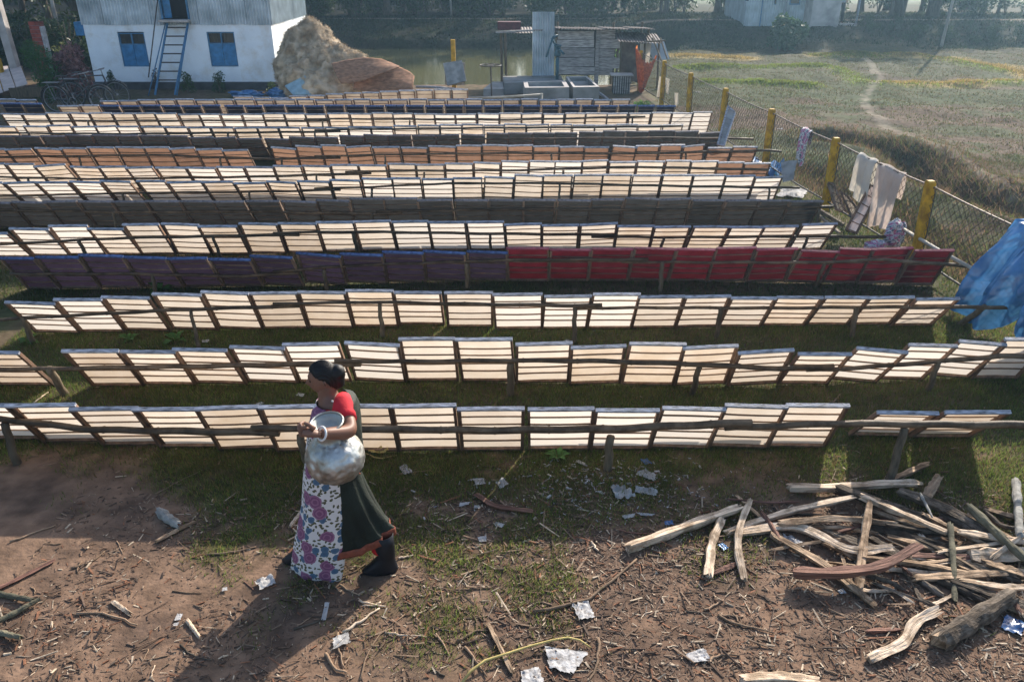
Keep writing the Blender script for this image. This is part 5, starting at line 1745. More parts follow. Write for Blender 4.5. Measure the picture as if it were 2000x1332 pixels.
def leafy(name, label, px, py, h, w_, n, size, c0, c1, y=None, z=0.0, droop=.2):
    p = at_z(px, py) if y is None else Vector((at_y(px, py, y).x, y, 0))
    g_ = float(height(p.x, p.y))
    t = thing(name, label, 'plant', (p.x, p.y, g_))
    r_ = random.Random(px)
    cs = [(r_.uniform(-.5, .5) * w_, r_.uniform(-.5, .5) * w_, h * (.15 + .8 * k / 9)) for k in range(10)]
    cs = [(c_[0] * (1.2 - c_[2] / h * .8), c_[1] * (1.2 - c_[2] / h * .8), c_[2]) for c_ in cs]
    v, c = leaf_quads(n, clump_fn(cs, [w_ * .35] * 10), size, c0, c1, droop)
    link('foliage', np_mesh('foliage', v, 4, M['leaf_dark'], colors=c), t)
    sb = MB()
    for k in range(4):
        a_ = r_.uniform(0, 6.28)
        sb.tube([(0, 0, -.05), (math.cos(a_) * w_ * .2, math.sin(a_) * w_ * .2, h * .8)], [.018, .006], 5)
    link('stem', sb.mesh('stem', M['bark']), t)
    return t
leafy('shrub', 'feathery dark green shrub beside the parked bicycles', 92, 196, 1.4, .80, 5200, .06, (.025, .10, .02), (.06, .17, .035), y=22.0)
leafy('shrub', 'glossy maroon croton shrub at the left corner of the storehouse', 156, 190, 1.25, .85, 2200, .13, (.12, .04, .05), (.40, .22, .20), y=22.6)
leafy('shrub', 'slim green shrub at the white wall right of the bicycles', 221, 178, .55, .22, 700, .06, (.02, .06, .015), (.05, .11, .03), y=23.9)
leafy('shrub', 'small leafy shrub growing right of the ladder foot', 368, 188, .52, .34, 800, .06, (.03, .08, .02), (.07, .14, .03), y=23.7)
leafy('shrub', 'round green shrub under the right blue window', 432, 189, .50, .36, 1200, .05, (.02, .07, .02), (.05, .12, .03), y=23.7)
leafy('shrub', 'dark reddish shrub behind the foot of the ladder', 306, 178, .55, .3, 300, .06, (.05, .025, .02), (.09, .05, .03), y=24.1)
leafy('shrub', 'thin weed at the right corner of the white wall', 532, 184, .25, .22, 300, .05, (.06, .11, .02), (.10, .16, .03), y=24.0)
leafy('shrub', 'bright green low plant at the far right end of the rows', 1255, 204, .18, .42, 900, .06, (.07, .20, .02), (.16, .34, .04), y=20.6)
leafy('shrub', 'large leafed shrub before the stilts of the grey house', 1535, 92, 1.0, 1.3, 1200, .26, (.03, .08, .03), (.08, .14, .06), y=35.5, droop=.6)
leafy('shrub', 'pale leafed plant behind the brick pillar', 118, 96, .9, .5, 260, .14, (.12, .15, .05), (.25, .26, .10), y=27.5)
def broad_plant(label, px, py, s, n, c0, c1):
    p = at_z(px, py)
    b = MB()
    V, Cc = [], []
    r_ = random.Random(px)
    t = thing('weed', label, 'plant', (p.x, p.y, float(height(p.x, p.y))))
    for k in range(n):
        a_ = k * 6.28 / n + r_.uniform(-.3, .3)
        L_ = s * r_.uniform(.7, 1.1)
        el = r_.uniform(.3, .9)
        d = Vector((math.cos(a_) * math.cos(el), math.sin(a_) * math.cos(el), math.sin(el)))
        sd = Vector((-math.sin(a_), math.cos(a_), 0)) * L_ * .2
        q = [Vector((0, 0, 0)), d * L_ * .5 + sd, d * L_ * .5 + Vector((0, 0, -.01)), d * L_ * .5 - sd, d * L_ + Vector((0, 0, -L_ * .35))]
        lb = MB().add(q, [(0, 1, 2), (0, 2, 3), (1, 4, 2), (2, 4, 3)])
        me_ = lb.mesh('leaf', M['weed'])
        link('leaf', me_, t)
M['weed'] = mat('fresh_weed_leaf', (0.07, 0.17, 0.035), 0.5, 0.3, 12, transl=(0.13, 0.28, 0.05), tw=0.35)
broad_plant('broad leafed weed in shade before the front row', 1090, 893, .16, 8, 0, 0)
broad_plant('green weed at the foot of the purple frames', 312, 568, .22, 8, 0, 0)
broad_plant('small weed before the third row beside the grey post', 252, 664, .15, 7, 0, 0)
broad_plant('small weed before the third row right of its neighbour', 342, 664, .17, 8, 0, 0)
broad_plant('green weed growing against the leftmost post of third row', 55, 668, .15, 7, 0, 0)

def palm(label, px, py, y, h, n):
    p = at_y(px, py, y)
    g_ = float(height(p.x, y))
    t = thing('palm', label, 'palm', (p.x, y, g_))
    link('trunk', MB().tube([(0, 0, -.2), (.05, 0, h)], [.10, .07], 8).mesh('trunk', M['bark']), t)
    for k in range(n):
        a_ = k * 6.28 / n + rnd.uniform(-.2, .2)
        L_ = rnd.uniform(1.0, 1.7)
        V = []
        for j in range(14):
            u = (j + 1) / 14
            c_ = Vector((math.cos(a_) * L_ * u, math.sin(a_) * L_ * u, h + .7 * math.sin(u * 2.6) - .3 * u * u))
            for sg in (-1, 1):
                sd = Vector((-math.sin(a_), math.cos(a_), -.5)) * sg
                sd.y += 0
                tip = c_ + sd * .38 * (1 - abs(u - .5)) + Vector((math.cos(a_), math.sin(a_), 0)) * .12
                V += [c_, c_ + Vector((math.cos(a_), math.sin(a_), .1)) * .06, tip]
        v = np.array([tuple(q) for q in V])
        link('frond', np_mesh('frond', v, 3, M['weed']), t)
palm('bright green palm over the shed roof by the pond', 1150, 45, 30.0, .9, 11)
palm('hazy young palm among trees left of the grey house', 1290, 20, 45.5, 1.0, 9)
palm('young palm at the far right wood edge', 1945, 40, 46, 1.1, 9)
palm('low palm behind the rusty shed roof in the wood', 1110, 20, 46.5, .6, 9)

# ------------------------------------------------------------------ grey house on the far embankment
GYh = 39.6
gh = thing('tin_house', 'grey tin house with stilted lean-to on the far embankment', 'building', (at_y(1545, 50, GYh).x, GYh, 0))
gx0, gx1, gx2 = at_y(1453, 45, GYh).x, at_y(1567, 50, GYh).x, at_y(1637, 50, GYh - 1).x
gz = at_y(1500, 52, GYh).z
for k in range(4):
    a = gx0 + (gx1 - gx0) * k / 4
    under(corr_sheet((a, GYh - .004 * (k % 2), gz), (1, 0, 0), (gx1 - gx0) / 4 + .02, (0, 0, 1), 2.3, (0, -1, 0), pitch=.11, amp=.014).build('corrugated_sheet', M['tin_side'], smooth=True), gh)
under(MB().box(((gx0 + gx1) / 2, GYh + 2.05, gz + 1.1), (gx1 - gx0 - .06, 4, 2.2)).build('wall', M['tin_side']), gh)
for (xa, xb, ya, yb) in ((1541, 1566, -22, 10), (1511, 1518, -10, 10), (1455, 1463, -10, 3)):
    p0, p1 = at_y(xa, yb, GYh), at_y(xb, ya, GYh)
    w_ = under(MB().box(((p0.x + p1.x) / 2, GYh - .03, (p0.z + p1.z) / 2), (p1.x - p0.x, .05, p1.z - p0.z)).build('window', M['blue_frame']), gh)
    MB().box(((p0.x + p1.x) / 2, GYh - .06, (p0.z + p1.z) / 2), ((p1.x - p0.x) * .8, .012, (p1.z - p0.z) * .85)).build('pane', M['glass'], w_)
for xa in (1484, 1530):
    q = at_y(xa, 45, GYh)
    under(MB().box((q.x, GYh - .03, gz + .75), (.05, .03, 1.5)).build('batten', M['pulp_rail'] if xa > 1500 else M['blue_frame']), gh)
lz = at_y(1600, 52, GYh - 1).z
under(MB().box(((gx1 + gx2) / 2, GYh - .1, lz + .85), (gx2 - gx1, 1.8, 1.7)).build('lean_to_wall', M['concrete_pale']), gh)
for xa in (1579, 1628):
    q = at_y(xa, 66, GYh - .95)
    under(MB().box((q.x, GYh - .9, (lz - .4) / 2), (.16, .16, lz + .4)).build('stilt', M['concrete_pale']), gh)
e = Vector((0, -2.6, -.55))
under(MB().box(((gx0 + gx2) / 2, GYh + 1.8, gz + 2.35), (gx2 - gx0 + .6, 5.4, .05), rot=Matrix.Rotation(.12, 3, 'X')).build('roof', M['tin_side']), gh)
q0, q1 = at_y(1636, 56, GYh - .4), at_y(1672, 56, GYh - .4)
PORZ = at_y(1655, 46, GYh).z
tag(MB().box(((q0.x + q1.x) / 2, GYh + .1, PORZ / 2), (q1.x - q0.x, 1.1, PORZ)).build('porch_step', M['concrete_pale']), 'concrete step at the right end of the grey tin house', 'step')
for xa, lab in ((1650, 'pale porch post beside the person at the grey house'), (1669, 'pale porch post at the outer end of the concrete step')):
    q = at_y(xa, 44, GYh)
    tag(MB().tube([(q.x, GYh + (.5 if xa < 1660 else -.2), PORZ if xa < 1668 else .3), (q.x, GYh + (.5 if xa < 1660 else -.2), PORZ + 2.1)], .05, 7).build('porch_post', M['pulp_rail'], smooth=True), lab, 'post')
q = at_y(1838, 92, 36.2)
tag(MB().tube([(q.x, 36.2, -.2), (q.x + .25, 36.3, 5.5)], [.07, .05], 8).build('utility_pole', M['concrete_pale'], smooth=True), 'thin pale utility pole standing at the field edge by the embankment', 'pole')
for (px, py, y_, r_, lab) in ((1820, 30, 43.0, .28, 'thick hazy trunk'), (1752, 30, 45, .22, 'leaning hazy trunk'), (1740, 30, 43.5, .12, 'thin hazy trunk'), (1762, 30, 43.2, .1, 'slim hazy trunk')):
    q = at_y(px, py, y_)
    tr = thing('tree', f'{lab} beside the road right of the grey house', 'tree', (q.x, y_, float(height(q.x, y_))))
    link('trunk', MB().tube([(0, 0, -.2), (.1, 0, 2), (.5 if 'lean' in lab else .1, 0, 6.5)], [r_ * 1.15, r_, r_ * .5], 9).mesh('trunk', M['bark'], True), tr)
    link('crown', TREES[1][1], tr).location = (.1, 0, .5)
for (px, py, y_, lab) in ((882, 42, 46, 'pale thin pole standing in the wood across the pond'), (110, 30, 30, 'faint pale trunk in the dark wood by the pillar')):
    q = at_y(px, py, y_)
    tag(MB().tube([(q.x, y_, float(height(q.x, y_)) - .1), (q.x - .1, y_, 5)], .06, 7).build('pole', M['concrete_pale'], smooth=True), lab, 'pole')

# ------------------------------------------------------------------ left edge: pole, pillar, sheets, bicycles
q = at_y(30, 128, 25.0)
qt = at_y(2, 10, 25.0)
tag(MB().bar((q.x, 25, -.1), (qt.x - .15, 25, qt.z + 1.2), .22, .22, up=(0, 1, 0)).build('concrete_pole', M['concrete_pale']), 'tall pale square concrete pole left of the brick pillar', 'pole')
M['brick_red'] = mat('painted_brick_red', (0.24, 0.055, 0.04), 0.85, 0.3, 9, 0.4, 30, rand=.2)
M['paint_white'] = mat('flaking_white_paint', (0.5, 0.52, 0.55), 0.8, 0.3, 9)
M['paint_green'] = mat('flaking_green_paint', (0.12, 0.22, 0.16), 0.8, 0.4, 9)
pb, pt = at_y(92, 135, 25.6), at_y(80, 42, 25.6)
pil = thing('brick_pillar', 'red brick pillar with white and green painted side among the shrubs', 'pillar', (pb.x, 25.6, 0))
nlay = 16
for k in range(nlay):
    z0 = pt.z * k / nlay
    for j in range(2):
        w_ = .30
        x0 = pb.x - w_ / 2 + (w_ * (.62 if k % 2 else .38) if j else 0)
        x1 = pb.x - w_ / 2 + (w_ if j else w_ * (.62 if k % 2 else .38)) - .008
        under(MB().box(((x0 + x1) / 2, 25.6 + rnd.uniform(-.004, .004), z0 + pt.z / nlay / 2), (x1 - x0, .3, pt.z / nlay - .01)).build('brick', M['brick_red']), pil)
under(MB().box((pb.x, 25.6, pt.z / 2), (.28, .28, pt.z - .01)).build('core', M['concrete']), pil)
under(MB().box((pb.x + .158, 25.6, pt.z * .72), (.014, .29, pt.z * .4)).build('white_plaster', M['paint_white']), pil)
under(MB().box((pb.x + .158, 25.6, pt.z * .26), (.014, .29, pt.z * .5)).build('green_plaster', M['paint_green']), pil)
q = at_y(3, 130, 24.5)
tag(MB().box((q.x - .06, 24.5, .4), (.13, .13, .9)).build('marker_post', M['yellow']), 'yellow post cut by the picture edge left of the pale concrete pole', 'post')
q = at_y(162, 56, 26.0)
tag(MB().box((q.x + .1, 26, q.z), (.5, .4, .38)).build('blue_box', M['blue_paint']), 'blue box sticking out behind the left wall of the storehouse', 'box')
# pale sheets stacked as a low roof
M['pale_sheet'] = mat('pale_pinkish_sheet', (0.44, 0.37, 0.34), 0.8, 0.15, 4, 0.3, 30)
sh = thing('sheet_roof', 'low roof of pale pinkish sheets at the left edge', 'roof', (at_y(20, 170, 22.5).x, 22.5, 0))
A, B_, C_, D_ = at_y(-40, 196, 22.0), at_y(57, 168, 22.0), at_y(42, 130, 25.4), at_y(-55, 138, 25.4)
for k in range(4):
    t0, t1 = k / 4, (k + 1) / 4 - .02
    p = [A.lerp(B_, t0), A.lerp(B_, t1), D_.lerp(C_, t1), D_.lerp(C_, t0)]
    up_ = Vector((0, 0, .02 + .012 * k))
    b = MB().add([v + up_ for v in p] + [v + up_ - Vector((0, 0, .015)) for v in p], [(0, 1, 2, 3), (7, 6, 5, 4), (0, 4, 5, 1), (1, 5, 6, 2), (2, 6, 7, 3), (3, 7, 4, 0)])
    under(b.build('roof_sheet', M['pale_sheet']), sh)
for p in (A, B_, C_, D_):
    under(MB().tube([(p.x, p.y, -.1), p], .03, 6).build('post', M['post_wood']), sh)
tag(MB().bar(at_y(20, 182, 21.8), at_y(85, 180, 21.8), .05, .25).build('brushwood_screen', M['post_wood']), 'dark low brushwood screen under the edge of the pale sheets', 'screen')

M['black_paint'] = mat('worn_black_enamel', (0.025, 0.027, 0.03), 0.35, 0.3, 10, spec=.6)
M['chrome'] = mat('dull_chrome', (0.20, 0.21, 0.225), 0.4, 0.25, 10, metal=.4)
M['rubber'] = mat('dusty_black_rubber', (0.035, 0.035, 0.035), 0.8, 0.3, 10)
def bicycle(x, y, rz, label):
    t = thing('bicycle', label, 'bicycle', (x, y, 0), rz, 'bicycles parked by the storehouse')
    W, Rr = 1.14, .345
    for nm, cx in (('wheel', 0.0), ('wheel', W)):
        w_ = link('wheel', MB().torus((cx, 0, Rr), Rr - .02, .02).mesh('wheel', M['rubber'], True), t)
        link('rim', MB().torus((cx, 0, Rr), Rr - .045, .012).mesh('rim', M['chrome'], True), w_)
        s = MB()
        for k in range(16):
            a_ = k * math.pi / 8
            s.tube([(cx, .02 * (-1) ** k, Rr), (cx + math.cos(a_) * (Rr - .05), 0, Rr + math.sin(a_) * (Rr - .05))], .0025, 3, cap=False)
        s.tube([(cx, -.05, Rr), (cx, .05, Rr)], .02, 8)
        link('spokes', s.mesh('spokes', M['chrome']), w_)
        g = MB()
        n_ = 14
        a0, a1 = (R(20), R(200)) if cx == 0 else (R(35), R(190))
        vs = []
        for k in range(n_):
            a_ = a0 + (a1 - a0) * k / (n_ - 1)
            for yy, dr in ((-.03, -.006), (0, .006), (.03, -.006)):
                vs.append((cx + math.cos(a_) * (Rr + .02 + dr), yy, Rr + math.sin(a_) * (Rr + .02 + dr)))
        g.add(vs, [(k * 3 + j, k * 3 + j + 1, k * 3 + 4 + j, k * 3 + 3 + j) for k in range(n_ - 1) for j in (0, 1)])
        link('mudguard', g.mesh('mudguard', M['black_paint'], True), t)
    f = MB()
    bb, st, hd, hb = (.44, 0, .30), (.30, 0, .80), (.88, 0, .82), (.92, 0, .68)
    for a_, c_, r_ in ((bb, st, .016), (st, hd, .016), (bb, hb, .018), ((0, .04, Rr), bb, .011), ((0, -.04, Rr), bb, .011), ((0, .04, Rr), (.31, 0, .78), .009), ((0, -.04, Rr), (.31, 0, .78), .009), (hd, hb, .02)):
        f.tube([a_, c_], r_, 7)
    for s in (-.045, .045):
        f.tube([(.925, s, .66), (1.06, s, .42), (W, s, Rr)], .011, 6)
    link('frame', f.mesh('frame', M['black_paint'], True), t)
    sd = MB()
    sd.grid(lambda u, v: (.14 + .28 * u, (v - .5) * (.22 - .17 * u ** .7), .90 + .02 * math.sin(u * 3) - .06 * abs(v - .5) ** 2 * 4 * .5), 8, 7)
    sd.tube([(.30, 0, .78), (.285, 0, .885)], .013, 6)
    link('saddle', sd.mesh('saddle', M['rubber'], True), t)
    h = MB()
    h.tube([(.88, 0, .82), (.86, 0, .95)], .014, 6)
    h.tube([(.68, -.27, .93), (.84, -.25, .97), (.90, -.08, .97), (.90, .08, .97), (.84, .25, .97), (.68, .27, .93)], .012, 6)
    link('handlebar', h.mesh('handlebar', M['chrome'], True), t)
    c_ = MB()
    c_.box((-.02, 0, .74), (.40, .14, .015))
    for s in (-.06, .06):
        c_.tube([(-.1, s, .74), (0, s, Rr)], .007, 5)
    link('carrier', c_.mesh('carrier', M['chrome']), t)
    p = MB().torus((.44, -.05, .30), .09, .008)
    p.bar((.44, -.06, .30), (.50, -.08, .14), .02, .012)
    p.bar((.44, .06, .30), (.38, .08, .46), .02, .012)
    p.box((.50, -.12, .14), (.07, .08, .02))
    p.box((.38, .12, .46), (.07, .08, .02))
    link('crank', p.mesh('crank', M['chrome']), t)
    sl = MB().tube([(.06, .05, Rr), (.12, .22, .0)], .009, 5)
    link('kickstand', sl.mesh('kickstand', M['chrome']), t)
    return t
q = at_y(110, 197, 20.5)
bicycle(q.x, 20.5, -.02, 'black roadster bicycle nearer the frames, saddle toward the green shrub')
q = at_y(140, 190, 21.1)
bicycle(q.x, 21.15, .02, 'black roadster bicycle standing closer to the white wall')

# ------------------------------------------------------------------ people
M['skin'] = mat('brown_skin', (0.20, 0.098, 0.064), 0.5, 0.12, 6, spec=0.35)
M['hair'] = mat('black_hair', (0.009, 0.008, 0.008), 0.5, 0.3, 40, 0.2, 60, spec=.3, stretch=(1, 9, 9))
M['red_cloth'] = mat('red_blouse_cotton', (0.52, 0.018, 0.03), 0.85, 0.15, 9, 0.3, 80)
M['green_cloth'] = mat('dark_green_sari', (0.011, 0.017, 0.012), 0.7, 0.4, 5, 0.4, 70)
M['sari_border'] = mat('rust_orange_border', (0.20, 0.055, 0.032), 0.8, 0.35, 25, 0.3, 70)
M['boot'] = mat('black_rubber_boot', (0.012, 0.013, 0.017), 0.5, 0.4, 10, 0.15, 30, spec=.25)
M['bangle'] = mat('white_bangle', (0.75, 0.75, 0.74), 0.35, 0.05, 5, spec=.5)
M['eye'] = mat('dark_eye', (0.02, 0.015, 0.012), 0.25, 0.1, 5)
M['alu'] = mat('dented_aluminium', (0.44, 0.46, 0.45), 0.44, 0.15, 6, 0.3, 30, metal=.85, color2=(0.54, 0.55, 0.54), dirt=(6, .3, .42))
M['alu_in'] = mat('dull_aluminium_inside', (0.36, 0.38, 0.36), 0.5, 0.2, 10, metal=.4)

def skin_mesh(name, verts, edges, radii, m, levels=2, parent=None, smooth=True):
    me_ = bpy.data.meshes.new(name)
    me_.from_pydata([tuple(v) for v in verts], edges, [])
    me_.materials.append(m)
    o = link(name, me_, parent)
    md = o.modifiers.new('skin', 'SKIN')
    md.use_smooth_shade = True
    for i, r_ in enumerate(radii):
        sv = me_.skin_vertices[0].data[i]
        sv.radius = (r_, r_) if not hasattr(r_, '__len__') else r_
        sv.use_root = (i == 0)
    s = o.modifiers.new('smooth', 'SUBSURF')
    s.levels = s.render_levels = levels
    return o

# woman: local frame, +X is her forward direction turned to world -X
WY = 4.06
WX = at_y(655, 1100, WY).x
woman = thing('person', 'woman in floral apron, red blouse and green sari carrying a metal water pot', 'person', (0, 0, 0))
def Wp(px, py, y):
    return at_y(px, py, y)
YC = WY
hip = Wp(655, 925, YC); hip.z = max(hip.z, .78)
chest = Wp(652, 835, YC)
neckb = Wp(652, 792, YC)
neckt = Wp(640, 768, YC)
headc = Wp(632, 738, YC)
shL = Wp(670, 799, YC - .12); shR = Wp(655, 790, YC + .16)
elL = Wp(686, 845, YC - .27); wrL = Wp(624, 847, YC - .41); haL = Wp(604, 843, YC - .42)
elR = Wp(660, 860, YC + .22); wrR = Wp(636, 925, YC + .22)
hpL = hip + Vector((0.02, -.05, -.03)); hpR = hip + Vector((-.02, .06, -.03))
ftF = Wp(588, 1100, YC + .07); ftB = Wp(755, 1108, YC - .05)
knF = Vector((hpR.x - .13, YC + .07, .44)); knB = Vector((hpL.x + .13, YC - .03, .42))
anF = Vector((ftF.x + .06, ftF.y, .09)); anB = Vector((ftB.x + .02, ftB.y, .10))
verts = [hip, chest, neckb, neckt, headc + Vector((.01, 0, .015)), shL, elL, wrL, shR, elR, wrR, hpL, knB, anB, hpR, knF, anF, wrR + Vector((-.07, 0, -.03))]
edges = [(0, 1), (1, 2), (2, 3), (3, 4), (2, 5), (5, 6), (6, 7), (2, 8), (8, 9), (9, 10), (0, 11), (11, 12), (12, 13), (0, 14), (14, 15), (15, 16), (10, 17)]
radii = [(.125, .11), (.125, .11), (.055, .06), (.046, .046), (.078, .085), .056, .050, .030, .05, .04, .028, (.075, .075), .05, .042, (.075, .075), .05, .042, .03]
skin_mesh('body', verts, edges, radii, M['skin'], 2, woman)
# head: shaped over the skull so that the face has brow, nose, lips and chin; she faces -X
def head_mesh():
    bm = bmesh.new()
    bmesh.ops.create_uvsphere(bm, u_segments=40, v_segments=28, radius=1.0)
    for v in bm.verts:
        d = v.co.copy()
        x, y, z = d.x, d.y, d.z              # -x is forward
        f = max(0, -x)
        side = abs(y)
        X = x * .098
        Y = y * .073 * (1 - .20 * max(0, -z) * (0.5 + f * .5))
        Z = z * .112
        if z < 0:
            X += -.012 * f * (-z)                # jaw forward
            X += .030 * max(0, x) * (-z)
        # nose
        nose = math.exp(-((z + .12) / .20) ** 2) * math.exp(-(y / .17) ** 2) * (f > .3)
        nose *= (1 if z < .02 else max(0, 1 - (z - .02) / .5))
        X -= .029 * nose
        # brow and eye hollow
        X -= .006 * math.exp(-((z - .30) / .12) ** 2) * f * (side < .75)
        X += .009 * math.exp(-((z - .10) / .12) ** 2) * math.exp(-((side - .36) / .18) ** 2) * f
        # lips and chin
        X -= .008 * math.exp(-((z + .46) / .07) ** 2) * math.exp(-(y / .28) ** 2) * f
        X -= .008 * math.exp(-((z + .58) / .06) ** 2) * math.exp(-(y / .26) ** 2) * f
        X -= .012 * math.exp(-((z + .83) / .14) ** 2) * math.exp(-(y / .34) ** 2)
        v.co = Vector((X, Y, Z))
    for f_ in bm.faces:
        f_.smooth = True
    me_ = bpy.data.meshes.new('head')
    bm.to_mesh(me_)
    bm.free()
    me_.materials.append(M['skin'])
    return me_
hd = link('head', head_mesh(), woman)
HROT = Euler((R(2), R(-9), R(7)))
hd.location = headc + Vector((0, 0, .004))
hd.rotation_euler = HROT
hd.scale = (.86, .88, .90)
hd.location.z -= .004
def headpt(v):
    return hd.location + (HROT.to_matrix() @ Vector(v))
for s in (-1, 1):
    e_ = MB()
    e_.lathe([(0, -.009), (.006, -.008), (.0095, 0), (.006, .008), (0, .009)], 12)
    o = e_.build('eye', M['eye'], hd, True)
    o.location = (-.083, s * .028, .010)
    er = MB()
    er.grid(lambda u, v: (.012 * math.cos(u * 6.28) * (1 - v * .6) + .005, s * (.004 + .012 * math.sin(v * 2.2)), .024 * math.sin(u * 6.28) * (1 - v * .6)), 14, 6)
    o = er.build('ear', M['skin'], hd, True)
    o.location = (.008, s * .068, -.008)
# hair cap, swept back, and the bun
def hair_mesh():
    bm = bmesh.new()
    bmesh.ops.create_uvsphere(bm, u_segments=96, v_segments=64, radius=1.0)
    dele = []
    for v in bm.verts:
        x, y, z = v.co
        lim = -.05 + (.15 - x) * .72 if x < .15 else -.05 - 1.35 * (x - .15)
        lim += .03 * math.sin(y * 23 + x * 17)
        if z < lim:
            dele.append(v)
        k = 1.0 if z > lim + .08 else .975
        v.co = Vector((x * .106 + .003, y * .079, z * .121 + .002)) * k
        v.co += v.co.normalized() * .0035 * math.sin(y * 60 + z * 8)
    bmesh.ops.delete(bm, geom=dele, context='VERTS')
    for f_ in bm.faces:
        f_.smooth = True
    me_ = bpy.data.meshes.new('hair')
    bm.to_mesh(me_)
    bm.free()
    me_.materials.append(M['hair'])
    return me_
hr = link('hair', hair_mesh(), hd)
hm_ = hr.modifiers.new('thickness', 'SOLIDIFY')
hm_.thickness = .006
bun = MB()
bun.grid(lambda u, v: (math.sin(v * math.pi) * math.cos(u * 6.2832) * .049 * (1 + .05 * math.sin(v * 20 + u * 12)), math.sin(v * math.pi) * math.sin(u * 6.2832) * .050 * (1 + .05 * math.sin(v * 20 + u * 12)), math.cos(v * math.pi) * .055), 24, 18, closed_u=True)
o = bun.build('hair_bun', M['hair'], hr, True)
o.location = (.104, -.008, .022)
nk = MB().tube([(.03, 0, .05), (.07, 0, .03), (.085, 0, -.02), (.075, 0, -.06), (.06, 0, -.095)], [.04, .062, .056, .05, .018], 16)
nk.build('hair_nape', M['hair'], hr, True)

# hand closed in a loose fist: palm and five fingers
def hand(parent, wr, fwd, up, m, side=1):
    fwd = fwd.normalized()
    sd = fwd.cross(up).normalized()
    up = sd.cross(fwd).normalized()
    def P_(f, s, u):
        return wr + fwd * f + sd * s + up * u
    pal = MB().tube([P_(-.02, 0, 0), P_(.01, 0, 0), P_(.045, 0, .002), P_(.078, 0, .002)], [.024, .030, .040, .036], 12, squash=.62)
    pal.build('palm', m, parent, True)
    for k, (off, L_) in enumerate(((.030, .060), (.010, .068), (-.010, .064), (-.029, .050))):
        base = P_(.062, 0, off)
        dn = -sd * side
        pts = [base, base + fwd * L_ * .45 + dn * .004, base + fwd * L_ * .62 + dn * L_ * .42, base + fwd * L_ * .25 + dn * L_ * .72]
        MB().tube(pts, [.0105, .0105, .0095, .0075], 8).build('finger', m, parent, True)
    b0 = P_(.018, 0, .030)
    MB().tube([b0, b0 + fwd * .03 + up * .014 - sd * side * .012, b0 + fwd * .058 + up * .010 - sd * side * .026], [.014, .012, .009], 8).build('thumb', m, parent, True)
hand(woman, wrL + Vector((-.012, 0, 0)), (haL - wrL) + Vector((-.02, 0.0, .0)), Vector((0, -.25, 1)), M['skin'], -1)
hand(woman, wrR + Vector((-.01, 0, -.01)), Vector((-.8, 0, -.45)), Vector((0, .3, 1)), M['skin'], 1)
# forearm bangle
bd_ = (wrL - elL).normalized()
bg = MB().torus((0, 0, 0), .037, .006, 'Z', 28, 8).build('bangle', M['bangle'], woman, True)
bg.location = wrL - bd_ * .015
bg.rotation_euler = bd_.to_track_quat('Z', 'Y').to_euler()

# garments are lofted over rows of (height, front, back, half depth)
def row_from_px(pf, pbk, y):
    a, c_ = at_y(pf[0], pf[1], y), at_y(pbk[0], pbk[1], y)
    return a, c_
def loft(name, rows, m, a0, a1, nseg, parent=None, fold=0.0, nf=9, uvs=1.0, slope=0.0, slope0=0.0, off=0.0, sub=5, smooth=True, seed=0, thick=.004):
    """rows: (z, x_front, x_back, depth, ycentre); angle 0 = front (-X), 90 = towards the camera (-Y)"""
    R_ = []
    for i in range(len(rows) - 1):
        for k in range(sub):
            t = k / sub
            t = t
            R_.append(tuple(p + (q - p) * t for p, q in zip(rows[i], rows[i + 1])))
    R_.append(tuple(rows[-1]))
    vs, uv = [], []
    for j, (z, xf, xb, dp, yc) in enumerate(R_):
        cx, hw = (xf + xb) / 2, (xb - xf) / 2
        arc = 0
        prev = None
        fo = fold * (1 if slope0 else min(1, (j / max(1, len(R_) - 1)) * 1.6))
        for k in range(nseg + 1):
            a_ = a0 + (a1 - a0) * k / nseg
            w_ = 1 + fo * math.sin(a_ * nf + seed + .5 * math.sin(j * .15)) + fo * .5 * math.sin(a_ * nf * 1.9 + seed * 2) + fo * 2.2 * mnoise.noise(Vector((math.cos(a_) * 2.2, math.sin(a_) * 2.2, z * 2.5)))
            p = Vector((cx - math.cos(a_) * (hw + off) * w_, yc - math.sin(a_) * (dp + off) * w_, z - slope0 * math.cos(a_) - slope * math.cos(a_) * (j / max(1, len(R_) - 1)) ** 2))
            if prev is not None:
                arc += (p - prev).length
            prev = p
            vs.append(p)
            uv.append((arc * uvs, z * uvs))
    n1 = nseg + 1
    fs = [(j * n1 + k, j * n1 + k + 1, (j + 1) * n1 + k + 1, (j + 1) * n1 + k) for j in range(len(R_) - 1) for k in range(nseg)]
    b = MB().add(vs, fs)
    o = b.build(name, m, parent, smooth, uv=uv)
    if thick:
        md = o.modifiers.new('cloth', 'SOLIDIFY')
        md.thickness = thick
        md.offset = 0
    return o
def shift(rows_, dz):
    return [[r_[0] + dz] + list(r_[1:]) for r_ in rows_]
def rws(lst):
    out = []
    for (py, xf, xb, dp, yo) in lst:
        a, c_ = at_y(xf, py, YC), at_y(xb, py, YC)
        out.append([(a.z + c_.z) / 2, a.x, c_.x, dp, YC + yo])
    return out
TAU = 2 * math.pi
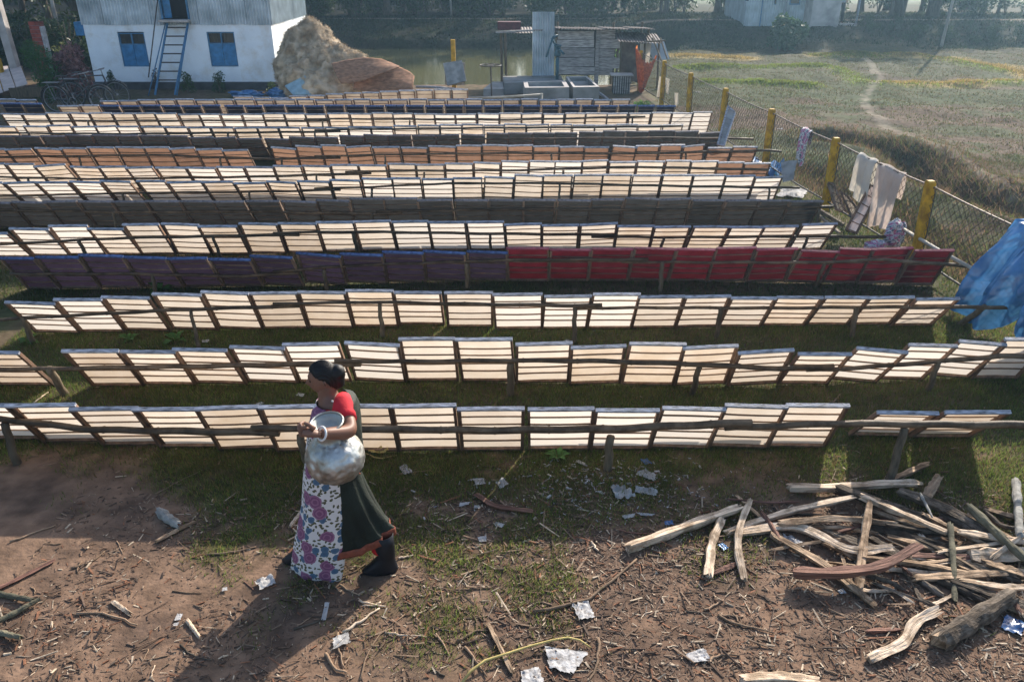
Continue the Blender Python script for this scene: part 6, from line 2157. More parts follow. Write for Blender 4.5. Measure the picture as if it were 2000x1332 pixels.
# blouse trunk and sleeve
loft('blouse', rws([(779, 634, 668, .055, 0), (790, 624, 684, .11, 0), (806, 616, 692, .150, 0), (835, 612, 694, .145, 0), (880, 608, 694, .14, 0), (905, 606, 697, .145, 0)]), M['red_cloth'], 0, TAU, 40, woman)
d_ = (elL - shL)
MB().tube([shL + Vector((-.01, .07, .03)), shL + Vector((0, .02, .028)), shL + Vector((0, -.02, .0)), shL.lerp(elL, .28), shL.lerp(elL, .5)], [.045, .056, .061, .060, .057], 16).build('sleeve', M['red_cloth'], woman, True)
MB().tube([shR + Vector((0, -.07, .02)), shR, shR.lerp(elR, .5)], [.06, .066, .060], 16).build('sleeve', M['red_cloth'], woman, True)
# sari skirt with its border, hem swinging back over the rear boot
SK = shift(rws([(893, 606, 700, .135, 0), (925, 602, 704, .145, 0), (960, 602, 718, .16, 0.0), (1000, 604, 738, .16, 0.0), (1030, 610, 756, .158, 0.0)]), .0)
skb = rws([(1030, 610, 756, .158, .0), (1044, 612, 766, .158, .0)])
loft('sari_skirt', SK + skb[1:], M['green_cloth'], 0, TAU, 96, woman, .045, 11, sub=5, slope=.07)
bord = rws([(1043, 612, 766, .159, .0), (1056, 614, 769, .160, .0)])
loft('sari_border', bord, M['sari_border'], 0, TAU, 96, woman, .045, 11, off=.003, sub=3, slope0=.07)
# petticoat seen under the hem
loft('petticoat', rws([(1030, 712, 752, .075, 0.0), (1066, 728, 760, .062, -.03)]), M['red_cloth'], 0, TAU, 24, woman, sub=3)
# sari end over the shoulder and back
PAL = rws([(770, 650, 672, .05, 0), (782, 646, 690, .115, 0), (800, 640, 697, .150, 0), (830, 640, 700, .158, 0), (870, 640, 702, .160, 0), (910, 640, 706, .165, 0)])
loft('sari_end', PAL, M['green_cloth'], R(118), R(275), 26, woman, .03, 9, off=.012)
MB().tube([Wp(676, 905, YC - .20), Wp(690, 918, YC - .21), Wp(704, 925, YC - .18)], [.012, .018, .004], 8, squash=.5).build('sari_corner', M['sari_border'], woman, True)
# floral apron round the front, from chest to boots
AP = rws([(783, 622, 690, .10, 0), (800, 615, 692, .150, 0), (830, 609, 694, .158, 0), (880, 604, 698, .160, 0), (930, 598, 704, .160, 0), (980, 595, 712, .160, 0), (1030, 588, 722, .155, 0), (1070, 582, 722, .145, 0), (1096, 578, 716, .14, 0), (1106, 577, 714, .135, 0)])
loft('apron', AP[:4], M['floral'], R(-70), R(72), 34, woman, .012, 7, off=.012, sub=6)
loft('apron_skirt', AP[3:], M['floral'], R(-80), R(114), 54, woman, .030, 8, off=.013, sub=8)
# apron straps
MB().tube([Wp(648, 783, YC - .10), Wp(662, 789, YC - .14), Wp(676, 797, YC - .15), Wp(681, 810, YC - .14)], .006, 6).build('apron_strap', M['floral'], woman, True)
# rubber boots
def boot(an, direction, tilt, hgt, label=None):
    b = MB()
    d = Vector(direction).normalized()
    sd = Vector((-d.y, d.x, 0))
    def sec(c, hw, hl, zz, n=18):
        return [c + d * (math.cos(k * TAU / n) * hl) + sd * (math.sin(k * TAU / n) * hw) + Vector((0, 0, zz)) for k in range(n)]
    rings = [sec(an + d * .042, .046, .112, 0), sec(an + d * .042, .049, .118, .012), sec(an + d * .042, .049, .116, .03), sec(an + d * .034, .048, .102, .06), sec(an + d * .015, .048, .075, .09), sec(an - d * .004, .047, .058, .12)]
    t_ = Vector(tilt)
    for z_ in (.17, .22, hgt):
        rings.append(sec(an - d * .004 + t_ * (z_ - .12), .050 + .10 * (z_ - .12), .060 + .08 * (z_ - .12), z_))
    # toe narrower and lower
    for j in range(1, 5):
        for k, p in enumerate(rings[j]):
            f = (p - an).dot(d)
            if f > .06:
                p.z -= max(0, p.z - an.z - .012) * min(1, (f - .06) / .11) * .55
    vs = [p for r_ in rings for p in r_]
    n = 18
    fs = [(j * n + k, j * n + (k + 1) % n, (j + 1) * n + (k + 1) % n, (j + 1) * n + k) for j in range(len(rings) - 1) for k in range(n)] + [tuple(range(n))[::-1]]
    b.add(vs, fs)
    o = b.build('boot', M['boot'], woman, True)
    md = o.modifiers.new('wall', 'SOLIDIFY')
    md.thickness = .004
    return o
boot(Vector((ftB.x + .0, ftB.y, .004)), (-1, -.12, 0), (-.10, 0, 0), .30)
boot(Vector((ftF.x + .05, ftF.y - .03, .004)), (-1, -.05, 0), (.3, 0, 0), .28)

# the pot she carries
pot = thing('water_pot', 'dented aluminium water pot carried on the woman\'s hip under her arm', 'pot', tuple(Wp(654, 890, YC - .25)))
pc = Vector(pot.location)
rim_c = Wp(638, 822, YC - .28)
ax = (rim_c - pc)
axl = ax.length
ax = ax.normalized() * 1.0
ax = (ax + Vector((0, -.02, 0))).normalized()
RB = .160
prof = [(0, -.135), (.06, -.132), (.11, -.112), (.145, -.07), (.16, -.02), (.158, .03), (.135, .08), (.10, .115), (.075, .14), (.066, .17), (.066, .21), (.080, .236), (.090, .247)]
P3 = [Vector((0, p_[0], p_[1])) for p_ in prof]
def cr(pts, n):
    out = []
    Q = [pts[0]] + pts + [pts[-1]]
    for i in range(len(pts) - 1):
        a, b_, c, d = Q[i:i + 4]
        for k in range(n):
            f = k / n
            out.append(.5 * ((2 * b_) + (c - a) * f + (2 * a - 5 * b_ + 4 * c - d) * f * f + (3 * b_ - a - 3 * c + d) * f ** 3))
    return out + [pts[-1]]
b = MB().lathe([(max(0, p_.y), p_.z) for p_ in cr(P3, 5)], 84)
q_ = ax.to_track_quat('Z', 'Y').to_matrix()
nv = []
for v in b.v:
    v = Vector(v)
    if v.z < .135:
        d = v.normalized()
        wt = .40 + .75 * min(1, max(0, (.07 - v.z) / .1))
        c1 = mnoise.cell(d * 3.2 + Vector((5, 1, 2))) * .0
        dn = -abs(mnoise.noise(d * 3.6 + Vector((1, 7, 2)))) * .020 * wt - abs(mnoise.noise(d * 7.5 + Vector((4, 4, 4)))) * .014 * wt + .014 * wt
        v = v + d * dn
    nv.append(q_ @ v)
pm = MB().add(nv, b.f)
o = pm.build('pot_body', M['alu'], pot, True)
s = o.modifiers.new('smooth', 'SUBSURF')
s.levels = s.render_levels = 1
inn = MB().lathe([(.088, .245), (.076, .236), (.064, .22), (.058, .208), (0, .20)], 40)
MB().add([q_ @ Vector(v) for v in inn.v], inn.f).build('pot_throat', M['alu_in'], pot, True)
rm = MB().torus((0, 0, .246), .089, .007, 'Z', 44, 8)
MB().add([q_ @ Vector(v) for v in rm.v], rm.f).build('pot_rim', M['alu'], pot, True)

# the far person on the step of the grey house
M['trouser'] = mat('dark_trousers', (.02, .02, .026), .85, .2, 8)
M['shirt'] = mat('pale_shirt', (.42, .45, .5), .85, .15, 8)
fp = at_y(1639, 47, GYh)
per = thing('person', 'distant person in pale shirt and dark trousers standing by the grey house', 'person', (fp.x, GYh + .05, PORZ))
skin_mesh('body', [(0, 0, .95), (0, 0, 1.3), (0, 0, 1.42), (0, 0, 1.52), (0, 0, 1.62), (.18, 0, 1.36), (.22, 0, 1.08), (.2, -.06, .86), (-.18, 0, 1.36), (-.22, 0, 1.08), (-.2, -.06, .86), (.09, 0, .88), (.1, 0, .48), (.1, 0, .06), (.1, -.13, .03), (-.09, 0, .88), (-.11, 0, .48), (-.13, .03, .06), (-.13, -.1, .03)],
          [(0, 1), (1, 2), (2, 3), (3, 4), (2, 5), (5, 6), (6, 7), (2, 8), (8, 9), (9, 10), (0, 11), (11, 12), (12, 13), (13, 14), (0, 15), (15, 16), (16, 17), (17, 18)],
          [.12, .13, .07, .05, .09, .05, .04, .03, .05, .04, .03, .08, .055, .04, .035, .08, .055, .04, .035], M['skin'], 1, per)
for s in (-1, 1):
    MB().tube([(s * .08, 0, .96), (s * .10, 0, .5), (s * .115, 0, .07)], [.10, .08, .07], 10).build('trouser_leg', M['trouser'], per, True)
    MB().tube([(s * .14, 0, 1.4), (s * .19, 0, 1.3), (s * .22, 0, 1.1)], [.07, .065, .06], 10).build('shirt_sleeve', M['shirt'], per, True)
MB().lathe([(.14, .88), (.15, 1.0), (.16, 1.3), (.12, 1.42), (.06, 1.47)], 16).build('shirt', M['shirt'], per, True)
MB().lathe([(.098, 1.63), (.095, 1.68), (.06, 1.73), (0, 1.745)], 14).build('hair', M['hair'], per, True)

# ------------------------------------------------------------------ firewood, bark and twigs
M['split_wood'] = mat('fresh_split_wood', (0.58, 0.41, 0.27), 0.85, 0.45, 9, 0.9, 30, stretch=(1, .16, 1), color2=(0.84, 0.67, 0.50), rand=.12, coord='UV', mid=.46, dirt=(9, .5, .40))
M['old_split'] = mat('weathered_split_wood', (0.36, 0.24, 0.15), 0.88, 0.45, 9, 0.9, 30, rand=.15, color2=(0.58, 0.42, 0.28), stretch=(1, .16, 1), coord='UV', dirt=(8, .6, .42))
M['red_wood'] = mat('reddish_brown_wood', (0.17, 0.078, 0.055), 0.8, 0.5, 9, 1.0, 30, rand=.1, stretch=(1, .16, 1), coord='UV', color2=(.27, .14, .10))
M['log_bark'] = mat('grey_brown_bark', (0.105, 0.08, 0.06), 0.92, 0.5, 14, 1.0, 30, rand=.25, stretch=(1, .4, 1), coord='UV', color2=(.20, .165, .13), dirt=(6, .5, .45))
M['green_bark'] = mat('mossy_green_bark', (0.115, 0.105, 0.07), 0.9, 0.35, 10, 0.8, 40, rand=.15)
M['grey_bark'] = mat('pale_grey_bark', (0.24, 0.235, 0.215), 0.92, 0.35, 14, 1.0, 50)
M['twig'] = mat('dry_twig', (0.23, 0.155, 0.10), 0.85, 0.35, 8, .5, 50, rand=.35)
M['straw'] = mat('yellow_straw', (0.42, 0.33, 0.12), 0.7, 0.25, 8, rand=.15)

def resample(pts, n):
    pts = [Vector(p) for p in pts]
    # catmull-rom through the points
    if len(pts) == 2:
        return [pts[0].lerp(pts[1], k / n) for k in range(n + 1)]
    out = []
    P_ = [pts[0] * 2 - pts[1]] + pts + [pts[-1] * 2 - pts[-2]]
    m = len(pts) - 1
    for k in range(n + 1):
        t = k / n * m
        i = min(int(t), m - 1)
        f = t - i
        a, b, c, d = P_[i:i + 4]
        out.append(.5 * ((2 * b) + (c - a) * f + (2 * a - 5 * b + 4 * c - d) * f * f + (3 * b - a - 3 * c + d) * f ** 3))
    return out

def log(name, label, cat, px, r_, wood, bark, z=(0.0, 0.0), split=0.55, seed=0, group='firewood thrown down at the yard edge', flat=1.0, rough=.12):
    """a split log along picture points; part of its girth still wears bark"""
    rr = random.Random(seed)
    n = 22
    m = len(px)
    pts = []
    for k, p in enumerate(px):
        zz = z[0] + (z[1] - z[0]) * k / (m - 1) + r_ * .75
        pts.append(at_z(p[0], p[1], zz))
    pts = resample(pts, n)
    ns = 18
    rot0 = rr.uniform(-.5, .5)
    b = MB()
    vs = []
    ref = Vector((0, 0, 1))
    for i, p in enumerate(pts):
        t = (pts[min(i + 1, n)] - pts[max(i - 1, 0)]).normalized()
        s = (ref - t * ref.dot(t)).normalized()
        u = t.cross(s)
        tw = rot0 + .35 * i / n
        taper = (1 - .18 * i / n) * (1 + .10 * math.sin(i * .9 + seed))
        if i in (0, n):
            taper *= .86
        for k in range(ns):
            a_ = TAU * k / ns
            # split faces: radius of a wedge-like polygon
            c_ = math.cos(a_ - 0.3)
            rad = r_ * taper
            if split:
                lim = .30 + .3 * (1 - split)
                ca = math.cos(a_)
                if ca > lim:
                    rad *= lim / ca
                cb = math.cos(a_ - 2.0)
                if cb > lim + .15:
                    rad *= (lim + .15) / cb
            rad *= 1 + rough * mnoise.noise(Vector((k * .9, i * .35, seed * 3.7))) + rough * 1.1 * mnoise.noise(Vector((k * 1.9, i * .10, seed * 1.3)))
            end = 0
            if i == 0:
                end = -rr.uniform(0, .05)
            elif i == n:
                end = rr.uniform(0, .05)
            vs.append(p + s * (math.cos(a_ + tw) * rad * flat) + u * (math.sin(a_ + tw) * rad) + t * end)
    fs, mi = [], []
    for i in range(n):
        for k in range(ns):
            k2 = (k + 1) % ns
            fs.append((i * ns + k, i * ns + k2, (i + 1) * ns + k2, (i + 1) * ns + k))
            a_ = TAU * (k + .5) / ns
            isw = split and (math.cos(a_) > .1 or math.cos(a_ - 2.0) > .25)
            mi.append(0 if isw else 1)
    fs += [tuple(range(ns))[::-1], tuple(n * ns + k for k in range(ns))]
    mi += [0, 0]
    b.v, b.f, b.m = [tuple(v) for v in vs], fs, mi
    acc = 0
    uvs_ = []
    for i in range(n + 1):
        acc += (pts[i] - pts[i - 1]).length if i else 0
        uvs_ += [(r_ * TAU * k / ns * 3 + seed, acc * 3 + seed * 1.7) for k in range(ns)]
    o = b.build(name, [M[wood], M[bark]], uv=uvs_)
    o.data.polygons.foreach_set('use_smooth', [False] * len(fs))
    return tag(o, label, cat, group)

LOGS = [
 ('thick pale split log, leftmost of the firewood on bare dirt', [(1234, 1066), (1330, 1032), (1442, 992)], .050, 'split_wood', 'split_wood', (0, .03), .6),
 ('short pale split log with a cleft below the leftmost log', [(1384, 1118), (1392, 1060), (1410, 1014)], .036, 'split_wood', 'old_split', (0, .02), .6),
 ('pale bent split stick standing out beside the cleft log', [(1453, 1124), (1443, 1072), (1446, 1030), (1464, 982)], .032, 'split_wood', 'split_wood', (0, .06), .6),
 ('long pale split pole rising to the dark log at back', [(1426, 1038), (1540, 1000), (1662, 972)], .034, 'split_wood', 'old_split', (0, .06), .6),
 ('forked pale branch bending toward the pile middle', [(1450, 1040), (1555, 1030), (1660, 1074), (1734, 1070)], .038, 'split_wood', 'old_split', (0, .04), .3),
 ('flat tan plank crossing above the forked branch', [(1530, 1022), (1640, 1014), (1742, 1024)], .030, 'old_split', 'log_bark', (.06, .05), .6),
 ('long pale split log lying across the top of the pile', [(1548, 952), (1640, 952), (1720, 946), (1788, 944)], .042, 'split_wood', 'log_bark', (.02, .05), .5),
 ('short brown stick behind the long top log', [(1728, 944), (1808, 908)], .032, 'old_split', 'log_bark', (0, .02), .4),
 ('dark mossy log slanting down from the long top log', [(1642, 954), (1740, 990), (1818, 1016)], .042, 'log_bark', 'log_bark', (.06, .02), .25),
 ('dark brown log slanting to the right edge of pile', [(1764, 962), (1850, 998), (1950, 1054)], .042, 'log_bark', 'log_bark', (.05, .02), .2),
 ('upright grey barked stick crossing under the tan plank', [(1678, 1146), (1686, 1070), (1698, 986)], .032, 'old_split', 'grey_bark', (0, .09), .15),
 ('long weathered split plank with a grey rag on it', [(1514, 1048), (1610, 1104), (1702, 1178)], .034, 'old_split', 'old_split', (.02, 0), .6),
 ('curved reddish brown slab in the front of the pile', [(1560, 1118), (1640, 1118), (1722, 1106), (1790, 1070)], .046, 'red_wood', 'red_wood', (.05, .12), .5),
 ('tan split slat right of the reddish slab', [(1696, 1090), (1800, 1102), (1920, 1126)], .028, 'old_split', 'log_bark', (.04, .02), .6),
 ('pale thin slat lying under the tan slat', [(1722, 1110), (1820, 1120), (1918, 1130)], .020, 'split_wood', 'old_split', (0.01, .0), .6),
 ('weathered split log in the middle of the dark logs', [(1810, 1008), (1912, 1058)], .030, 'old_split', 'log_bark', (.05, .03), .6),
 ('barked stick running below the dark mossy log', [(1706, 1000), (1832, 1042)], .026, 'old_split', 'log_bark', (.03, .02), .5),
 ('thin grey stick beyond the end of the tan plank', [(1738, 1026), (1838, 1042)], .026, 'log_bark', 'grey_bark', (.05, .03), .2),
 ('pale short slat standing among sticks near the middle', [(1800, 1048), (1840, 1096)], .020, 'split_wood', 'split_wood', (.02, .0), .6),
 ('upright greenish stick on the right side of pile', [(1856, 1030), (1862, 1100), (1864, 1166)], .020, 'green_bark', 'green_bark', (.08, .0), .0),
 ('pale slat pointing right beneath the crossed branches', [(1838, 1078), (1962, 1060)], .024, 'split_wood', 'old_split', (.03, .05), .6),
 ('thick pale log end at the right edge of pile', [(1908, 1088), (2010, 1082)], .058, 'split_wood', 'log_bark', (0, 0), .4),
 ('long mossy branch crossing the pile at the right edge', [(1898, 994), (1950, 1044), (2010, 1098)], .032, 'green_bark', 'green_bark', (.09, .08), .0),
 ('barked stick slanting below the thick pale log end', [(1858, 1096), (1980, 1130)], .034, 'log_bark', 'log_bark', (0, .02), .2),
 ('pale split piece with splintered end near bottom right', [(1888, 1136), (1950, 1146), (2010, 1148)], .032, 'split_wood', 'log_bark', (.02, .05), .6),
 ('thick round branch lying toward the bottom right corner', [(1840, 1250), (1900, 1212), (1970, 1166)], .058, 'old_split', 'log_bark', (0, .02), .0),
 ('white bent piece of peeled wood alone on the dirt', [(1708, 1284), (1764, 1256), (1788, 1216), (1826, 1194)], .036, 'split_wood', 'split_wood', (0, .01), .4),
 ('dark stick under the reddish slab pointing right', [(1820, 1126), (1926, 1176)], .026, 'log_bark', 'log_bark', (0, 0), .0),
 ('short dark stick left of its neighbour below the slab', [(1772, 1120), (1834, 1158)], .024, 'log_bark', 'log_bark', (0, 0), .0),
 ('dark bark strip between the tan plank and slab', [(1700, 1050), (1764, 1086)], .024, 'log_bark', 'log_bark', (0, 0), .2),
 ('grey barked stump piece upright behind the pile', [(1808, 976), (1832, 936)], .042, 'old_split', 'grey_bark', (0, .05), .1),
 ('dark stick hidden under the forked branch', [(1586, 1026), (1676, 1068)], .024, 'log_bark', 'log_bark', (0, 0), .0),
 ('grey upright branch at the far right edge', [(1984, 942), (1992, 1042)], .03, 'grey_bark', 'grey_bark', (0, .1), .0),
 ('tan board lying near the far right edge', [(1936, 998), (2000, 1016)], .03, 'old_split', 'old_split', (0, .02), .6),
 ('curved barked twig below the tan board at right', [(1932, 1006), (1960, 1028), (2010, 1034)], .018, 'log_bark', 'log_bark', (.06, .06), .0),
 ('dark log at the back right running under the branches', [(1850, 1012), (1990, 1086)], .036, 'log_bark', 'log_bark', (0, 0), .0),
 ('weathered log half hidden in the middle of the pile', [(1700, 1030), (1860, 1070)], .034, 'log_bark', 'log_bark', (0, 0), .0),
 ('short split billet under the right end of pile', [(1900, 1150), (2005, 1200)], .034, 'old_split', 'log_bark', (0, 0), .4),
 ('straight pale split log resting on the dark mossy log', [(1690, 972), (1840, 1036)], .034, 'split_wood', 'log_bark', (.09, .06), .6),
 ('weathered split log lying under the pale slats at right', [(1790, 1130), (1990, 1118)], .036, 'old_split', 'log_bark', (0, .03), .5),
 ('dark barked log running to the corner below the pile', [(1870, 1140), (2010, 1188)], .040, 'log_bark', 'log_bark', (0, 0), .1),
 ('pale split log near the right edge above the branches', [(1880, 1040), (2010, 1062)], .032, 'split_wood', 'old_split', (.06, .06), .6),
 ('tan split log slanting behind the dark brown log', [(1830, 980), (1990, 1060)], .032, 'old_split', 'log_bark', (0, .05), .5),
 ('straight barked pole from the forked branch to the right', [(1640, 1046), (1850, 1122)], .026, 'log_bark', 'log_bark', (.0, .0), .1),
 ('short thick split billet among the branches at right', [(1930, 1104), (1996, 1122)], .044, 'old_split', 'log_bark', (.02, .02), .4),
 ('pale broken slat sticking up at the right edge', [(1944, 1086), (2004, 1040)], .020, 'split_wood', 'split_wood', (.05, .12), .6),
 ('dark split log deep inside the middle of the pile', [(1740, 1050), (1930, 1100)], .034, 'old_split', 'log_bark', (0, .0), .4),
 ('brown split log lying beside the tan slat', [(1760, 1084), (1900, 1090)], .026, 'red_wood', 'log_bark', (0, .02), .5),
 ('thin grey branch over the dark brown log', [(1800, 968), (1818, 1004)], .010, 'grey_bark', 'grey_bark', (.1, .1), 0),
]
for i, (lab, px, r_, w_, bk, z_, sp) in enumerate(LOGS):
    log('firewood_log', lab, 'log', px, r_, w_, bk, z_, sp, seed=i + 1)
for i in range(34):
    x0, y0 = rnd.uniform(1480, 1985), rnd.uniform(968, 1180)
    if x0 < 1640 and y0 > 1080:
        x0 += 220
    a_ = rnd.gauss(.35, .5)
    L_ = rnd.uniform(50, 150)
    dx, dy = math.cos(a_) * L_, math.sin(a_) * L_ * .6
    log('firewood_stick', 'thin broken stick tangled among the firewood logs', 'stick', [(x0 - dx / 2, y0 - dy / 2), (x0 + rnd.uniform(-8, 8), y0 + rnd.uniform(-5, 5)), (x0 + dx / 2, y0 + dy / 2)], rnd.uniform(.008, .019),
        rnd.choice(['old_split', 'split_wood', 'red_wood', 'log_bark', 'old_split']), rnd.choice(['log_bark', 'red_wood', 'old_split']), (rnd.uniform(0, .04), rnd.uniform(0, .05)), rnd.choice([0, .5, .6]), seed=200 + i, group='thin sticks among the firewood')
# loose pieces elsewhere
log('bark_stump', 'short grey log with reddish cut end on the shaded turf', 'log', [(314, 1000), (330, 1014), (348, 1024)], .036, 'red_wood', 'grey_bark', (0, 0), 0, seed=61, group=None)
log('bark_piece', 'flat grey bark piece just below the short grey log', 'bark', [(315, 1052), (345, 1036), (371, 1023)], .022, 'old_split', 'grey_bark', (0, 0), .6, seed=62, group=None, flat=.5)
log('bark_piece', 'long reddish bark strip at the left edge', 'bark', [(-5, 1150), (45, 1126), (95, 1100)], .022, 'red_wood', 'old_split', (0, 0), .6, seed=63, group=None, flat=.5)
log('bark_piece', 'curled dark bark with orange inside before the front row', 'bark', [(936, 970), (967, 988), (1034, 998)], .028, 'red_wood', 'log_bark', (0, 0), .6, seed=64, group=None, flat=.6)
log('bark_piece', 'dark striped bark piece near the white paper at bottom', 'bark', [(957, 1226), (975, 1262), (996, 1304)], .016, 'old_split', 'log_bark', (.01, 0), .5, seed=65, group=None)
log('bark_piece', 'broad tan bark slab cut by the bottom edge', 'bark', [(1458, 1326), (1520, 1322), (1585, 1328)], .045, 'split_wood', 'log_bark', (0, 0), .6, seed=66, group=None, flat=.5)
log('bark_piece', 'reddish wood lump lying left of the white bent piece', 'bark', [(1702, 1232), (1746, 1230)], .02, 'red_wood', 'red_wood', (0, 0), .4, seed=67, group=None)
log('bark_piece', 'small dark red lump beside the short cleft log', 'bark', [(1404, 1116), (1436, 1102)], .02, 'red_wood', 'red_wood', (0, 0), .2, seed=68, group=None)
log('wood_block', 'pale wedge of wood on the open dirt at left', 'wood', [(224, 1178), (250, 1196)], .017, 'split_wood', 'split_wood', (0, 0), .5, seed=69, group=None)
log('wood_block', 'small white stick of wood in the shadow edge', 'wood', [(369, 1216), (385, 1238)], .013, 'split_wood', 'split_wood', (0, 0), .0, seed=70, group=None)
log('wood_block', 'pale stick behind the floral apron hem', 'wood', [(572, 1022), (596, 990)], .018, 'split_wood', 'red_wood', (0, 0), .5, seed=71, group=None)
for i, (lab, p) in enumerate((('green barked branch at the left edge, uppermost of three', [(-10, 1158), (60, 1171)]), ('green barked branch at the left edge, middle of three', [(-10, 1216), (30, 1196), (64, 1177)]), ('green barked branch at the left edge, lowest of three', [(-10, 1232), (34, 1243)]))):
    log('branch', lab, 'branch', p, .018, 'green_bark', 'green_bark', (0, .02), 0, seed=80 + i, group='branches at the left edge')

def twig(label, px, r_, m='twig', group='twigs scattered on the yard', z=.0, lift=0.0, name='twig'):
    pts = [at_z(p[0], p[1], z + r_ + (lift if 0 < k < len(px) - 1 else 0)) for k, p in enumerate(px)]
    for p in pts:
        p.z += float(height(p.x, p.y))
    pts = resample(pts, 8)
    rr = random.Random(int(px[0][0] * 7 + px[0][1]))
    pts = [p + Vector((rr.uniform(-1, 1), rr.uniform(-1, 1), 0)) * r_ * .8 for p in pts]
    n = len(pts) - 1
    return tag(MB().tube(pts, [r_ * (1 - .5 * k / n) for k in range(n + 1)], 6).build(name, M[m], smooth=True), label, 'twig', group)
TW = [
 ('long thick brown branch between the paper and the firewood', [(1040, 1193), (1100, 1184), (1150, 1168), (1200, 1130), (1242, 1090)], .013, 'twig', 0),
 ('long yellow palm strip arching over the bottom dirt', [(898, 1336), (934, 1296), (1000, 1272), (1072, 1250), (1120, 1244), (1154, 1264)], .009, 'straw', .03),
 ('long thin straw stalk slanting right of the woman\'s shadow', [(702, 1326), (729, 1253), (792, 1199)], .006, 'twig', 0),
 ('white stalk lying across the long thin straw stalk', [(754, 1233), (790, 1240), (832, 1242)], .006, 'split_wood', .01),
 ('pale tan forked stick at the bottom right of white paper', [(1170, 1248), (1166, 1290), (1148, 1334)], .010, 'twig', 0),
 ('short brown stick left of the dark striped bark', [(910, 1262), (930, 1288), (950, 1320)], .009, 'twig', 0),
 ('dark curved stick near the bottom of shadow', [(634, 1274), (650, 1300), (678, 1313)], .011, 'twig', 0),
 ('straight tan stick beside the dark curved stick', [(658, 1236), (664, 1270), (674, 1302)], .009, 'twig', 0),
 ('pale split stick right of the shadow', [(672, 1232), (704, 1212), (742, 1186)], .010, 'split_wood', 0),
 ('dark stick lying in the woman\'s shadow', [(573, 1228), (604, 1218), (650, 1204)], .008, 'log_bark', 0),
 ('brown stick crossing the left rim of shadow', [(351, 1258), (374, 1278), (413, 1288)], .007, 'log_bark', 0),
 ('grey stick lying beside the pale wedge at left', [(150, 1199), (215, 1200), (267, 1222)], .009, 'twig', 0),
 ('long thin twig on the turf right of the grey log', [(400, 1084), (450, 1078), (500, 1068)], .008, 'twig', 0),
 ('slender twig in the shade behind the grey log', [(304, 964), (350, 940), (396, 918)], .006, 'twig', 0),
 ('dark twig at the sunlit shade line on left', [(20, 1058), (60, 1042), (110, 1024)], .008, 'twig', 0),
 ('reddish twig pair left below the turf edge', [(140, 1110), (180, 1096), (204, 1076)], .007, 'twig', 0),
 ('curly straw lying under the apron hem', [(610, 1128), (650, 1136), (690, 1118), (714, 1100)], .006, 'twig', .0),
 ('thin straw pointing to the rear boot', [(664, 1142), (690, 1158), (706, 1160)], .006, 'twig', 0),
 ('tan straw behind the rear boot', [(778, 1090), (806, 1084)], .008, 'split_wood', 0),
 ('thin stick before the front row near the woman', [(780, 925), (840, 918)], .006, 'twig', 0),
 ('long stalk lying on grass between first and second rows', [(800, 782), (860, 796)], .006, 'straw', 0),
 ('orange dry leaf stalk by the foot of front row', [(708, 884), (740, 894), (776, 888)], .008, 'straw', 0),
 ('brown stick fallen between front and second rows at right', [(1618, 786), (1632, 782), (1640, 768)], .010, 'twig', .01),
 ('pale slat leaning from the post in the second row gap', [(64, 788), (80, 776), (94, 766)], .008, 'split_wood', .02),
 ('thin bent stick right of the curled dark bark', [(960, 938), (982, 936)], .009, 'twig', 0),
 ('dry orange stick near the torn paper heap', [(1210, 1034), (1232, 1040), (1290, 1042)], .008, 'red_wood', 0),
 ('pale short stick on the dirt left of firewood', [(1154, 1056), (1168, 1076)], .010, 'split_wood', 0),
 ('brown chip stick on the dirt under the split logs', [(1376, 1192), (1412, 1172)], .008, 'twig', 0),
 ('crooked stick above the grey foil at bottom', [(1402, 1202), (1440, 1218), (1512, 1234)], .009, 'twig', 0),
 ('short stick crossing the crooked stick', [(1432, 1198), (1452, 1226)], .007, 'twig', 0),
 ('pale forked stick lying right of the grey foil', [(1382, 1290), (1410, 1280), (1446, 1278)], .009, 'twig', 0),
 ('stick at the bottom left of the bark slab', [(1404, 1200), (1450, 1204)], .007, 'twig', 0),
 ('brown splinter by the green turf patch', [(890, 1152), (960, 1148)], .006, 'twig', 0),
 ('dark stick along the foot of the green turf patch', [(894, 1252), (930, 1232), (952, 1230)], .009, 'twig', 0),
 ('thin stick pointing at the green turf patch', [(852, 1238), (880, 1282)], .007, 'twig', 0),
 ('slim stick upright beside the rear boot shadow', [(696, 1172), (754, 1184)], .007, 'split_wood', 0),
]
for lab, px, r_, m_, lf in TW:
    twig(lab, px, r_, m_, lift=lf)
k_ = 0
for _ in range(55):
    x0, y0 = rnd.uniform(0, 2000), rnd.uniform(1075, 1330)
    if rnd.random() < .15:
        y0 = rnd.uniform(900, 1075)
    if 540 < x0 < 800 and y0 < 1130:
        continue
    if 1480 < x0 and 940 < y0 < 1200:
        continue
    L_ = rnd.uniform(22, 62)
    a_ = rnd.uniform(0, 6.28)
    dx, dy = math.cos(a_) * L_, math.sin(a_) * L_ * .55
    twig('thin dry twig lying loose on the yard', [(x0, y0), (x0 + dx * .5 + rnd.uniform(-5, 5), y0 + dy * .5 + rnd.uniform(-4, 4)), (x0 + dx, y0 + dy)], rnd.uniform(.003, .0065),
         rnd.choice(['twig', 'twig', 'twig', 'split_wood', 'log_bark', 'red_wood']), 'loose twigs on the yard')

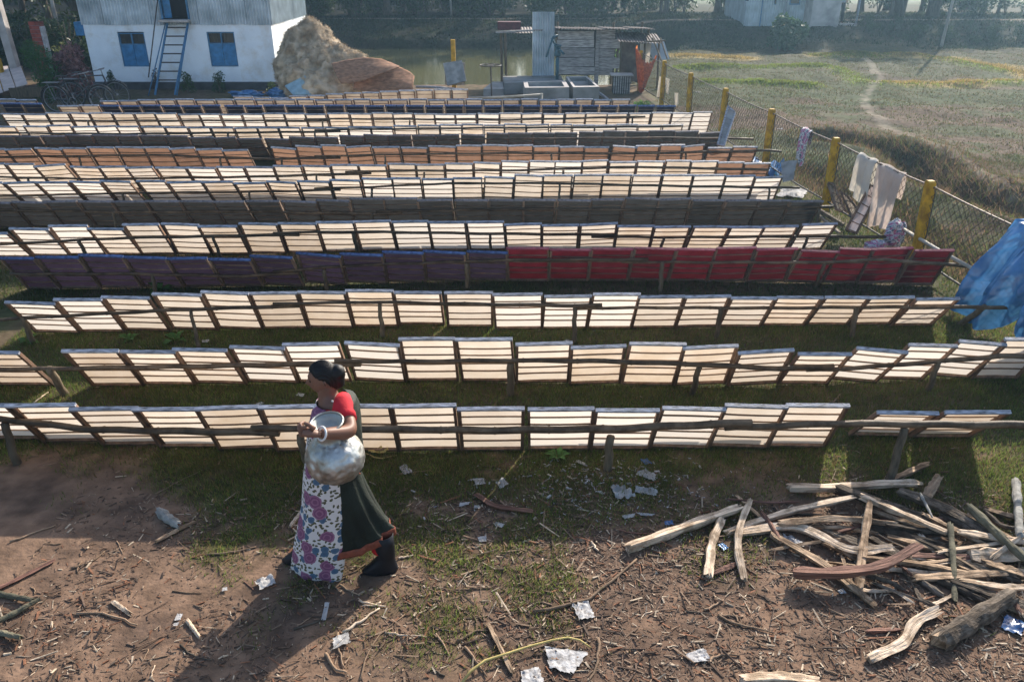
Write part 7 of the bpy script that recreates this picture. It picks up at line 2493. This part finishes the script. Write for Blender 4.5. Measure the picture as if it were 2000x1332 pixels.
# ------------------------------------------------------------------ papers and scraps
M['speckled_paper'] = mat('mud_speckled_paper', (0.30, 0.27, 0.25), 0.9, 0.5, 38, 0.4, 60, color2=(0.50, 0.49, 0.48), mid=.42)
M['foil'] = mat('grey_foil', (0.34, 0.33, 0.33), 0.6, 0.5, 45, 0.8, 60, color2=(0.5, 0.49, 0.49))
def scrap(label, px, py, w_, h_, rot, m, seed, amp=.012, name='paper_scrap', cat='paper'):
    c = at_z(px, py)
    zc = c.y * CP + CAM_H * SP
    hw, hh = w_ * zc / FPX / 2.3, h_ * zc / FPX / .68 / 2.3
    cr, sr = math.cos(rot), math.sin(rot)
    cs = []
    for (sx, sy) in ((-1, -1), (1, -1), (1, 1), (-1, 1)):
        x, y = sx * hw * rnd.uniform(.6, 1.2), sy * hh * rnd.uniform(.6, 1.2)
        cs.append(c + Vector((x * cr - y * sr, x * sr + y * cr, float(height(c.x, c.y)))))
    return crumpled(name, label, cat, cs, M[m], 12, amp * .7, 7, seed)
scrap('large mud speckled white paper on the dirt at bottom', 1100, 1290, 84, 52, -.25, 'speckled_paper', 11, .014)
scrap('white paper scrap under sticks right of the shadow', 666, 1252, 40, 30, .5, 'white_paper', 12)
scrap('crumpled grey paper right of the long branch', 1140, 1197, 44, 32, .3, 'speckled_paper', 13, .03)
scrap('white paper piece at the very bottom beside the large one', 1036, 1322, 54, 30, .2, 'speckled_paper', 14, .02)
scrap('crumpled white paper on the dirt before the front boot', 520, 1142, 34, 26, .6, 'white_paper', 15, .03)
scrap('tiny bluish paper left of the crumpled white paper', 440, 1153, 12, 9, .2, 'white_paper', 16, .004)
scrap('small torn paper near the shadow tip', 350, 1208, 18, 12, .1, 'white_paper', 17, .006)
scrap('second torn paper below the shadow tip scrap', 345, 1222, 12, 8, .1, 'white_paper', 18, .004)
scrap('white paper ball edge on shaded ground by the bark', 981, 946, 26, 18, .5, 'white_paper', 19, .02)
scrap('pinkish paper left of the white paper in shade', 936, 942, 28, 15, .3, 'speckled_paper', 20, .01)
scrap('bluish paper flake left of the curled bark', 908, 986, 24, 9, .2, 'white_paper', 21, .008)
scrap('white paper flake touching the curled bark', 931, 992, 14, 8, .1, 'white_paper', 22, .006)
scrap('white paper lying below the curled bark', 976, 1028, 24, 11, -.3, 'white_paper', 23, .008)
scrap('folded white paper under the woman, right of it grass', 942, 1056, 20, 13, .2, 'white_paper', 24, .008)
scrap('biggest torn paper heap on the turf by the firewood', 1216, 966, 46, 40, .4, 'white_paper', 25, .05)
scrap('torn paper lying on the right of the biggest heap', 1258, 962, 48, 16, -.3, 'white_paper', 26, .03)
scrap('white paper strips above the biggest torn heap', 1264, 930, 30, 30, .9, 'white_paper', 27, .03)
scrap('thin white paper strip below the biggest torn heap', 1230, 1010, 30, 10, .2, 'white_paper', 28, .01)
scrap('second thin paper strip right of the first strip', 1262, 1008, 40, 7, -.1, 'white_paper', 29, .01)
scrap('grey speckled foil on the dirt at bottom right', 1364, 1284, 60, 26, .25, 'foil', 30, .012, 'foil_scrap', 'foil')
scrap('white paper upright in grass below the front row', 1134, 905, 12, 14, .9, 'white_paper', 31, .01)
scrap('white scrap on the grass behind the woman\'s head', 588, 774, 22, 9, -.3, 'white_paper', 32, .008)
scrap('bluish scrap on the top rail side of the front row', 508, 790, 16, 10, .5, 'white_paper', 33, .008)
scrap('white scrap between second and third rows near the post', 1107, 668, 16, 8, .3, 'white_paper', 34, .008)
scrap('brownish paper scrap before the third row left', 402, 668, 16, 10, .3, 'speckled_paper', 35, .008)
scrap('grey plastic tatter on the turf behind the woman', 792, 920, 26, 24, .6, 'foil', 36, .03, 'plastic_scrap', 'plastic')
scrap('grey rag lying on the weathered split plank', 1548, 1062, 46, 22, -.5, 'foil', 37, .03, 'rag', 'rag')
scrap('blue plastic shred beside the short cleft log', 1411, 1069, 16, 14, .5, 'blue_sheet', 38, .02, 'plastic_scrap', 'plastic')
scrap('dark blue plastic shred above the torn paper heap', 1262, 904, 24, 16, .5, 'blue_sheet', 39, .02, 'plastic_scrap', 'plastic')
scrap('blue plastic shred by the leftmost firewood log', 1306, 1024, 22, 10, .2, 'blue_sheet', 40, .02, 'plastic_scrap', 'plastic')
scrap('bright blue plastic strip at the bottom right edge', 1980, 1226, 46, 34, -.7, 'blue_sheet', 41, .02, 'plastic_scrap', 'plastic')
scrap('tiny blue plastic fleck under the split plank', 1643, 1157, 16, 9, .3, 'foil', 42, .01, 'plastic_scrap', 'plastic')
scrap('pale leaf shaped wood flake standing in the shadow', 636, 1196, 12, 34, .1, 'white_paper', 43, .008, 'wood_flake', 'wood flake')
scrap('white scrap on the field grass beyond the fence, nearer', 1524, 248, 14, 9, .3, 'white_paper', 44, .03)
scrap('white scrap on the field grass beyond the fence, farther', 1362, 182, 14, 9, .3, 'white_paper', 45, .03)
scrap('orange dry leaf heap at the foot of the front row', 742, 880, 48, 20, .2, 'straw', 46, .05, 'leaf_litter', 'dry leaves')

# ------------------------------------------------------------------ air
hz = MB().box((0, 95, 4.6), (520, 330, 14.4))
hzm = bpy.data.materials.new('morning_haze')
hzm.use_nodes = True
N_, L_n = hzm.node_tree.nodes, hzm.node_tree.links
N_.remove(N_['Principled BSDF'])
pv = N_.new('ShaderNodeVolumePrincipled')
pv.inputs['Color'].default_value = (0.44, 0.73, 1.0, 1)
pv.inputs['Density'].default_value = 0.0016
pv.inputs['Anisotropy'].default_value = 0.65
L_n.new(pv.outputs['Volume'], N_['Material Output'].inputs['Volume'])
o = hz.build('haze', hzm)
o['kind'] = 'stuff'
